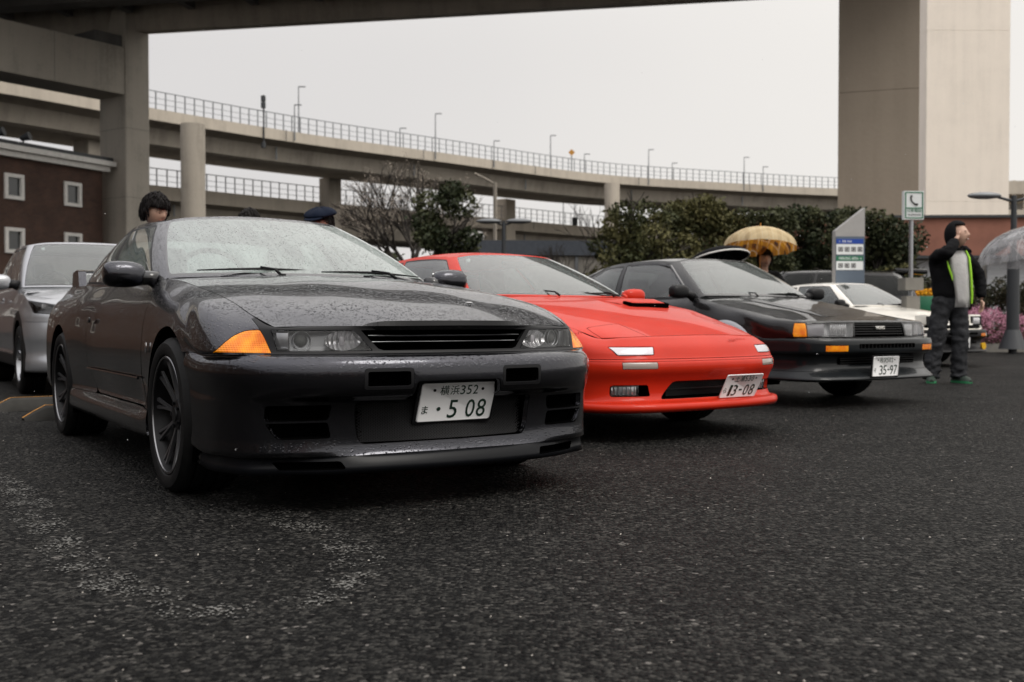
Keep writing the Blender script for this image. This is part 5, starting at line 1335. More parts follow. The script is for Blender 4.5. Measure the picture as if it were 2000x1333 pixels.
def greenhouse(root, G, paintm, glassw, glasss, win, rear=(9.2, .06), bulge=.02, su=None, roof_c=None, rear_tag='rear_window', trim='black_plastic', roofw=4):
    su = su or [6, 6, 5, 4, 8, 8, 8, 8, 5, 6, 6]
    U = UVSurf(gh_net(G, bulge), su, [4, 4, 4, 4], True, True)
    U.uvcut('ws_trim', rpoly([(-.2, .02), (2.93, .02), (2.93, .97), (-.2, .97)], .06, 3)); U.uvcut('windscreen', rpoly([(-.2, .05), (2.85, .05), (2.85, .94), (-.2, .94)], .08, 4))
    for i, w in enumerate(win):
        cx = sum(p[0] for p in w) / len(w); cz = sum(p[1] for p in w) / len(w)
        U.uvcut('trim%d' % i, rpoly([(cx + (p[0] - cx) * 1.06, cz + (p[1] - cz) * 1.09) for p in w], .05, 3)); U.uvcut('win%d' % i, rpoly(w, .05, 3))
    U.uvcut('rear_window', rpoly([(rear[0], rear[1]), (11.2, rear[1]), (11.2, .94), (rear[0], .94)], .06, 3))
    U.warp()
    panel('windscreen', U.get('windscreen'), glassw, root, 'both', 0, 0); panel('windscreen_surround', U.get('ws_trim'), 'black_gloss', root, 'both', 0, .01); panel('rear_window', U.get('rear_window'), glasss, root, 'both', 0, 0)
    for s in (-1, 1):
        panel('pillar', U.get('_'), paintm, root, s, 0, .01)
        for i in range(len(win)):
            panel('side_window' if i == 0 else 'quarter_window', U.get('win%d' % i), glasss, root, s, 0, 0); panel('window_seal', U.get('trim%d' % i), trim, root, s, 0, .008)
    re = [G[i][1] for i in range(3, 10)]
    g11, g10, g9 = G[11][1], G[10][1], G[9][1]
    f1, f2 = G[1][1][1] / max(G[3][1][1], 1e-6), G[2][1][1] / G[3][1][1]
    rp = cap_net(re, roof_c, fs=(0, f1, f2, 1), pz=2.2, px=2.0, row0=[G[i][1] for i in range(4)], rowN=[g11, g10, tuple((np.array(g10) + np.array(g9)) / 2), g9])
    full_sheet('roof', net(rp, [4, 5, 6, 6, 5, 4], [6, 6, 5], vs0=True), paintm, root, gap=0, flange=.006)
def interior(root, x0=-.80, z=.80, w=1.25, seats=-1.5, dash='interior_grey', sz=.33, roofz=None):
    box_obj('floor_pan', (-1.25, 0, .34), (3.9, w, .26), 'dark_void', root); box_obj('bulkhead', (x0 + .42, 0, .55), (.2, w, .5), 'dark_void', root)
    box_obj('dashboard', (x0, 0, z), (.36, w, .14), dash, root, (0, R(6), 0), bev=.04)
    for s in (-1, 1): seat(root, seats, s * .36, sz)
    steering(root, x0 - .15, -.36, z + .08)
    bm = bmesh.new(); bm_box(bm, (seats - .75, 0, .60), (.2, w * .95, .5), (0, R(-18), 0), bev=.05); from_bm('rear_seat', bm, 'interior_dark', root, angle=50)
def finish_body(root, S, cols, ctr, Gbase, paintm, ih=(4, 12), hsub=None, hw=(0, .30, .56, .80, 1), rearz=None, hood_name='bonnet', hood_paint=None, pz=3.0):
    e = [tuple(c[13]) for c in cols[ih[0]:ih[1]]]; row0 = [tuple(cols[i][13]) for i in range(5)]
    Pn = cap_net(e, ctr, fs=hw, pz=pz, px=2.2, row0=row0)
    HS = net(Pn, hsub or [8] * (len(e) - 1), [7, 7, 7, 7], vs0=True)
    n = len(cols)
    g = [Gbase[11], Gbase[10], Gbase[9], Gbase[8]]
    mid = [tuple((np.array(a) + np.array(b)) / 2) for a, b in zip(g, [cols[n-1][13], cols[n-2][13], cols[n-3][13], cols[n-4][13]])]
    bl = np.array([g, mid, [cols[n-1][13], cols[n-2][13], cols[n-3][13], cols[n-4][13]]], float)
    full_sheet('boot_lid', net(bl, [6, 6], [6, 6, 6], vs0=True), paintm, root)
    return HS
def sheet_cut(G):  return Surf(G)
def cowl(root, xc, xe, w, z):
    bm = bmesh.new()
    for a in range(12):
        y0, y1 = -w + a * 2 * w / 12, -w + (a + 1) * 2 * w / 12; f = lambda y: xc + (xe - xc) * (abs(y) / w) ** 2.2
        bm.faces.new([bm.verts.new(p) for p in [(f(y0) + .05, y0, z - .018), (f(y1) + .05, y1, z - .018), (f(y1) - .05, y1, z), (f(y0) - .05, y0, z)]])
    from_bm('cowl', bm, 'black_plastic', root)

# ------------------------------------------------------------------ red coupe with pop-up lamps
def build_red():
    root = car_root('sports_coupe', .664, 7.336, 36.78, 'bright red low coupe with closed pop-up lamps, second car from the camera', 'car')
    face = [(.985, 0, 1, 0, 1), (.978, .22, 1, .07, 1), (.952, .43, .98, .2, 1), (.905, .59, .9, .43, .9), (.825, .715, .72, .69, .7), (.715, .80, .5, .86, .5), (.58, .837, .22, .97, .3), (.42, .850, .08, 1, .2)]
    zo = [(.190, -.22, 0), (.180, .022, 1), (.228, .028, 1), (.238, -.035, 1), (.270, -.058, 1), (.350, -.050, 1), (.425, -.004, 1), (.470, -.006, 1), (.490, -.026, 1), (.535, -.048, 1)]
    up = [[(.918, 0, .567), (.890, 0, .595), (.865, 0, .616), (.845, 0, .630)], [(.912, .22, .567), (.884, .22, .595), (.860, .22, .615), (.840, .22, .628)],
          [(.885, .43, .567), (.857, .43, .593), (.835, .43, .612), (.812, .43, .624)], [(.835, .585, .567), (.806, .582, .590), (.785, .575, .607), (.762, .570, .618)],
          [(.752, .705, .567), (.715, .700, .587), (.690, .690, .602), (.662, .680, .612)], [(.650, .788, .57), (.60, .782, .60), (.545, .765, .635), (.49, .725, .668)],
          [(.525, .826, .57), (.475, .825, .61), (.41, .80, .665), (.35, .735, .704)], [(.40, .845, .57), (.37, .845, .62), (.28, .818, .70), (.21, .74, .745)]]
    cols = front_cols(face, zo, up)
    zf = [.20, .205, .235, .27, .33, .43, .50, .56, .60, .64, .68, .73, .765]; yf = [.79, .840, .848, .851, .853, .855, .856, .856, .855, .850, .840, .815, .785]
    cols.append(side_col(.20, .06, .742, .788, yf, [z - .01 if z > .6 else z for z in zf])); cols.append(side_col(0, -.12, .742, .820, yf, [z + (.02 if z > .6 else 0) for z in zf]))
    zs = [.19, .195, .25, .29, .33, .44, .47, .54, .61, .67, .73, .78, .83]; ys = [.76, .835, .845, .838, .815, .828, .832, .838, .836, .830, .818, .795, .768]
    cols.append(side_col(-.32, -.34, .742, .852, [y for y in ys], [z - .015 if z > .6 else z for z in zs])); cols.append(side_col(-.55, -.56, .740, .872, ys, zs))
    for x in (-1.0, -1.5): cols.append(side_col(x, x, .728, .868, ys, zs))
    yq = [.76, .84, .848, .850, .852, .856, .858, .860, .858, .850, .832, .80, .76]
    cols.append(side_col(-1.95, -1.95, .725, .875, yq, zs)); cols.append(side_col(-2.43, -2.43, .71, .895, yq, [z + (.02 if z > .6 else 0) for z in zs])); cols.append(side_col(-2.85, -2.85, .70, .905, [y - .02 for y in yq], [z + (.03 if z > .6 else 0) for z in zs])); cols.append(side_col(-3.15, -3.15, .68, .91, [y - .06 for y in yq], [z + (.03 if z > .6 else 0) for z in zs]))
    cols += rear_cols(-3.42, .72, .915)
    su = [6, 6, 6, 6, 6, 6, 6, 7, 8, 8, 8, 8, 8, 10, 10, 8, 8, 6, 6, 6][:len(cols) - 1]; sv = [2, 2, 2, 2, 4, 4, 3, 2, 3, 2, 2, 2, 4]
    cols = np.array(cols); S = Surf(net(cols, su, sv, True, True)); fr = lambda c: c.x > .3; P = 'red_paint'
    for x in (0, -2.43): S.cut('hole', circle(x, .31, .345), (0, 2), lambda c: c.y > .3)
    S.cut('front_bumper', [(.2, -.1), (1.3, -.1), (1.3, .4905), (.30, .4905)], (0, 2), fr, ['_'])
    S.cut('front_lip', [(.2, -.1), (1.3, -.1), (1.3, .236), (.2, .236)], (0, 2), lambda c: c.x > .3, ['front_bumper'])
    S.cut('door', rpoly([(-.46, .30), (-.44, .5), (-.44, .98), (-1.70, .98), (-1.76, .5), (-1.66, .30)], .08, 4), (0, 2), lambda c: c.y > .5, ['_'])
    S.cut('nose_panel', [(-.01, .4905), (1, .4905), (1, .70), (-.01, .70)], (1, 2), lambda c: c.x > .55, ['_'])
    S.cut('position_lamp', rpoly([(.462, .516), (.675, .514), (.700, .563), (.447, .563)], .008, 3), (1, 2), fr, ['nose_panel'])
    S.cut('turn_signal', rpoly([(.462, .434), (.668, .434), (.668, .474), (.462, .474)], .004, 2), (1, 2), fr, ['front_bumper'])
    S.cut('groove', [(-.1, .478), (.9, .478), (.9, .4905), (-.1, .4905)], (1, 2), fr, ['front_bumper'])
    S.cut('intake', rpoly([(-.1, .252), (.405, .252), (.315, .356), (-.1, .356)], [0, .02, .02, 0], 4), (1, 2), fr, ['front_bumper'])
    S.cut('fog_well', rpoly([(.47, .272), (.70, .272), (.70, .338), (.49, .338)], .015, 4), (1, 2), fr, ['front_bumper'])
    S.cut('rear_quarter', [(-1.6, 0), (-4, 0), (-4, 1.1), (-1.6, 1.1)], (0, 2), None, ['_'])
    panel('front_bumper', S.get('front_bumper'), P, root, 'both', .0015, .02); panel('front_lip', S.get('front_lip'), P, root, 'both', .003, .02); panel('nose_panel', S.get('nose_panel'), P, root, 'both', .0035, .02)
    panel('bumper_groove', S.get('groove'), P, root, 'both', .002, .015)
    inn = recess('lower_intake', S.get('intake'), (-.16, 0, .01), 'dark_void', root, 'both'); box_obj('intake_bar', (.84, 0, .305), (.02, .60, .008), 'black_gloss', inn)
    box_obj('intercooler', (.80, 0, .30), (.03, .55, .085), 'black_plastic', inn)
    for s in (-1, 1):
        pl_ = panel('position_lamp', S.get('position_lamp'), 'lamp_white', root, s, .003, .02); panel('turn_signal', S.get('turn_signal'), 'lamp_smoke', root, s, .002, .015)
        fw = recess('fog_lamp_well', S.get('fog_well'), (-.07, 0, 0), 'dark_void', root, s, shrink=.95)
        fl = empty('fog_lamp', (0, 0, 0)); fl.parent = root
        bm = bmesh.new(); bm_box(bm, (.792, s * .600, .305), (.05, .15, .056), (0, 0, s * R(38)), bev=.008); from_bm('reflector', bm, 'reflector', fl, angle=40)
        bm = bmesh.new(); bm_box(bm, (.818, s * .615, .305), (.012, .165, .064), (0, 0, s * R(38)), bev=.004); from_bm('lens', bm, 'lens_ribbed', fl, angle=40)
        panel('front_fender', S.get('_'), P, root, s); d_ = panel('door', S.get('door'), P, root, s); panel('rear_quarter', S.get('rear_quarter'), P, root, s)
    ctr = [(.845, 0, .630), (.66, 0, .688), (.50, 0, .730), (.34, 0, .765), (.16, 0, .800), (-.06, 0, .838), (-.28, 0, .868), (-.50, 0, .890)]
    G = [((-.50, 0, .892), (-1.12, 0, 1.222)), ((-.515, .36, .892), (-1.13, .235, 1.218)), ((-.56, .60, .890), (-1.155, .38, 1.208)), ((-.615, .715, .885), (-1.185, .462, 1.192)),
         ((-.67, .735, .868), (-1.23, .492, 1.187)), ((-1.0, .730, .860), (-1.42, .512, 1.200)), ((-1.60, .728, .862), (-1.78, .515, 1.198)), ((-1.95, .722, .872), (-2.0, .505, 1.180)),
         ((-2.60, .70, .89), (-2.2, .48, 1.155)), ((-2.85, .64, .905), (-2.28, .43, 1.15)), ((-3.05, .38, .918), (-2.33, .25, 1.165)), ((-3.10, 0, .922), (-2.35, 0, 1.172))]
    HS = finish_body(root, S, cols, ctr, [g[0] for g in G], P, hsub=[7, 6, 6, 7, 8, 8, 8])
    # lids of the pop-up lamps are cut out of the bonnet in plan, the scoop opening too
    H = Surf(HS)
    H.cut('headlight_cover', rpoly([(.55, .425), (.9, .425), (.9, .66), (.60, .672), (.52, .66)], .02, 3), (0, 1), lambda c: c.x > .3)
    H.cut('scoop', rpoly([(-.06, .12), (.10, .13), (.10, .46), (-.06, .47)], .03, 3), (0, 1))
    V, F = H.get('_'); V2, F2 = H.get('scoop')
    # the right half keeps its skin where the other half has the scoop
    panel('bonnet', (lambda A, B: (A[0] + [(x, -y, z) for x, y, z in A[0]] + [(x, -y, z) for x, y, z in B[0]], A[1] + [[i + len(A[0]) for i in f[::-1]] for f in A[1]] + [[i + 2 * len(A[0]) for i in f[::-1]] for f in B[1]]))((V, F), (V2, F2)), P, root, None, .0, .0)
    box_obj('lamp_motor_cover', (.58, 0, .53), (.22, 1.2, .02), 'dark_void', root)
    for s in (-1, 1): panel('headlight_cover', H.get('headlight_cover'), P, root, s, .004, .014)
    bm = bmesh.new(); rr = []
    for k in range(9):
        y = .10 + .39 * k / 8; e_ = 1 - abs(k - 4) / 4; hgt = .032 * min(1, e_ * 4)
        rr.append([bm.verts.new(p) for p in ((-.30, y, .868 + .0), (-.18, y, .856 + hgt * .6), (-.02, y, .836 + hgt), (.08, y, .808 + hgt), (.08, y, .804 + hgt * .85), (-.05, y, .815))])
    for a_, c_ in zip(rr, rr[1:]):
        for i in range(5): bm.faces.new((a_[i], a_[i+1], c_[i+1], c_[i]))
    bmesh.ops.recalc_face_normals(bm, faces=bm.faces); from_bm('bonnet_scoop', bm, P, root, smooth=True)
    box_obj('scoop_opening', (.050, .295, .824), (.075, .37, .040), 'dark_void', root, (0, R(12), 0))
    greenhouse(root, G, P, 'clear_windscreen', 'side_glass', [[(4.25, .06), (6.0, .06), (6.0, .90), (4.25, .90)], [(6.2, .08), (8.2, .08), (7.4, .88), (6.2, .88)]], roof_c=[(-1.12, 0, 1.222), (-1.28, 0, 1.238), (-1.48, 0, 1.250), (-1.80, 0, 1.250), (-2.02, 0, 1.232), (-2.22, 0, 1.20), (-2.35, 0, 1.172)])
    cowl(root, -.49, -.60, .69, .888); interior(root, -.88, .80)
    wiper(root, (-.47, -.05, .895), (-.56, .30, .925), (-.60, -.55, .90)); wiper(root, (-.50, .50, .893), (-.57, .66, .905), (-.545, .22, .915))
    lettering('nose_emblem', 'MAZDA', .20, .024, Matrix.Translation((.878, .30, .596)) @ Matrix.Rotation(R(100), 4, 'Z') @ Matrix.Rotation(R(58), 4, 'X'), P, root, .0004)
    for s in (-1, 1):
        mirror_unit(root, s, (-.66, s * .73, .885), (-.66, .845, .905), (.10, .19, .105), P)
        for x in (0, -2.43): wheel(root, x, s * .84, .31, .215, .22, s, (5, 0, .07, .0), lod=0)
    wheelhouse(root, 0, .31, .355, .835, .5); wheelhouse(root, -2.43, .31, .355, .835, .5)
    plate(root, (.99, .209, .314), .50, ('土浦', '530'), 'ら', [('1', -.090), ('3', -.048), ('-', .004), ('0', .056), ('8', .108)])
    box_obj('rear_view_mirror', (-1.10, 0, 1.14), (.03, .20, .055), 'black_gloss', root, bev=.012); tube_obj('inspection_sticker', [(-1.12, -.40, 1.172), (-1.115, -.40, 1.15)], .016, 'plate_white', root, 10)
    return root
red = build_red()

# ------------------------------------------------------------------ boxy hatchback coupe, two noses
def build_hatch(x, y, phi, label, name, popup=False):
    root = car_root(name, x, y, phi, label); P = 'white_paint' if popup else 'black_paint'; BP = 'black_plastic' if popup else 'grey_bumper_paint'
    face = [(1.065, 0, 1, 0, 1), (1.060, .25, 1, .06, 1), (1.045, .47, .99, .14, 1), (1.000, .655, .93, .35, .9), (.935, .765, .78, .62, .7), (.83, .828, .45, .89, .5), (.68, .850, .15, .99, .3), (.45, .855, .05, 1, .25)]
    zo = [(.215, -.25, 0), (.222, .000, 1), (.240, .012, 1), (.285, -.055, 1), (.33, -.095, 1), (.425, -.085, 1), (.448, -.008, 1), (.50, 0, 1), (.548, -.004, 1), (.566, -.020, 1)]
    hz = -.055 if popup else 0
    up = [[(.985, 0, .567), (.99, 0, .578), (.965 - (.03 if popup else 0), 0, .700 + hz), (.948 - (.05 if popup else 0), 0, .716 + hz)], [(.980, .25, .567), (.985, .25, .578), (.960, .25, .700 + hz), (.943, .25, .7155 + hz)],
          [(.952, .47, .567), (.957, .47, .578), (.932, .47, .700 + hz), (.916, .468, .713 + hz)], [(.896, .65, .567), (.901, .652, .578), (.878, .65, .700 + hz), (.862, .642, .711 + hz)],
          [(.846, .772, .567), (.850, .778, .578), (.825, .775, .699 + hz), (.805, .758, .709 + hz)], [(.79, .828, .567), (.79, .832, .585), (.72, .815, .705 + hz * .8), (.66, .768, .726 + hz * .8)],
          [(.67, .843, .567), (.66, .846, .60), (.52, .830, .718 + hz * .5), (.46, .768, .755 + hz * .5)], [(.45, .848, .567), (.45, .850, .62), (.32, .832, .745 + hz * .2), (.26, .766, .792 + hz * .2)]]
    cols = front_cols(face, zo, up)
    zf = [.20, .205, .235, .27, .33, .43, .50, .56, .60, .64, .69, .745, .795]; yf = [.79, .840, .845, .848, .850, .852, .853, .853, .852, .850, .845, .828, .80]
    cols.append(side_col(.20, .08, .764, .822, yf, zf)); cols.append(side_col(0, -.1, .760, .855, yf, [z + (.02 if z > .6 else 0) for z in zf]))
    zs = [.19, .195, .24, .28, .33, .43, .48, .55, .62, .68, .74, .80, .86]; ys = [.77, .828, .832, .835, .838, .842, .844, .844, .842, .838, .830, .815, .792]
    cols.append(side_col(-.25, -.26, .757, .888, ys, zs)); cols.append(side_col(-.44, -.45, .752, .918, ys, zs))
    for X in (-.95, -1.5, -1.95, -2.40, -2.80, -3.10): cols.append(side_col(X, X, .752 if X > -1.6 else .745, .905 + (.01 if X < -1.6 else 0), [v - (0 if X > -2.6 else .03 * (-X - 2.4)) for v in ys], zs))
    cols += rear_cols(-3.38, .75, .925)
    su = [6, 6, 6, 6, 6, 6, 6, 7, 8, 8, 8, 8, 8, 8, 8, 8, 8, 6, 6, 6][:len(cols) - 1]; sv = [2, 2, 2, 2, 4, 3, 3, 3, 2, 2, 2, 4, 3]
    cols = np.array(cols); S = Surf(net(cols, su, sv, True, True)); fr = lambda c: c.x > .3
    for X in (0, -2.40): S.cut('hole', circle(X, .31, .345), (0, 2), lambda c: c.y > .3)
    S.cut('front_bumper', [(.2, -.1), (1.3, -.1), (1.3, .5665), (.30, .5665)], (0, 2), fr, ['_'])
    S.cut('front_spoiler', [(.2, -.1), (1.3, -.1), (1.3, .300), (.2, .300)], (0, 2), fr, ['front_bumper'])
    S.cut('door', rpoly([(-.42, .25), (-.40, .5), (-.40, .99), (-1.62, .99), (-1.66, .5), (-1.60, .25)], .06, 4), (0, 2), lambda c: c.y > .5, ['_'])
    if not popup:
        S.cut('headlight', rpoly([(.352, .5815), (.760, .5815), (.760, .694), (.330, .694)], .006, 3), (1, 2), fr, ['_'])
        S.cut('corner_lamp', rpoly([(.766, .5815), (.837, .5815), (.837, .694), (.766, .694)], .004, 3), (1, 2), fr, ['_'])
        S.cut('grille', rpoly([(-.1, .5815), (.325, .5815), (.308, .697), (-.1, .697)], .004, 2), (1, 2), fr, ['_'])
    else:
        S.cut('grille', rpoly([(-.1, .5815), (.60, .5815), (.60, .635), (-.1, .635)], .004, 2), (1, 2), fr, ['_'])
        S.cut('lamp_bay', rpoly([(.40, .592), (.70, .592), (.70, .68), (.40, .68)], .004, 2), (1, 2), lambda c: c.x > .75, ['_'])
    if not popup:
        S.cut('_', [(-.5, .5), (.772, .5), (.757, .8), (-.5, .8)], (0, 2), None, ['corner_lamp'])
    S.cut('turn_signal', rpoly([(.482, .462), (.690 if not popup else .66, .462), (.690 if not popup else .66, .512), (.482, .512)], .004, 2), (1, 2), fr, ['front_bumper'])
    if popup: S.cut('marker_lamp', rpoly([(.67, .462), (.775, .462), (.775, .512), (.67, .512)], .004, 2), (1, 2), fr, ['front_bumper'])
    S.cut('bumper_slot', [(-.1, .487), (.36, .487), (.36, .522), (-.1, .522)], (1, 2), fr, ['front_bumper'])
    S.cut('lower_slot', rpoly([(-.1, .352), (.50, .352), (.50, .41), (-.1, .41)], .01, 2), (1, 2), fr, ['front_bumper'])
    S.cut('rear_quarter', [(-1.5, 0), (-4, 0), (-4, 1.1), (-1.5, 1.1)], (0, 2), None, ['_'])
    panel('front_bumper', S.get('front_bumper'), BP, root, 'both', .0015, .02); panel('front_spoiler', S.get('front_spoiler'), BP, root, 'both', .002, .02)
    g = recess('grille', S.get('grille'), (-.07, 0, 0), 'dark_void', root, 'both')
    for z in ([.603, .624, .645, .666, .685] if not popup else [.61]):
        box_obj('grille_slat', (.962 - (z - .578) * .2, 0, z), (.03, .62 if not popup else 1.1, .0085), 'black_gloss', g)
    bs = recess('bumper_slot', S.get('bumper_slot'), (-.06, 0, 0), 'dark_void', root, 'both')
    for k in range(-7, 8): box_obj('slot_fin', (1.035, k * .047, .505), (.03, .006, .036), 'black_plastic', bs)
    ls = recess('lower_slot', S.get('lower_slot'), (-.08, 0, 0), 'dark_void', root, 'both'); 
    for z in (.365, .385, .402): box_obj('slot_bar', (.955, 0, z), (.02, .98, .006), 'black_plastic', ls)
    for s in (-1, 1):
        if not popup:
            panel('headlight_lens', S.get('headlight'), 'lens_ribbed', root, s, .003, .003); hl = recess('headlight', S.get('headlight'), (-.06, 0, 0), 'lamp_pale', root, s, shrink=.97)
            bm = bmesh.new(); bm_box(bm, (.895, s * .455, .638), (.05, .17, .098), (0, 0, s * R(14)), bev=.015); from_bm('reflector', bm, 'reflector', hl, angle=40)
            bm = bmesh.new(); bm_box(bm, (.85, s * .665, .638), (.02, .15, .096), (0, 0, s * R(26)), bev=.004); from_bm('side_reflector', bm, 'lamp_white', hl, angle=40)
            panel('corner_lamp', S.get('corner_lamp'), 'amber', root, s, .002, .02)
        else:
            lb_ = recess('lamp_bay', S.get('lamp_bay'), (-.10, 0, 0), 'dark_void', root, s)
            ph = empty('headlight', (0, 0, 0)); ph.parent = root
            bm = bmesh.new(); bm_box(bm, (.80, s * .545, .712), (.20, .27, .155), (0, R(-4), 0), bev=.012); from_bm('lamp_housing', bm, P, ph, angle=40)
            box_obj('housing_face', (.905, s * .545, .700), (.012, .262, .142), 'black_plastic', ph); bm = bmesh.new(); bm_box(bm, (.915, s * .535, .700), (.014, .165, .10), bev=.006); from_bm('lamp_lens', bm, 'reflector', ph, angle=40)
            panel('marker_lamp', S.get('marker_lamp'), 'trim_white', root, s, .002, .012)
            bm = bmesh.new(); bm_cyl(bm, (.98, s * .60, .31), (1.01, s * .60, .31), .055, n=16); from_bm('fog_lamp', bm, 'yellow_lamp', root, angle=40)
        panel('turn_signal', S.get('turn_signal'), 'amber', root, s, .002, .015)
        panel('front_fender', S.get('_'), P, root, s); d_ = panel('door', S.get('door'), P, root, s); panel('rear_quarter', S.get('rear_quarter'), P, root, s)
        # wheel arch flare
        bm = bmesh.new(); lathe(bm, [(.342, .0), (.350, .028), (.372, .030), (.410, .004)], 26, 'Y', R(8), R(172), (0, .845, .31))
        if s < 0: bmesh.ops.scale(bm, vec=(1, -1, 1), verts=bm.verts)
        bmesh.ops.recalc_face_normals(bm, faces=bm.faces); from_bm('wheel_arch_flare', bm, 'silver_paint' if not popup else P, root, smooth=True)
        tube_obj('side_moulding', [(-.44, s * .848, .47), (-1.5, s * .848, .47)], .010, 'black_plastic', d_, 6)
    ctr = [(cols[0][13][0], 0, cols[0][13][2]), (.76, 0, .748 + hz * .9), (.56, 0, .785 + hz * .6), (.36, 0, .822 + hz * .4), (.18, 0, .852), (-.02, 0, .885), (-.20, 0, .912), (-.36, 0, .935)]
    G = [((-.34, 0, .942), (-.945, 0, 1.318)), ((-.35, .36, .942), (-.95, .25, 1.314)), ((-.375, .60, .940), (-.962, .40, 1.305)), ((-.41, .705, .936), (-.985, .482, 1.293)),
         ((-.47, .745, .905), (-1.03, .515, 1.288)), ((-.95, .748, .900), (-1.22, .535, 1.300)), ((-1.56, .745, .902), (-1.66, .538, 1.298)), ((-1.95, .742, .908), (-1.90, .53, 1.285)),
         ((-2.60, .72, .915), (-2.14, .50, 1.255)), ((-2.90, .66, .92), (-2.24, .45, 1.248)), ((-3.06, .38, .928), (-2.28, .28, 1.262)), ((-3.10, 0, .93), (-2.30, 0, 1.268))]
    HS = finish_body(root, S, cols, ctr, [g_[0] for g_ in G], P, hsub=[6, 6, 6, 6, 8, 8, 8], pz=4)
    V = HS.reshape(-1, 3).tolist(); n, m_, _ = HS.shape
    full_sheet('bonnet', HS, P, root, flange=.014)
    if not popup:
        bm = bmesh.new()  # raised centre of the bonnet
        prof = []
        for xx, zz in ((.74, .752), (.5, .800), (.2, .853), (-.1, .902), (-.26, .924)): prof.append([bm.verts.new((xx, yy, zz + dz)) for yy, dz in ((-.42, -.006), (-.37, .009 - .012 * (xx > .7)), (0, .012 - .012 * (xx > .7)), (.37, .009 - .012 * (xx > .7)), (.42, -.006))])
        for a_, c_ in zip(prof, prof[1:]):
            for i in range(4): bm.faces.new((a_[i], a_[i+1], c_[i+1], c_[i]))
        bmesh.ops.recalc_face_normals(bm, faces=bm.faces)
        from_bm('bonnet_bulge', bm, P, root)
    greenhouse(root, G, P, 'clear_windscreen', 'side_glass', [[(4.25, .08), (6.0, .08), (6.0, .90), (4.25, .90)], [(6.25, .10), (8.3, .10), (7.3, .88), (6.25, .88)]], roof_c=[(-.945, 0, 1.318), (-1.1, 0, 1.332), (-1.32, 0, 1.343), (-1.66, 0, 1.342), (-1.92, 0, 1.325), (-2.16, 0, 1.293), (-2.30, 0, 1.268)])
    cowl(root, -.33, -.40, .69, .938); interior(root, -.72, .85, seats=-1.35)
    wiper(root, (-.31, -.10, .942), (-.38, .20, .965), (-.42, -.50, .952)); wiper(root, (-.33, .48, .942), (-.39, .64, .955), (-.37, .10, .965))
    for s in (-1, 1):
        mirror_unit(root, s, (-.50, s * .75, .93), (-.50, .915, .975), (.10, .20, .125), 'black_plastic')
        if not popup: tube_obj('window_visor', [(-.62, s * .715, .985), (-.98, s * .585, 1.235), (-1.18, s * .556, 1.262), (-1.60, s * .556, 1.262)], .016, 'black_gloss', root, 6)
        for X in (0, -2.40): wheel(root, X, s * .845, .31, .20, .22, s, (5, .18, .03, .0), lod=0)
    wheelhouse(root, 0, .31, .355, .835, .5); wheelhouse(root, -2.40, .31, .355, .835, .5)
    if not popup:
        plate(root, (1.09, -.07, .335), .10, ('所沢', '502'), 'そ', [('3', -.060), ('5', -.012), ('-', .035), ('9', .075), ('7', .125)], frame='black_plastic')
        lettering('grille_badge', 'WORKS', .115, .026, Matrix.Translation((.978, 0, .655)) @ Matrix.Rotation(R(90), 4, 'Z') @ Matrix.Rotation(R(90), 4, 'X'), 'trim_white', root, .004)
    else:
        plate(root, (1.06, 0, .37), .05, ('多摩', '502'), 'た', [('3', -.075), ('4', -.03), ('-', .018), ('1', .062), ('6', .112)], frame='black_plastic')
    bm = bmesh.new(); prism(bm, [(-3.05, .93), (-3.36, .95), (-3.40, .99), (-3.10, .96)], -.70, .70, 'Y'); from_bm('boot_spoiler', bm, P, root, angle=30)
    return root
basic('lamp_pale', (.72, .73, .74), .3, coat=.5)
m, n, b = newmat('yellow_lamp'); b.inputs['Base Color'].default_value = (.75, .42, .01, 1); b.inputs['Roughness'].default_value = .15; b.inputs['Coat Weight'].default_value = 1
hatch = build_hatch(2.561, 9.874, 33.63, 'glossy black boxy coupe with grey bumper and clear lamps, third car from the camera', 'black_coupe')
white = build_hatch(6.25, 17.15, 33.0, 'cream white coupe with its square pop-up lamps raised, farthest car, behind the hooded man', 'white_coupe', popup=True)

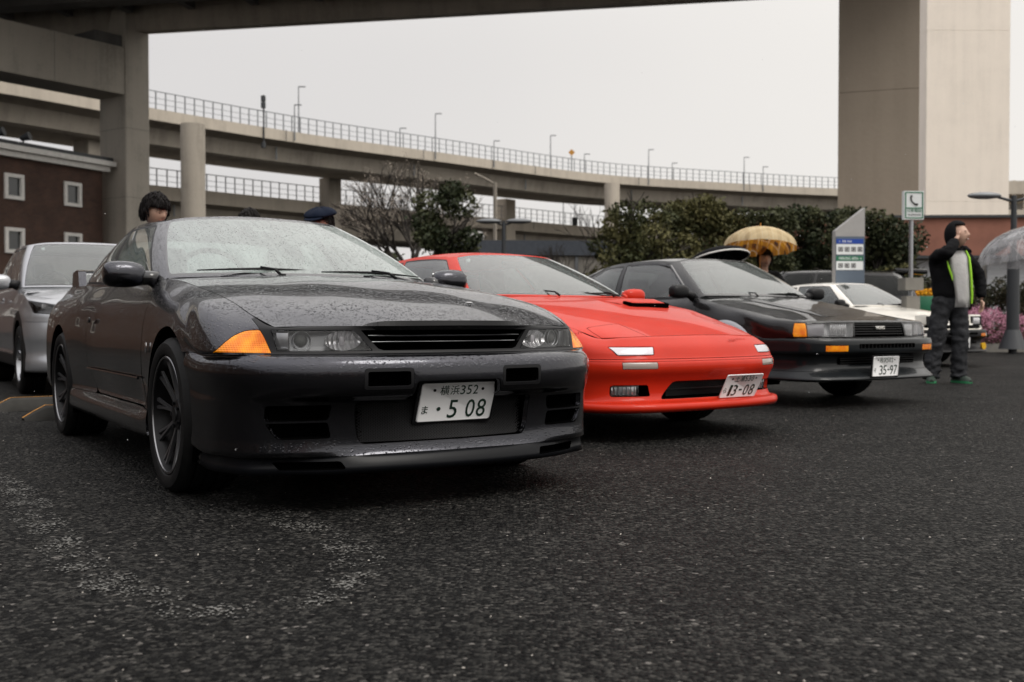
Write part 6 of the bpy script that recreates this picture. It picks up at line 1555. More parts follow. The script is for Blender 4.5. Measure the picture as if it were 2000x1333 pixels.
# ------------------------------------------------------------------ taller vehicles
def build_tall(name, x, y, phi, label, cat, P, H=1.58, hood=True, glassw='clear_windscreen', zb=1.04, hz=1.0, rimm='silver_rim', clad=True, hw=.87, Lr=-3.3, r=.34, axle=-2.56, spoiler=False, backglass='side_glass'):
    root = car_root(name, x, y, phi, label, cat); k = hw / .87
    face = [(.86, 0, 1, 0, 1), (.855, .25, 1, .06, 1), (.835, .47, .98, .2, 1), (.79, .63, .9, .43, .9), (.715, .745, .72, .69, .7), (.61, .82, .5, .86, .5), (.50, .85, .22, .97, .3), (.41, .865, .08, 1, .2)]
    face = [(a, b_ * k, c_, d_, e_) for a, b_, c_, d_, e_ in face]
    zo = [(.24, -.22, 0), (.23, -.03, 1), (.28, 0, 1), (.33, 0, 1), (.40, -.03, 1), (.48, -.02, 1), (.55, 0, 1), (.64, -.005, 1), (.70, -.02, 1), (.76, -.03, 1)]
    up = []
    for i, (a, b_, c_, d_, e_) in enumerate(face):
        q = (0, 0, .01, .03, .06, .10, .14, .16)[i]; ez = hz - .08 + (0, 0, 0, .0, .005, .02, .035, .05)[i]
        up.append([(a - c_ * .05, max(b_ - d_ * .02, 0), .80), (a - c_ * .07, max(b_ - d_ * .03, 0), ez - .06), (a - .11 - q * .3, max(b_ - d_ * .04, 0), ez - .02), (a - .16 - q, max(b_ * (.93 if i > 3 else 1), 0) - (.02 * d_ if b_ else 0), ez)])
    cols = front_cols(face, zo, up)
    zs = [.25, .255, .31, .36, .42, .50, .57, .65, .72, .79, .86, .92, .96 * zb]; ys = [v * k for v in (.80, .855, .865, .868, .862, .866, .870, .872, .872, .868, .858, .84, .815)]
    for X, ez in ((.20, hz - .02), (0, hz), (-.25, hz + .02), (-.42, zb)): cols.append(side_col(X, X - .06, .78 * k, ez, ys, [z * (.985 if ez < zb else 1) for z in zs]))
    for X in (-.95, -1.5, -2.0, -2.5, Lr + .55, Lr + .25): cols.append(side_col(X, X, .79 * k, zb + .01, ys if X > Lr + .3 else [v - .04 for v in ys], zs))
    rc = rear_cols(Lr, .80 * k, zb + .02, zb=.30, lean=.05); cols += rc
    su = [5] * 8 + [6] * 3 + [7] * (len(cols) - 12); sv = [2, 2, 2, 3, 3, 3, 3, 3, 3, 2, 2, 2, 2]
    cols = np.array(cols); S = Surf(net(cols, su, sv, True, True)); fr = lambda c: c.x > .25
    for X in (0, axle):
        S.cut('hole', circle(X, r, r + .04, 40), (0, 2), lambda c: c.y > .3)
        if clad: S.cut('cladding', circle(X, r, r + .125, 40), (0, 2), lambda c: c.y > .3, ['_'])
    if clad: S.cut('cladding', [(-3.5, 0), (.3, 0), (.3, .37), (-3.5, .37)], (0, 2), lambda c: c.y > .5, ['_'])
    S.cut('front_bumper', [(.2, -.1), (1.3, -.1), (1.3, .70), (.34, .70)], (0, 2), fr, ['_'])
    S.cut('lower_grille', rpoly([(-.1, .33), (.55, .33), (.50, .50), (-.1, .50)], .03, 3), (1, 2), fr, ['front_bumper']); S.cut('upper_grille', rpoly([(-.1, .74), (.42, .74), (.46, .82), (-.1, .82)], .02, 3), (1, 2), fr, ['_'])
    S.cut('headlight', rpoly([(.50, .76), (.80 * k, .78), (.83 * k, .90), (.52, .84)], .02, 3), (1, 2), lambda c: c.x > .35, ['_'])
    for i, (a, b_) in enumerate(((-.40, -1.33), (-1.35, -2.12))): S.cut('door%d' % i, rpoly([(a, .38), (a, 1.3), (b_, 1.3), (b_, .38)], .05, 3), (0, 2), lambda c: c.y > .5, ['_'])
    S.cut('rear_quarter', [(-2.0, 0), (-5, 0), (-5, 1.4), (-2.0, 1.4)], (0, 2), None, ['_'])
    panel('front_bumper', S.get('front_bumper'), P, root, 'both', .002, .02)
    for nm, o in (('lower_grille', -.06), ('upper_grille', -.05)): recess(nm, S.get(nm), (o, 0, 0), 'dark_void', root, 'both')
    for s in (-1, 1):
        for nm, mt in (('cladding', 'black_plastic'), ('_', P), ('door0', P), ('door1', P), ('rear_quarter', P)):
            if nm == 'cladding' and not clad: continue
            d_ = panel({'_': 'front_fender', 'door0': 'door', 'door1': 'door', 'cladding': 'wheel_arch_cladding'}.get(nm, nm), S.get(nm), mt, root, s)
            if nm.startswith('door'): box_obj('door_handle', ((-1.22 if nm == 'door0' else -2.02), s * .875 * k, .93), (.16, .02, .03), P, d_, bev=.006)
        panel('headlight_lens', S.get('headlight'), 'lens', root, s, .002, 0); hl = recess('headlight', S.get('headlight'), (-.06, -.02, 0), 'black_gloss', root, s, shrink=.95)
        bm = bmesh.new(); bm_box(bm, (.60, s * .67 * k, .845), (.05, .12, .05), bev=.01); from_bm('reflector', bm, 'reflector', hl, angle=40)
        mirror_unit(root, s, (-.62, s * .79 * k, zb + .03), (-.62, .97 * k, zb + .06), (.13, .22, .16), P, foot_mat='black_plastic')
        for X in (0, axle): wheel(root, X, s * (hw - .01), r, r - .115, .22, s, (5, .14, .05, .0), rim_mat=rimm, lod=0)
    wheelhouse(root, 0, r, r + .05, .86 * k, .5); wheelhouse(root, axle, r, r + .05, .86 * k, .5)
    h2 = H; w2 = .60 * k
    G = [((-.30, 0, zb + .02), (-1.05, 0, h2 - .03)), ((-.32, .38, zb + .02), (-1.06, .30, h2 - .034)), ((-.38, .64, zb + .015), (-1.08, .47, h2 - .043)), ((-.45, .76 * k, zb + .01), (-1.12, w2 - .02, h2 - .06)),
         ((-.52, .785 * k, zb), (-1.16, w2 + .02, h2 - .068)), ((-1.0, .79 * k, zb), (-1.36, w2 + .035, h2 - .06)), ((-1.60, .79 * k, zb), (-1.75, w2 + .04, h2 - .055)), ((-2.15, .79 * k, zb + .005), (-2.2, w2 + .035, h2 - .06)),
         ((Lr + .35, .775 * k, zb + .01), (Lr + .62, w2 + .01, h2 - .09)), ((Lr + .14, .70 * k, zb + .015), (Lr + .42, w2 - .05, h2 - .08)), ((Lr + .07, .4, zb + .02), (Lr + .36, .34, h2 - .06)), ((Lr + .05, 0, zb + .02), (Lr + .34, 0, h2 - .052))]
    ctr = [(cols[0][13][0], 0, cols[0][13][2]), (.52, 0, hz), (.40, 0, hz + .01), (.26, 0, hz + .02), (.10, 0, hz + .025), (-.06, 0, hz + .032), (-.20, 0, hz + .04), (-.34, 0, zb + .015)]
    HS = finish_body(root, S, cols, ctr, [g_[0] for g_ in G], P, hsub=[4, 4, 4, 4, 5, 5, 5]); full_sheet('bonnet', HS, P, root)
    greenhouse(root, G, P, glassw, backglass, [[(4.3, .08), (5.85, .08), (5.85, .90), (4.3, .90)], [(6.02, .08), (7.0, .08), (7.0, .90), (6.02, .90)], [(7.12, .10), (8.6, .14), (8.3, .86), (7.12, .88)]],
               roof_c=[(-1.05, 0, h2 - .03), (-1.2, 0, h2 - .012), (-1.45, 0, h2), (-1.8, 0, h2 + .004), (-2.2, 0, h2), (Lr + .60, 0, h2 - .03), (Lr + .34, 0, h2 - .052)])
    box_obj('floor_pan', (-1.25, 0, .42), (3.7, 1.3 * k, .3), 'dark_void', root); box_obj('dashboard', (-.82, 0, zb - .06), (.5, 1.35 * k, .14), 'interior_grey', root, bev=.04)
    for s in (-1, 1): seat(root, -1.55, s * .38, .55, 'interior_grey')
    steering(root, -1.1, -.38, zb + .03); box_obj('rear_seat', (-2.45, 0, .85), (.2, 1.2, .6), 'interior_dark', root, (0, R(-14), 0), bev=.05)
    if spoiler: box_obj('roof_spoiler', (Lr + .22, 0, h2 - .05), (.60, 1.24, .10), 'black_gloss', root, (0, R(-3), 0), bev=.025)
    tube_obj('inspection_sticker', [(-1.02, -.50, h2 - .10), (-1.015, -.50, h2 - .125)], .02, 'plate_white', root, 10)
    return root
suv = build_tall('suv', -4.07, 10.92, 31.0, 'silver grey compact SUV with black wheel arches at the left edge, behind the grey coupe', 'SUV', 'silver_paint', H=1.59)
van = build_tall('estate_car', 4.50, 22.4, -100, 'black tall estate car with a roof spoiler, between the white coupe and the direction pylon', 'car', 'black_paint', H=1.72, zb=1.12, hz=1.02, rimm='dark_rim', clad=False, Lr=-3.75, axle=-2.7, spoiler=True, glassw='side_glass', backglass='dark_glass')
wheel_stop((-3.72, 8.68, 0), R(31.75 - 90), 'concrete wheel stop with orange painted edge, the farther one beside the silver SUV wheel')
wheel_stop((-3.12, 7.93, 0), R(31.75 - 90), 'concrete wheel stop with orange painted edge, the nearer one behind the grey coupe rear wheel')
# ------------------------------------------------------------------ people
basic('skin', (.56, .35, .26), .5, spec=.4, var=.08, vscale=20); basic('hair_black', (.008, .006, .006), .5, spec=.15, bmp=.6, bscale=90, bdist=.006); basic('cloth_black', (.009, .009, .010), .85, spec=.1, bmp=.4, bscale=40, bdist=.01); basic('cloth_white', (.88, .87, .85), .85, bmp=.5, bscale=14, bdist=.02)
basic('denim_black', (.034, .035, .038), .85, spec=.1, var=.45, vscale=9, bmp=.8, bscale=12, bdist=.03); basic('neon', (.36, .75, .03), .6); basic('shoe_dark', (.02, .035, .025), .6); basic('sole_green', (.03, .22, .09), .5); basic('cap_navy', (.006, .010, .022), .8, spec=.1, bmp=.5, bscale=160, bdist=.003)
basic('denim_blue', (.05, .08, .14), .8, var=.2); basic('coat_pale', (.48, .45, .42), .8); basic('lip', (.30, .11, .09), .5); basic('eye_dark', (.015, .01, .01), .3); basic('teeth', (.7, .68, .64), .4)
def skin_mesh(name, pts, edges, rad, mat, parent, sub=2, root=0, join=None, sharp=False):
    me = bpy.data.meshes.new(name); me.from_pydata([tuple(p) for p in pts], edges, []); o = bpy.data.objects.new(name, me); COL.objects.link(o)
    mo = o.modifiers.new('s', 'SKIN'); mo.use_smooth_shade = True; mo.branch_smoothing = .3
    for i, r in enumerate(rad): me.skin_vertices[0].data[i].radius = r if isinstance(r, tuple) else (r, r); me.skin_vertices[0].data[i].use_root = (i == root)
    s = o.modifiers.new('d', 'SUBSURF'); s.levels = sub; s.render_levels = sub
    dg = bpy.context.evaluated_depsgraph_get(); m2 = bpy.data.meshes.new_from_object(o.evaluated_get(dg)); bpy.data.objects.remove(o); bpy.data.meshes.remove(me)
    if join is not None:
        bm = bmesh.new(); bm.from_mesh(m2)
        for j in join: bm.from_mesh(j)
        bm.to_mesh(m2); bm.free()
    if mat not in ('skin',):
        from mathutils import noise as _n
        z0 = min(v.co.z for v in m2.vertices); nn = [v.normal.copy() for v in m2.vertices]
        for v, q in zip(m2.vertices, nn):
            c = v.co; w = _n.noise(Vector((c.x * 9, c.y * 9, c.z * 17))) * .011 + _n.noise(Vector((c.x * 22 + 5, c.y * 22, c.z * 34))) * .006
            if name == 'trousers': w *= 1.6 + 1.6 * math.exp(-((c.z - .12) / .14) ** 2) + .8 * math.exp(-((c.z - .50) / .08) ** 2)
            v.co = c + q * w
    m2.name = name; m2.materials.clear(); m2.polygons.foreach_set('use_smooth', [True] * len(m2.polygons))
    return mesh_obj(name, m2, parent, mat)
def head_mesh(c, yaw, pitch=0.0, s=1.0):
    """egg shaped head with brow, nose, cheeks, chin and ears; faces -Y before yaw"""
    bm = bmesh.new(); bmesh.ops.create_uvsphere(bm, u_segments=40, v_segments=28, radius=1)
    for v in bm.verts:
        x, y, z = v.co; f = max(0, -y)
        X = x * .078 * (1 - .20 * max(0, -z) ** 1.5 - .05 * max(0, z)); Y = y * .098; Z = z * .118
        if z < 0: Y = Y * (1 - .12 * (-z)) ; 
        if y > 0 and z < -.3: Y *= 1 - .35 * (-z - .3)
        X *= 1 + .03 * f * (abs(z + .15) < .35)
        # nose
        g = math.exp(-(x / .17) ** 2) * f
        Y -= .024 * g * math.exp(-((z + .16) / .15) ** 2) + .010 * g * math.exp(-((z - .02) / .16) ** 2)
        # eye sockets, mouth, chin
        for ex in (-.36, .36): Y += .010 * math.exp(-((x - ex) / .17) ** 2 - ((z - .06) / .10) ** 2) * f
        Y -= .007 * math.exp(-((z - .20) / .10) ** 2 - (x / .6) ** 2) * f
        Y -= .008 * math.exp(-((z + .48) / .10) ** 2 - (x / .28) ** 2) * f; Y += .006 * math.exp(-((z + .60) / .06) ** 2 - (x / .3) ** 2) * f
        Y -= .012 * math.exp(-((z + .80) / .14) ** 2 - (x / .4) ** 2) * f
        v.co = (X, Y, Z)
    for s_ in (-1, 1):
        bmesh.ops.create_uvsphere(bm, u_segments=10, v_segments=8, radius=1, matrix=Matrix.Translation((s_ * .080, .006, -.004)) @ Euler((0, 0, s_ * .4)).to_matrix().to_4x4() @ Matrix.Diagonal((.010, .022, .033, 1)))
    T = Matrix.Translation(c) @ Matrix.Rotation(yaw, 4, 'Z') @ Matrix.Rotation(pitch, 4, 'X') @ Matrix.Scale(s, 4)
    bm.transform(T); bmesh.ops.scale(bm, vec=(1, 1, 1), verts=bm.verts); me = bpy.data.meshes.new('h'); bm.to_mesh(me); bm.free(); return me, T
def face_bits(T, parent, smile=False):
    for s in (-1, 1):
        bm = bmesh.new(); bmesh.ops.create_uvsphere(bm, u_segments=10, v_segments=6, radius=1, matrix=T @ Matrix.Translation((s * .028, -.083, .006)) @ Matrix.Diagonal((.012, .006, .0035 if smile else .005, 1))); from_bm('eye', bm, 'eye_dark', parent, smooth=True)
        bm = bmesh.new(); bm_tube(bm, [T @ Vector(p) for p in ((s * .014, -.092, .024), (s * .03, -.090, .029), (s * .046, -.080, .025))], [.003, .004, .002], 6); from_bm('eyebrow', bm, 'hair_black', parent, smooth=True)
    bm = bmesh.new(); bm_tube(bm, [T @ Vector(p) for p in ((-.024, -.083, -.050), (-.012, -.093, -.056), (0, -.096, -.058), (.012, -.093, -.056), (.024, -.083, -.050))], [.002, .005, .006, .005, .002], 6); from_bm('mouth', bm, 'lip', parent, smooth=True)
    if smile:
        bm = bmesh.new(); bm_tube(bm, [T @ Vector(p) for p in ((-.018, -.088, -.052), (0, -.100, -.055), (.018, -.088, -.052))], [.002, .0045, .002], 6); from_bm('teeth', bm, 'teeth', parent, smooth=True)
def hair_cap(T, parent, mat='hair_black', low=-.62, puff=1.12, fringe=.35, name='hair'):
    bm = bmesh.new(); bmesh.ops.create_uvsphere(bm, u_segments=36, v_segments=24, radius=1); rs = random.Random(3); dl = []
    for v in bm.verts:
        x, y, z = v.co
        lim = fringe if y < -.35 else (low if y > .1 else low + (fringe - low) * min(1, max(0, (.1 - y) / .45)))
        if z < lim: dl.append(v); continue
        k = puff * (1 + .045 * sin(13 * x + 5 * z) * cos(11 * y)); v.co = (x * .083 * k, y * .103 * k + .004, z * .122 * k + .004)
    bmesh.ops.delete(bm, geom=dl, context='VERTS'); bm.transform(T)
    r = bmesh.ops.solidify(bm, geom=bm.faces[:], thickness=.012)
    for i in range(420):
        u = rs.random() * 2 * pi; z = rs.uniform(-.5, .98); q = sqrt(1 - z * z); x, y = q * cos(u), q * sin(u)
        if z < (fringe + .12 if y < -.35 else low + .25): continue
        k = puff * 1.02; p0 = Vector((x * .083 * k, y * .103 * k + .004, z * .122 * k + .004)); dn = Vector((x * .35 + rs.uniform(-.4, .4), y * .35 + rs.uniform(-.4, .4), -1.0)); nn_ = Vector((x, y, z)); dn = (dn - nn_ * dn.dot(nn_) * .85).normalized()
        L = rs.uniform(.03, .055); bm_tube(bm, [T @ (p0 - dn * L * .4), T @ (p0 + nn_ * .006), T @ (p0 + dn * L)], [.003, .0055, .001], 4)
    return from_bm(name, bm, mat, parent, smooth=True)
def hand(parent, wrist, direction, normal, s=1.0, curl=.5, body=None, flip=1):
    """palm with five separate bent fingers; direction runs from wrist to fingers, normal out of the palm"""
    d = Vector(direction).normalized(); nn = Vector(normal); nn = (nn - d * nn.dot(d)).normalized(); side = d.cross(nn) * flip; w = Vector(wrist)
    P = [w, w + d * .045 * s, w + d * .085 * s]; E_ = [(0, 1), (1, 2)]; Rr = [(.024 * s, .017 * s), (.032 * s, .015 * s), (.034 * s, .012 * s)]
    skin_mesh('hand', P, E_, Rr, 'skin', parent, 1)
    for k, (o, L) in enumerate(((-.030, .062), (-.010, .072), (.010, .067), (.029, .054))):
        b = w + d * .078 * s + side * o * s; pts = [b - d * .015 * s, b]; dd = d.copy()
        for q, f in enumerate((.45, .32, .23)):
            dd = (dd + nn * curl * (.7 + .5 * q)).normalized(); pts.append(pts[-1] + dd * L * f * 1.25 * s)
        skin_mesh('finger', pts, [(i, i+1) for i in range(4)], [.0088 * s, .0088 * s, .0083 * s, .0078 * s, .006 * s], 'skin', parent, 1)
    b = w + d * .03 * s - side * .026 * s; pts = [b, b + (d * .5 - side * .8 + nn * .3).normalized() * .034 * s]; pts.append(pts[-1] + (d * .8 - side * .3 + nn * .5).normalized() * .030 * s); pts.append(pts[-1] + (d * .8 + nn * .7).normalized() * .024 * s)
    skin_mesh('thumb', pts, [(0, 1), (1, 2), (2, 3)], [.012 * s, .0105 * s, .0095 * s, .007 * s], 'skin', parent, 1)
def person(x, d, h, rz, label, top='cloth_black', legs='denim_black', shoes='shoe_dark', head_yaw=0.0, head_pitch=0.0, head_off=(0, 0), ankles=((-.11, 0), (.11, 0)), handL=None, handR=None, hair=True, smile=False, fringe=.35, hx=0.0, detail=True, puff=1.12, bulk=1.12, poleL=None):
    """joints for a figure of height h facing -Y; L/R are picture left/right"""
    t = empty('person', (x, d, 0), rz, label, 'person'); k = h / 1.75
    V = lambda a, b, c: Vector((a * k, b * k, c * k))
    hips = V(hx, 0, .93); chest = V(hx, .01, 1.28); neck = V(hx + head_off[0] * .5, 0, 1.47); hc = V(hx + head_off[0], head_off[1] - .02, 1.635)
    sh = {-1: V(hx - .185, 0, 1.405), 1: V(hx + .185, 0, 1.405)}; hd = {-1: handL or V(hx - .28, -.05, .86), 1: handR or V(hx + .28, -.05, .86)}
    el = {}
    for s in (-1, 1):
        a, b = sh[s], hd[s]; L1, L2 = .29 * k, .26 * k; dd = (b - a); D = min(dd.length, (L1 + L2) * .995); u = dd.normalized(); m_ = (L1 * L1 - L2 * L2 + D * D) / (2 * D); hh = sqrt(max(L1 * L1 - m_ * m_, 0))
        pole = Vector(poleL) if (poleL and s < 0) else Vector((s * .8, .35, -.6)); pole = (pole - u * pole.dot(u)).normalized(); el[s] = a + u * m_ + pole * hh; hd[s] = a + u * D
    kn, an = {}, {}
    for i, s in enumerate((-1, 1)):
        ax, ay = ankles[i]; an[s] = V(hx + ax, ay + .02, .085); hj = hips + V(s * .085, 0, -.03); kn[s] = (hj + an[s]) / 2 + V(s * .01, -.035, .02)
    hm, T = head_mesh(hc, head_yaw, head_pitch, k * 1.08)
    pts = [hips, chest, neck, hc - Vector((0, 0, .05 * k))]; E_ = [(0, 1), (1, 2), (2, 3)]; Rr = [(.14 * k, .10 * k), (.15 * k, .10 * k), .055 * k, .052 * k]
    for s in (-1, 1):
        b = len(pts); pts += [sh[s], el[s], hd[s]]; E_ += [(1, b), (b, b+1), (b+1, b+2)]; Rr += [.052 * k, .038 * k, .024 * k]
        b = len(pts); pts += [hips + V(s * .085, 0, -.06), kn[s], an[s], an[s] + V(0, -.09, -.055)]; E_ += [(0, b), (b, b+1), (b+1, b+2), (b+2, b+3)]; Rr += [.085 * k, .055 * k, .036 * k, .020 * k]
    body = skin_mesh('body', pts, E_, Rr, 'skin', t, 2, join=[hm])
    if detail: face_bits(T, t, smile)
    if hair: hair_cap(T, t, fringe=fringe, puff=puff)
    # trousers
    pts = [hips + V(0, 0, .10), hips + V(0, 0, -.02)]; E_ = [(0, 1)]; Rr = [(.165 * k, .12 * k), (.175 * k, .13 * k)]
    for s in (-1, 1):
        hj = hips + V(s * .095, 0, -.10); b = len(pts); q = [hj, hj.lerp(kn[s], .55), kn[s], kn[s].lerp(an[s], .55), an[s] + V(0, 0, .02), an[s] + V(0, -.02, -.055)]
        pts += q; E_ += [(1, b)] + [(b+i, b+i+1) for i in range(5)]; Rr += [.108 * k, .098 * k, .086 * k, .078 * k, .082 * k, .088 * k]
    skin_mesh('trousers', pts, E_, [tuple(v * bulk for v in r) if isinstance(r, tuple) else r * bulk for r in Rr], legs, t, 3)
    for s in (-1, 1):
        a = an[s]; yaw = .5 * s * 1.0
        f = Vector((sin(yaw) * .6, -cos(yaw), 0))
        rings = []
        for u, w_, hh in ((-.10, .034, .09), (-.08, .050, .115), (-.02, .054, .115), (.05, .056, .095), (.11, .058, .068), (.17, .050, .048), (.20, .026, .030)):
            c = a + f * u * k; sd_ = Vector((-f.y, f.x, 0)); rings.append([tuple(Vector((c.x, c.y, .014)) + sd_ * (w_ * cos(q)) * k + Vector((0, 0, max(0, sin(q)) * hh * k))) for q in [2 * pi * i / 12 for i in range(12)]])
        sh_ = shell('shoe', rings, shoes, t)
        bm = bmesh.new(); lo = []
        for r in rings: lo.append([Vector((r[0][0], r[0][1], 0.001)), Vector((r[6][0], r[6][1], 0.001))])
        vs = [[bm.verts.new(p[0] + Vector((0, 0, z))) for p in lo] + [bm.verts.new(p[1] + Vector((0, 0, z))) for p in lo[::-1]] for z in (0, .024 * k)]
        for i in range(len(vs[0])): j = (i + 1) % len(vs[0]); bm.faces.new((vs[0][i], vs[0][j], vs[1][j], vs[1][i]))
        bm.faces.new(vs[1]); bmesh.ops.recalc_face_normals(bm, faces=bm.faces); from_bm('sole', bm, 'sole_green' if shoes == 'shoe_dark' else 'trim_white', sh_)
    # top: torso and sleeves
    pts = [hips + V(0, 0, -.09), hips.lerp(chest, .4), chest, neck - V(0, 0, .02)]; E_ = [(0, 1), (1, 2), (2, 3)]; Rr = [(.185 * k, .135 * k), (.175 * k, .13 * k), (.185 * k, .13 * k), (.075 * k, .07 * k)]
    for s in (-1, 1):
        b = len(pts); pts += [sh[s], sh[s].lerp(el[s], .5), el[s], el[s].lerp(hd[s], .6), hd[s]]; E_ += [(2, b)] + [(b+i, b+i+1) for i in range(4)]; Rr += [.078 * k, .070 * k, .062 * k, .054 * k, .046 * k]
    skin_mesh('jacket', pts, E_, [tuple(v * bulk for v in r) if isinstance(r, tuple) else r * bulk for r in Rr], top, t, 3)
    return t, T, dict(sh=sh, el=el, hd=hd, hips=hips, chest=chest, neck=neck, hc=hc, k=k)
# the man in the hood
man, T, J = person(5.0, 12.3, 1.80, 0, 'man in black hooded jacket with neon green zip and white shirt, hand at his ear', head_yaw=R(48), head_pitch=R(-6), head_off=(.075, -.02), ankles=((-.20, -.02), (.10, -.05)), handL=Vector((.015, -.15, 1.62)), handR=Vector((.36, -.02, .95)), hair=False, smile=True, bulk=1.16, poleL=(-.75, -.55, -.75))
k = J['k']
# open front: shirt panel and neon edges lie on the jacket front
def front_sheet(name, cols_, mat, off):
    bm = bmesh.new(); rr = []
    for z, x0, x1, y0, y1 in cols_:
        n_ = 7; row = []
        for i in range(n_):
            f = i / (n_ - 1); xx = x0 + (x1 - x0) * f; bul = 1 - (2 * f - 1) ** 2
            row.append(bm.verts.new((xx, y0 + (y1 - y0) * f - .022 * bul + off + .006 * sin(z * 31 + f * 5), z)))
        rr.append(row)
    for a_, c_ in zip(rr, rr[1:]):
        for i in range(n_ - 1): bm.faces.new((a_[i], c_[i], c_[i+1], a_[i+1]))
    bmesh.ops.solidify(bm, geom=bm.faces[:], thickness=.010)
    return from_bm(name, bm, mat, man, smooth=True)
front_sheet('shirt', [(1.50, .0, .13, -.10, -.09), (1.44, -.06, .15, -.145, -.125), (1.34, -.07, .155, -.175, -.155), (1.22, -.045, .16, -.185, -.165), (1.08, -.02, .165, -.188, -.168), (.96, -.01, .17, -.185, -.165), (.86, -.01, .17, -.178, -.155)], 'cloth_white', -.006)
tube_obj('zip_edge', [(.14, -.11, 1.50), (.160, -.150, 1.42), (.162, -.178, 1.30), (.170, -.190, 1.15), (.178, -.190, 1.0), (.178, -.180, .90)], [.008, .011, .013, .013, .013, .010], 'neon', man, 8)
tube_obj('zip_edge', [(-.095, -.165, 1.38), (-.085, -.185, 1.31), (-.058, -.196, 1.22), (-.045, -.198, 1.16)], [.005, .011, .010, .004], 'neon', man, 8)
# hood up over the head, open towards the face
bm = bmesh.new(); bmesh.ops.create_uvsphere(bm, u_segments=36, v_segments=26, radius=1); dl = []
for v in bm.verts:
    x, y, z = v.co
    if y < -.25 and z < .62 and abs(x) < .95: dl.append(v); continue
    v.co = (x * .108, y * .125 + .012, z * .150 + .004 if z > 0 else z * .19 + .004)
bmesh.ops.delete(bm, geom=dl, context='VERTS'); bm.transform(T); bmesh.ops.solidify(bm, geom=bm.faces[:], thickness=.014); from_bm('hood', bm, 'cloth_black', man, smooth=True)
tube_obj('collar', [(-.10, .0, 1.50), (-.02, .08, 1.53), (.10, .09, 1.54), (.19, .02, 1.52), (.20, -.06, 1.49)], [.03, .045, .05, .045, .03], 'cloth_black', man, 10)
hand(man, J['hd'][-1], (T.to_translation() + Vector((-.01, -.02, .05))) - J['hd'][-1] + Vector((0, 0, .06)), (.7, .3, 0), 1.0, .45, flip=-1)
hand(man, J['hd'][1], (.05, -.02, -1), (-1, -.2, 0), 1.0, .35)
# people behind the grey coupe
p1, T1, _ = person(-3.08, 9.3, 1.765, R(25), 'dark haired man behind the roof of the grey coupe at the left', top='denim_blue', head_yaw=R(35), head_pitch=R(14), fringe=.22, puff=1.22)
p2, T2, _ = person(-2.52, 10.3, 1.745, R(160), 'person with black hair only just showing above the grey coupe roof', head_yaw=R(0), head_pitch=R(10), fringe=.2)
p3, T3, _ = person(-1.66, 9.4, 1.66, R(10), 'person in a navy flat cap behind the grey coupe roof', top='coat_pale', head_yaw=R(-30), head_pitch=R(8), fringe=.15)
bm = bmesh.new(); bmesh.ops.create_uvsphere(bm, u_segments=32, v_segments=20, radius=1)
for v in bm.verts:
    x, y, z = v.co; f = max(0, -y); v.co = (x * .135, y * .155 - .012, (z * .060 if z > 0 else z * .030) + .088 - .020 * f - .012 * sin(6 * atan2(y, x)) * (z > 0) * .4)
bm.transform(T3); cp = from_bm('flat_cap', bm, 'cap_navy', p3, smooth=True)
bm = bmesh.new(); bmesh.ops.create_uvsphere(bm, u_segments=24, v_segments=10, radius=1, matrix=Matrix.Translation((0, -.13, .060)) @ Euler((R(14), 0, 0)).to_matrix().to_4x4() @ Matrix.Diagonal((.085, .075, .010, 1))); bm.transform(T3); from_bm('peak', bm, 'cap_navy', cp, smooth=True)
# man under the plaid umbrella
pu, Tu, Ju = person(3.66, 15.6, 1.70, R(-5), 'dark haired person under the yellow plaid umbrella behind the black coupe', head_yaw=R(8), handR=Vector((.10, -.22, 1.20)), fringe=.28, puff=1.16)
hand(pu, Ju['hd'][1], (-.4, -.2, 1), (-.6, -.6, 0), 1, .8)
# person at the right edge: only an arm, a hand and a shoe reach into the picture
pe, Te, Je = person(7.06, 13.9, 1.66, R(25), 'person in a pale coat at the right edge holding a clear umbrella', top='coat_pale', legs='denim_blue', shoes='cloth_black', handL=Vector((-.40, -.14, 1.07)), ankles=((-.38, -.16), (.10, 0)), fringe=.3)
hand(pe, Je['hd'][-1], (-.6, -.3, .55), (.5, -.5, .2), 1, .9, flip=-1)
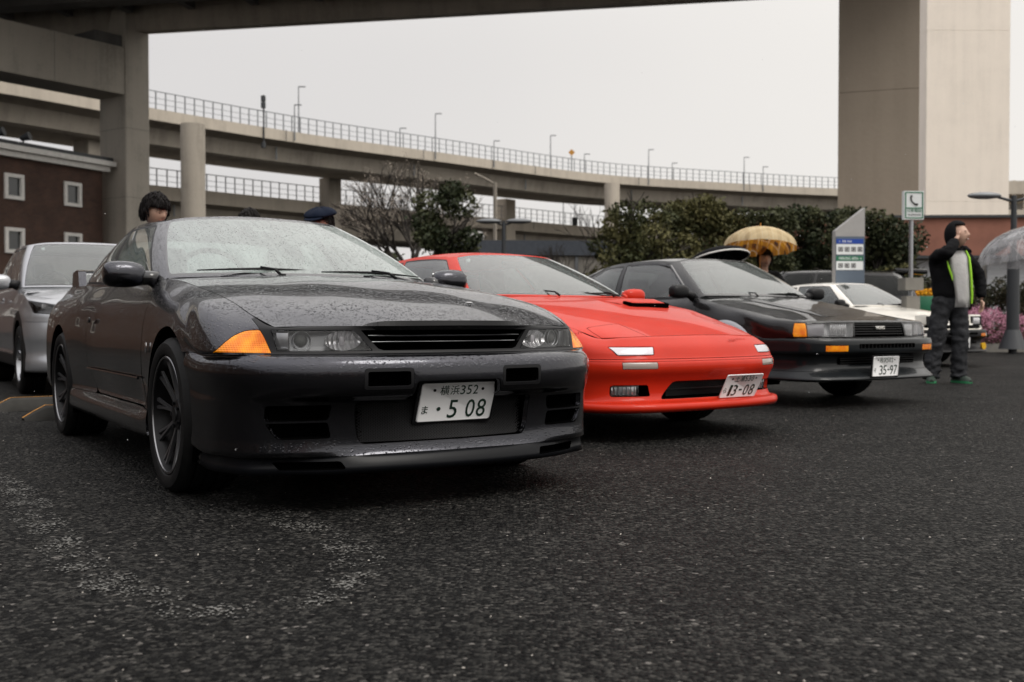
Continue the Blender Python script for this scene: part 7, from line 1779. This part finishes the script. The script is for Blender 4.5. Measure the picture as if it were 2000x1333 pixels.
# umbrellas
def umbrella(x, d, ztop, rad, depth, label, mat, ribm='satin_metal', tilt=(0, 0, 0), handle=.9, under=None, rim=None, n=8, open_=True, spread=None):
    t = empty('umbrella', (x, d, ztop), 0, label, 'umbrella'); t.rotation_euler = tilt
    bm = bmesh.new(); K, SG = 9, 8; rr = []
    uvl = bm.loops.layers.uv.new('UVMap')
    for i in range(K + 1):
        f = i / K; ring = []
        for j in range(n * SG):
            a = 2 * pi * j / (n * SG); q = (j % SG) / SG; sag = 1 - .045 * sin(pi * q) * f - .0 * q
            r = rad * sin(f * pi / 2 * .98) * sag; z = -depth * (1 - cos(f * pi / 2 * .98)) + .02 * sin(pi * q) * f ** 3 * rad; ring.append(bm.verts.new((r * cos(a), r * sin(a), z)))
        rr.append(ring)
    m_ = n * SG
    for i in range(K):
        for j in range(m_):
            f = bm.faces.new((rr[i][j], rr[i+1][j], rr[i+1][(j+1) % m_], rr[i][(j+1) % m_])) if i else bm.faces.new((rr[0][j], rr[1][j], rr[1][(j+1) % m_]))
    bmesh.ops.remove_doubles(bm, verts=rr[0], dist=1e-4)
    for f in bm.faces:
        for l in f.loops: l[uvl].uv = (l.vert.co.x, l.vert.co.y)
    c = from_bm('canopy', bm, mat, t, smooth=True)
    for j in range(n):
        a = 2 * pi * j / n; tube_obj('rib', [(rad * sin(f * pi / 2 * .98) * .985 * cos(a), rad * sin(f * pi / 2 * .98) * .985 * sin(a), -depth * (1 - cos(f * pi / 2 * .98)) - .006) for f in (.02, .2, .4, .6, .8, 1)], .003, ribm, t, 5)
        tube_obj('stretcher', [(.02 * cos(a), .02 * sin(a), -depth * 1.25), (rad * .52 * cos(a), rad * .52 * sin(a), -depth * .22)], .0025, ribm, t, 5)
    if rim: tube_obj('rim', [tuple(v) for v in [(rad * .985 * cos(2*pi*j/32), rad * .985 * sin(2*pi*j/32), -depth * .97) for j in range(33)]], .011, rim, t, 6)
    tube_obj('shaft', [(0, 0, .05), (0, 0, -handle)], .006, ribm, t, 8); tube_obj('handle', [(0, 0, -handle + .12), (0, 0, -handle)], .014, 'black_plastic' if under is None else under, t, 8)
    tube_obj('ferrule', [(0, 0, 0), (0, 0, .075)], [.010, .005], ribm if mat != 'plaid' else 'umbrella_tip', t, 8)
    return t
m, n, b = newmat('plaid'); basic('umbrella_tip', (.5, .2, .02), .5)
uv = N(n, 'UVMap'); sp = N(n, 'SeparateXYZ'); n.links.new(uv.outputs[0], sp.inputs[0]); g = N(n, 'NewGeometry')
def band(s, sc, w, ph): return math_(n, 'LESS_THAN', math_(n, 'FRACT', math_(n, 'MULTIPLY_ADD', s, sc, ph)), w)
bx, by = band(sp.outputs[0], 7, .38, .1), band(sp.outputs[1], 7, .38, .1); tx, ty = band(sp.outputs[0], 7, .05, .6), band(sp.outputs[1], 7, .05, .6)
inn = ramp(n, math_(n, 'MULTIPLY', math_(n, 'ADD', bx, by), .5), [(0, (.62, .30, .035)), (.5, (.42, .19, .035)), (1, (.09, .05, .04))])
mxl = N(n, 'MixRGB'); n.links.new(math_(n, 'MINIMUM', math_(n, 'ADD', tx, ty), 1.0), mxl.inputs[0]); n.links.new(inn, mxl.inputs[1]); mxl.inputs[2].default_value = (.62, .50, .38, 1)
outc = ramp(n, math_(n, 'MULTIPLY', math_(n, 'ADD', bx, by), .5), [(0, (.80, .66, .40)), (1, (.66, .50, .28))])
mxo = N(n, 'MixRGB'); n.links.new(g.outputs['Backfacing'], mxo.inputs[0])
n.links.new(outc, mxo.inputs[1]); n.links.new(mxl.outputs[0], mxo.inputs[2]); n.links.new(mxo.outputs[0], b.inputs['Base Color']); b.inputs['Roughness'].default_value = .8
tl_ = N(n, 'BsdfTranslucent'); n.links.new(mxl.outputs[0], tl_.inputs[0]); ms = N(n, 'MixShader'); ms.inputs[0].default_value = .42; n.links.new(b.outputs[0], ms.inputs[1]); n.links.new(tl_.outputs[0], ms.inputs[2]); n.links.new(ms.outputs[0], n.nodes['Material Output'].inputs[0])
umbrella(3.53, 15.3, 2.02, .52, .31, 'yellow plaid umbrella with a cream outside, held behind the black coupe', 'plaid', 'umbrella_tip', (R(-10), R(3), 0), .85, n=12)
basic('umbrella_black', (.006, .006, .007), .8, spec=.1)
umbrella(2.78, 14.6, 1.665, .42, .15, 'black umbrella with a white rim, partly behind the plaid one', 'umbrella_black', 'dark_steel', (R(-15), R(-8), 0), .8, rim='trim_white')
m, n, b = newmat('clear_vinyl'); n.nodes.remove(b); tr = N(n, 'BsdfTransparent'); tr.inputs[0].default_value = (.93, .93, .95, 1); df = N(n, 'BsdfTranslucent'); df.inputs[0].default_value = (.95, .95, .97, 1); gl = N(n, 'BsdfGlossy'); gl.inputs['Roughness'].default_value = .1
m1 = N(n, 'MixShader'); lw = N(n, 'LayerWeight'); lw.inputs[0].default_value = .22; n.links.new(lw.outputs['Fresnel'], m1.inputs[0]); n.links.new(tr.outputs[0], m1.inputs[1]); n.links.new(gl.outputs[0], m1.inputs[2]); m2_ = N(n, 'MixShader'); n.links.new(ramp(n, noise(n, objco(n), 7, 5), [(.4, .14), (.7, .38)]), m2_.inputs[0]); n.links.new(m1.outputs[0], m2_.inputs[1]); n.links.new(df.outputs[0], m2_.inputs[2]); n.links.new(m2_.outputs[0], n.nodes['Material Output'].inputs[0])
umbrella(6.66, 13.75, 1.93, .74, .50, 'clear vinyl umbrella with white ribs at the right edge', 'clear_vinyl', 'trim_white', (R(4), R(-8), 0), 1.0, under='trim_white')

# petal lying on the bonnet and drops of rain in the air
w_ = coupe.matrix_basis @ Vector((.70, .20, .797)); pt_ = empty('petal', w_, R(20), 'small white petal lying on the front of the dark grey bonnet', 'petal'); bm = bmesh.new(); bmesh.ops.create_uvsphere(bm, u_segments=10, v_segments=6, radius=1, matrix=Matrix.Diagonal((.016, .009, .003, 1))); from_bm('petal_leaf', bm, 'plate_white', pt_, smooth=True)
bm = bmesh.new(); rs = random.Random(4); basic('rain', (.85, .86, .88), .1, spec=.8)
for i in range(70):
    y = 2.2 + 9 * rs.random(); bmesh.ops.create_icosphere(bm, subdivisions=1, radius=rs.uniform(.0012, .0022) * (y / 5) ** .5, matrix=Matrix.Translation((rs.uniform(-.5, .5) * y, y, rs.uniform(.15, .73 + .3 * y))))
tag(from_bm('rain', bm, 'rain', smooth=True), 'fine drops of rain falling through the air in front of the cars', 'rain', kind='stuff')
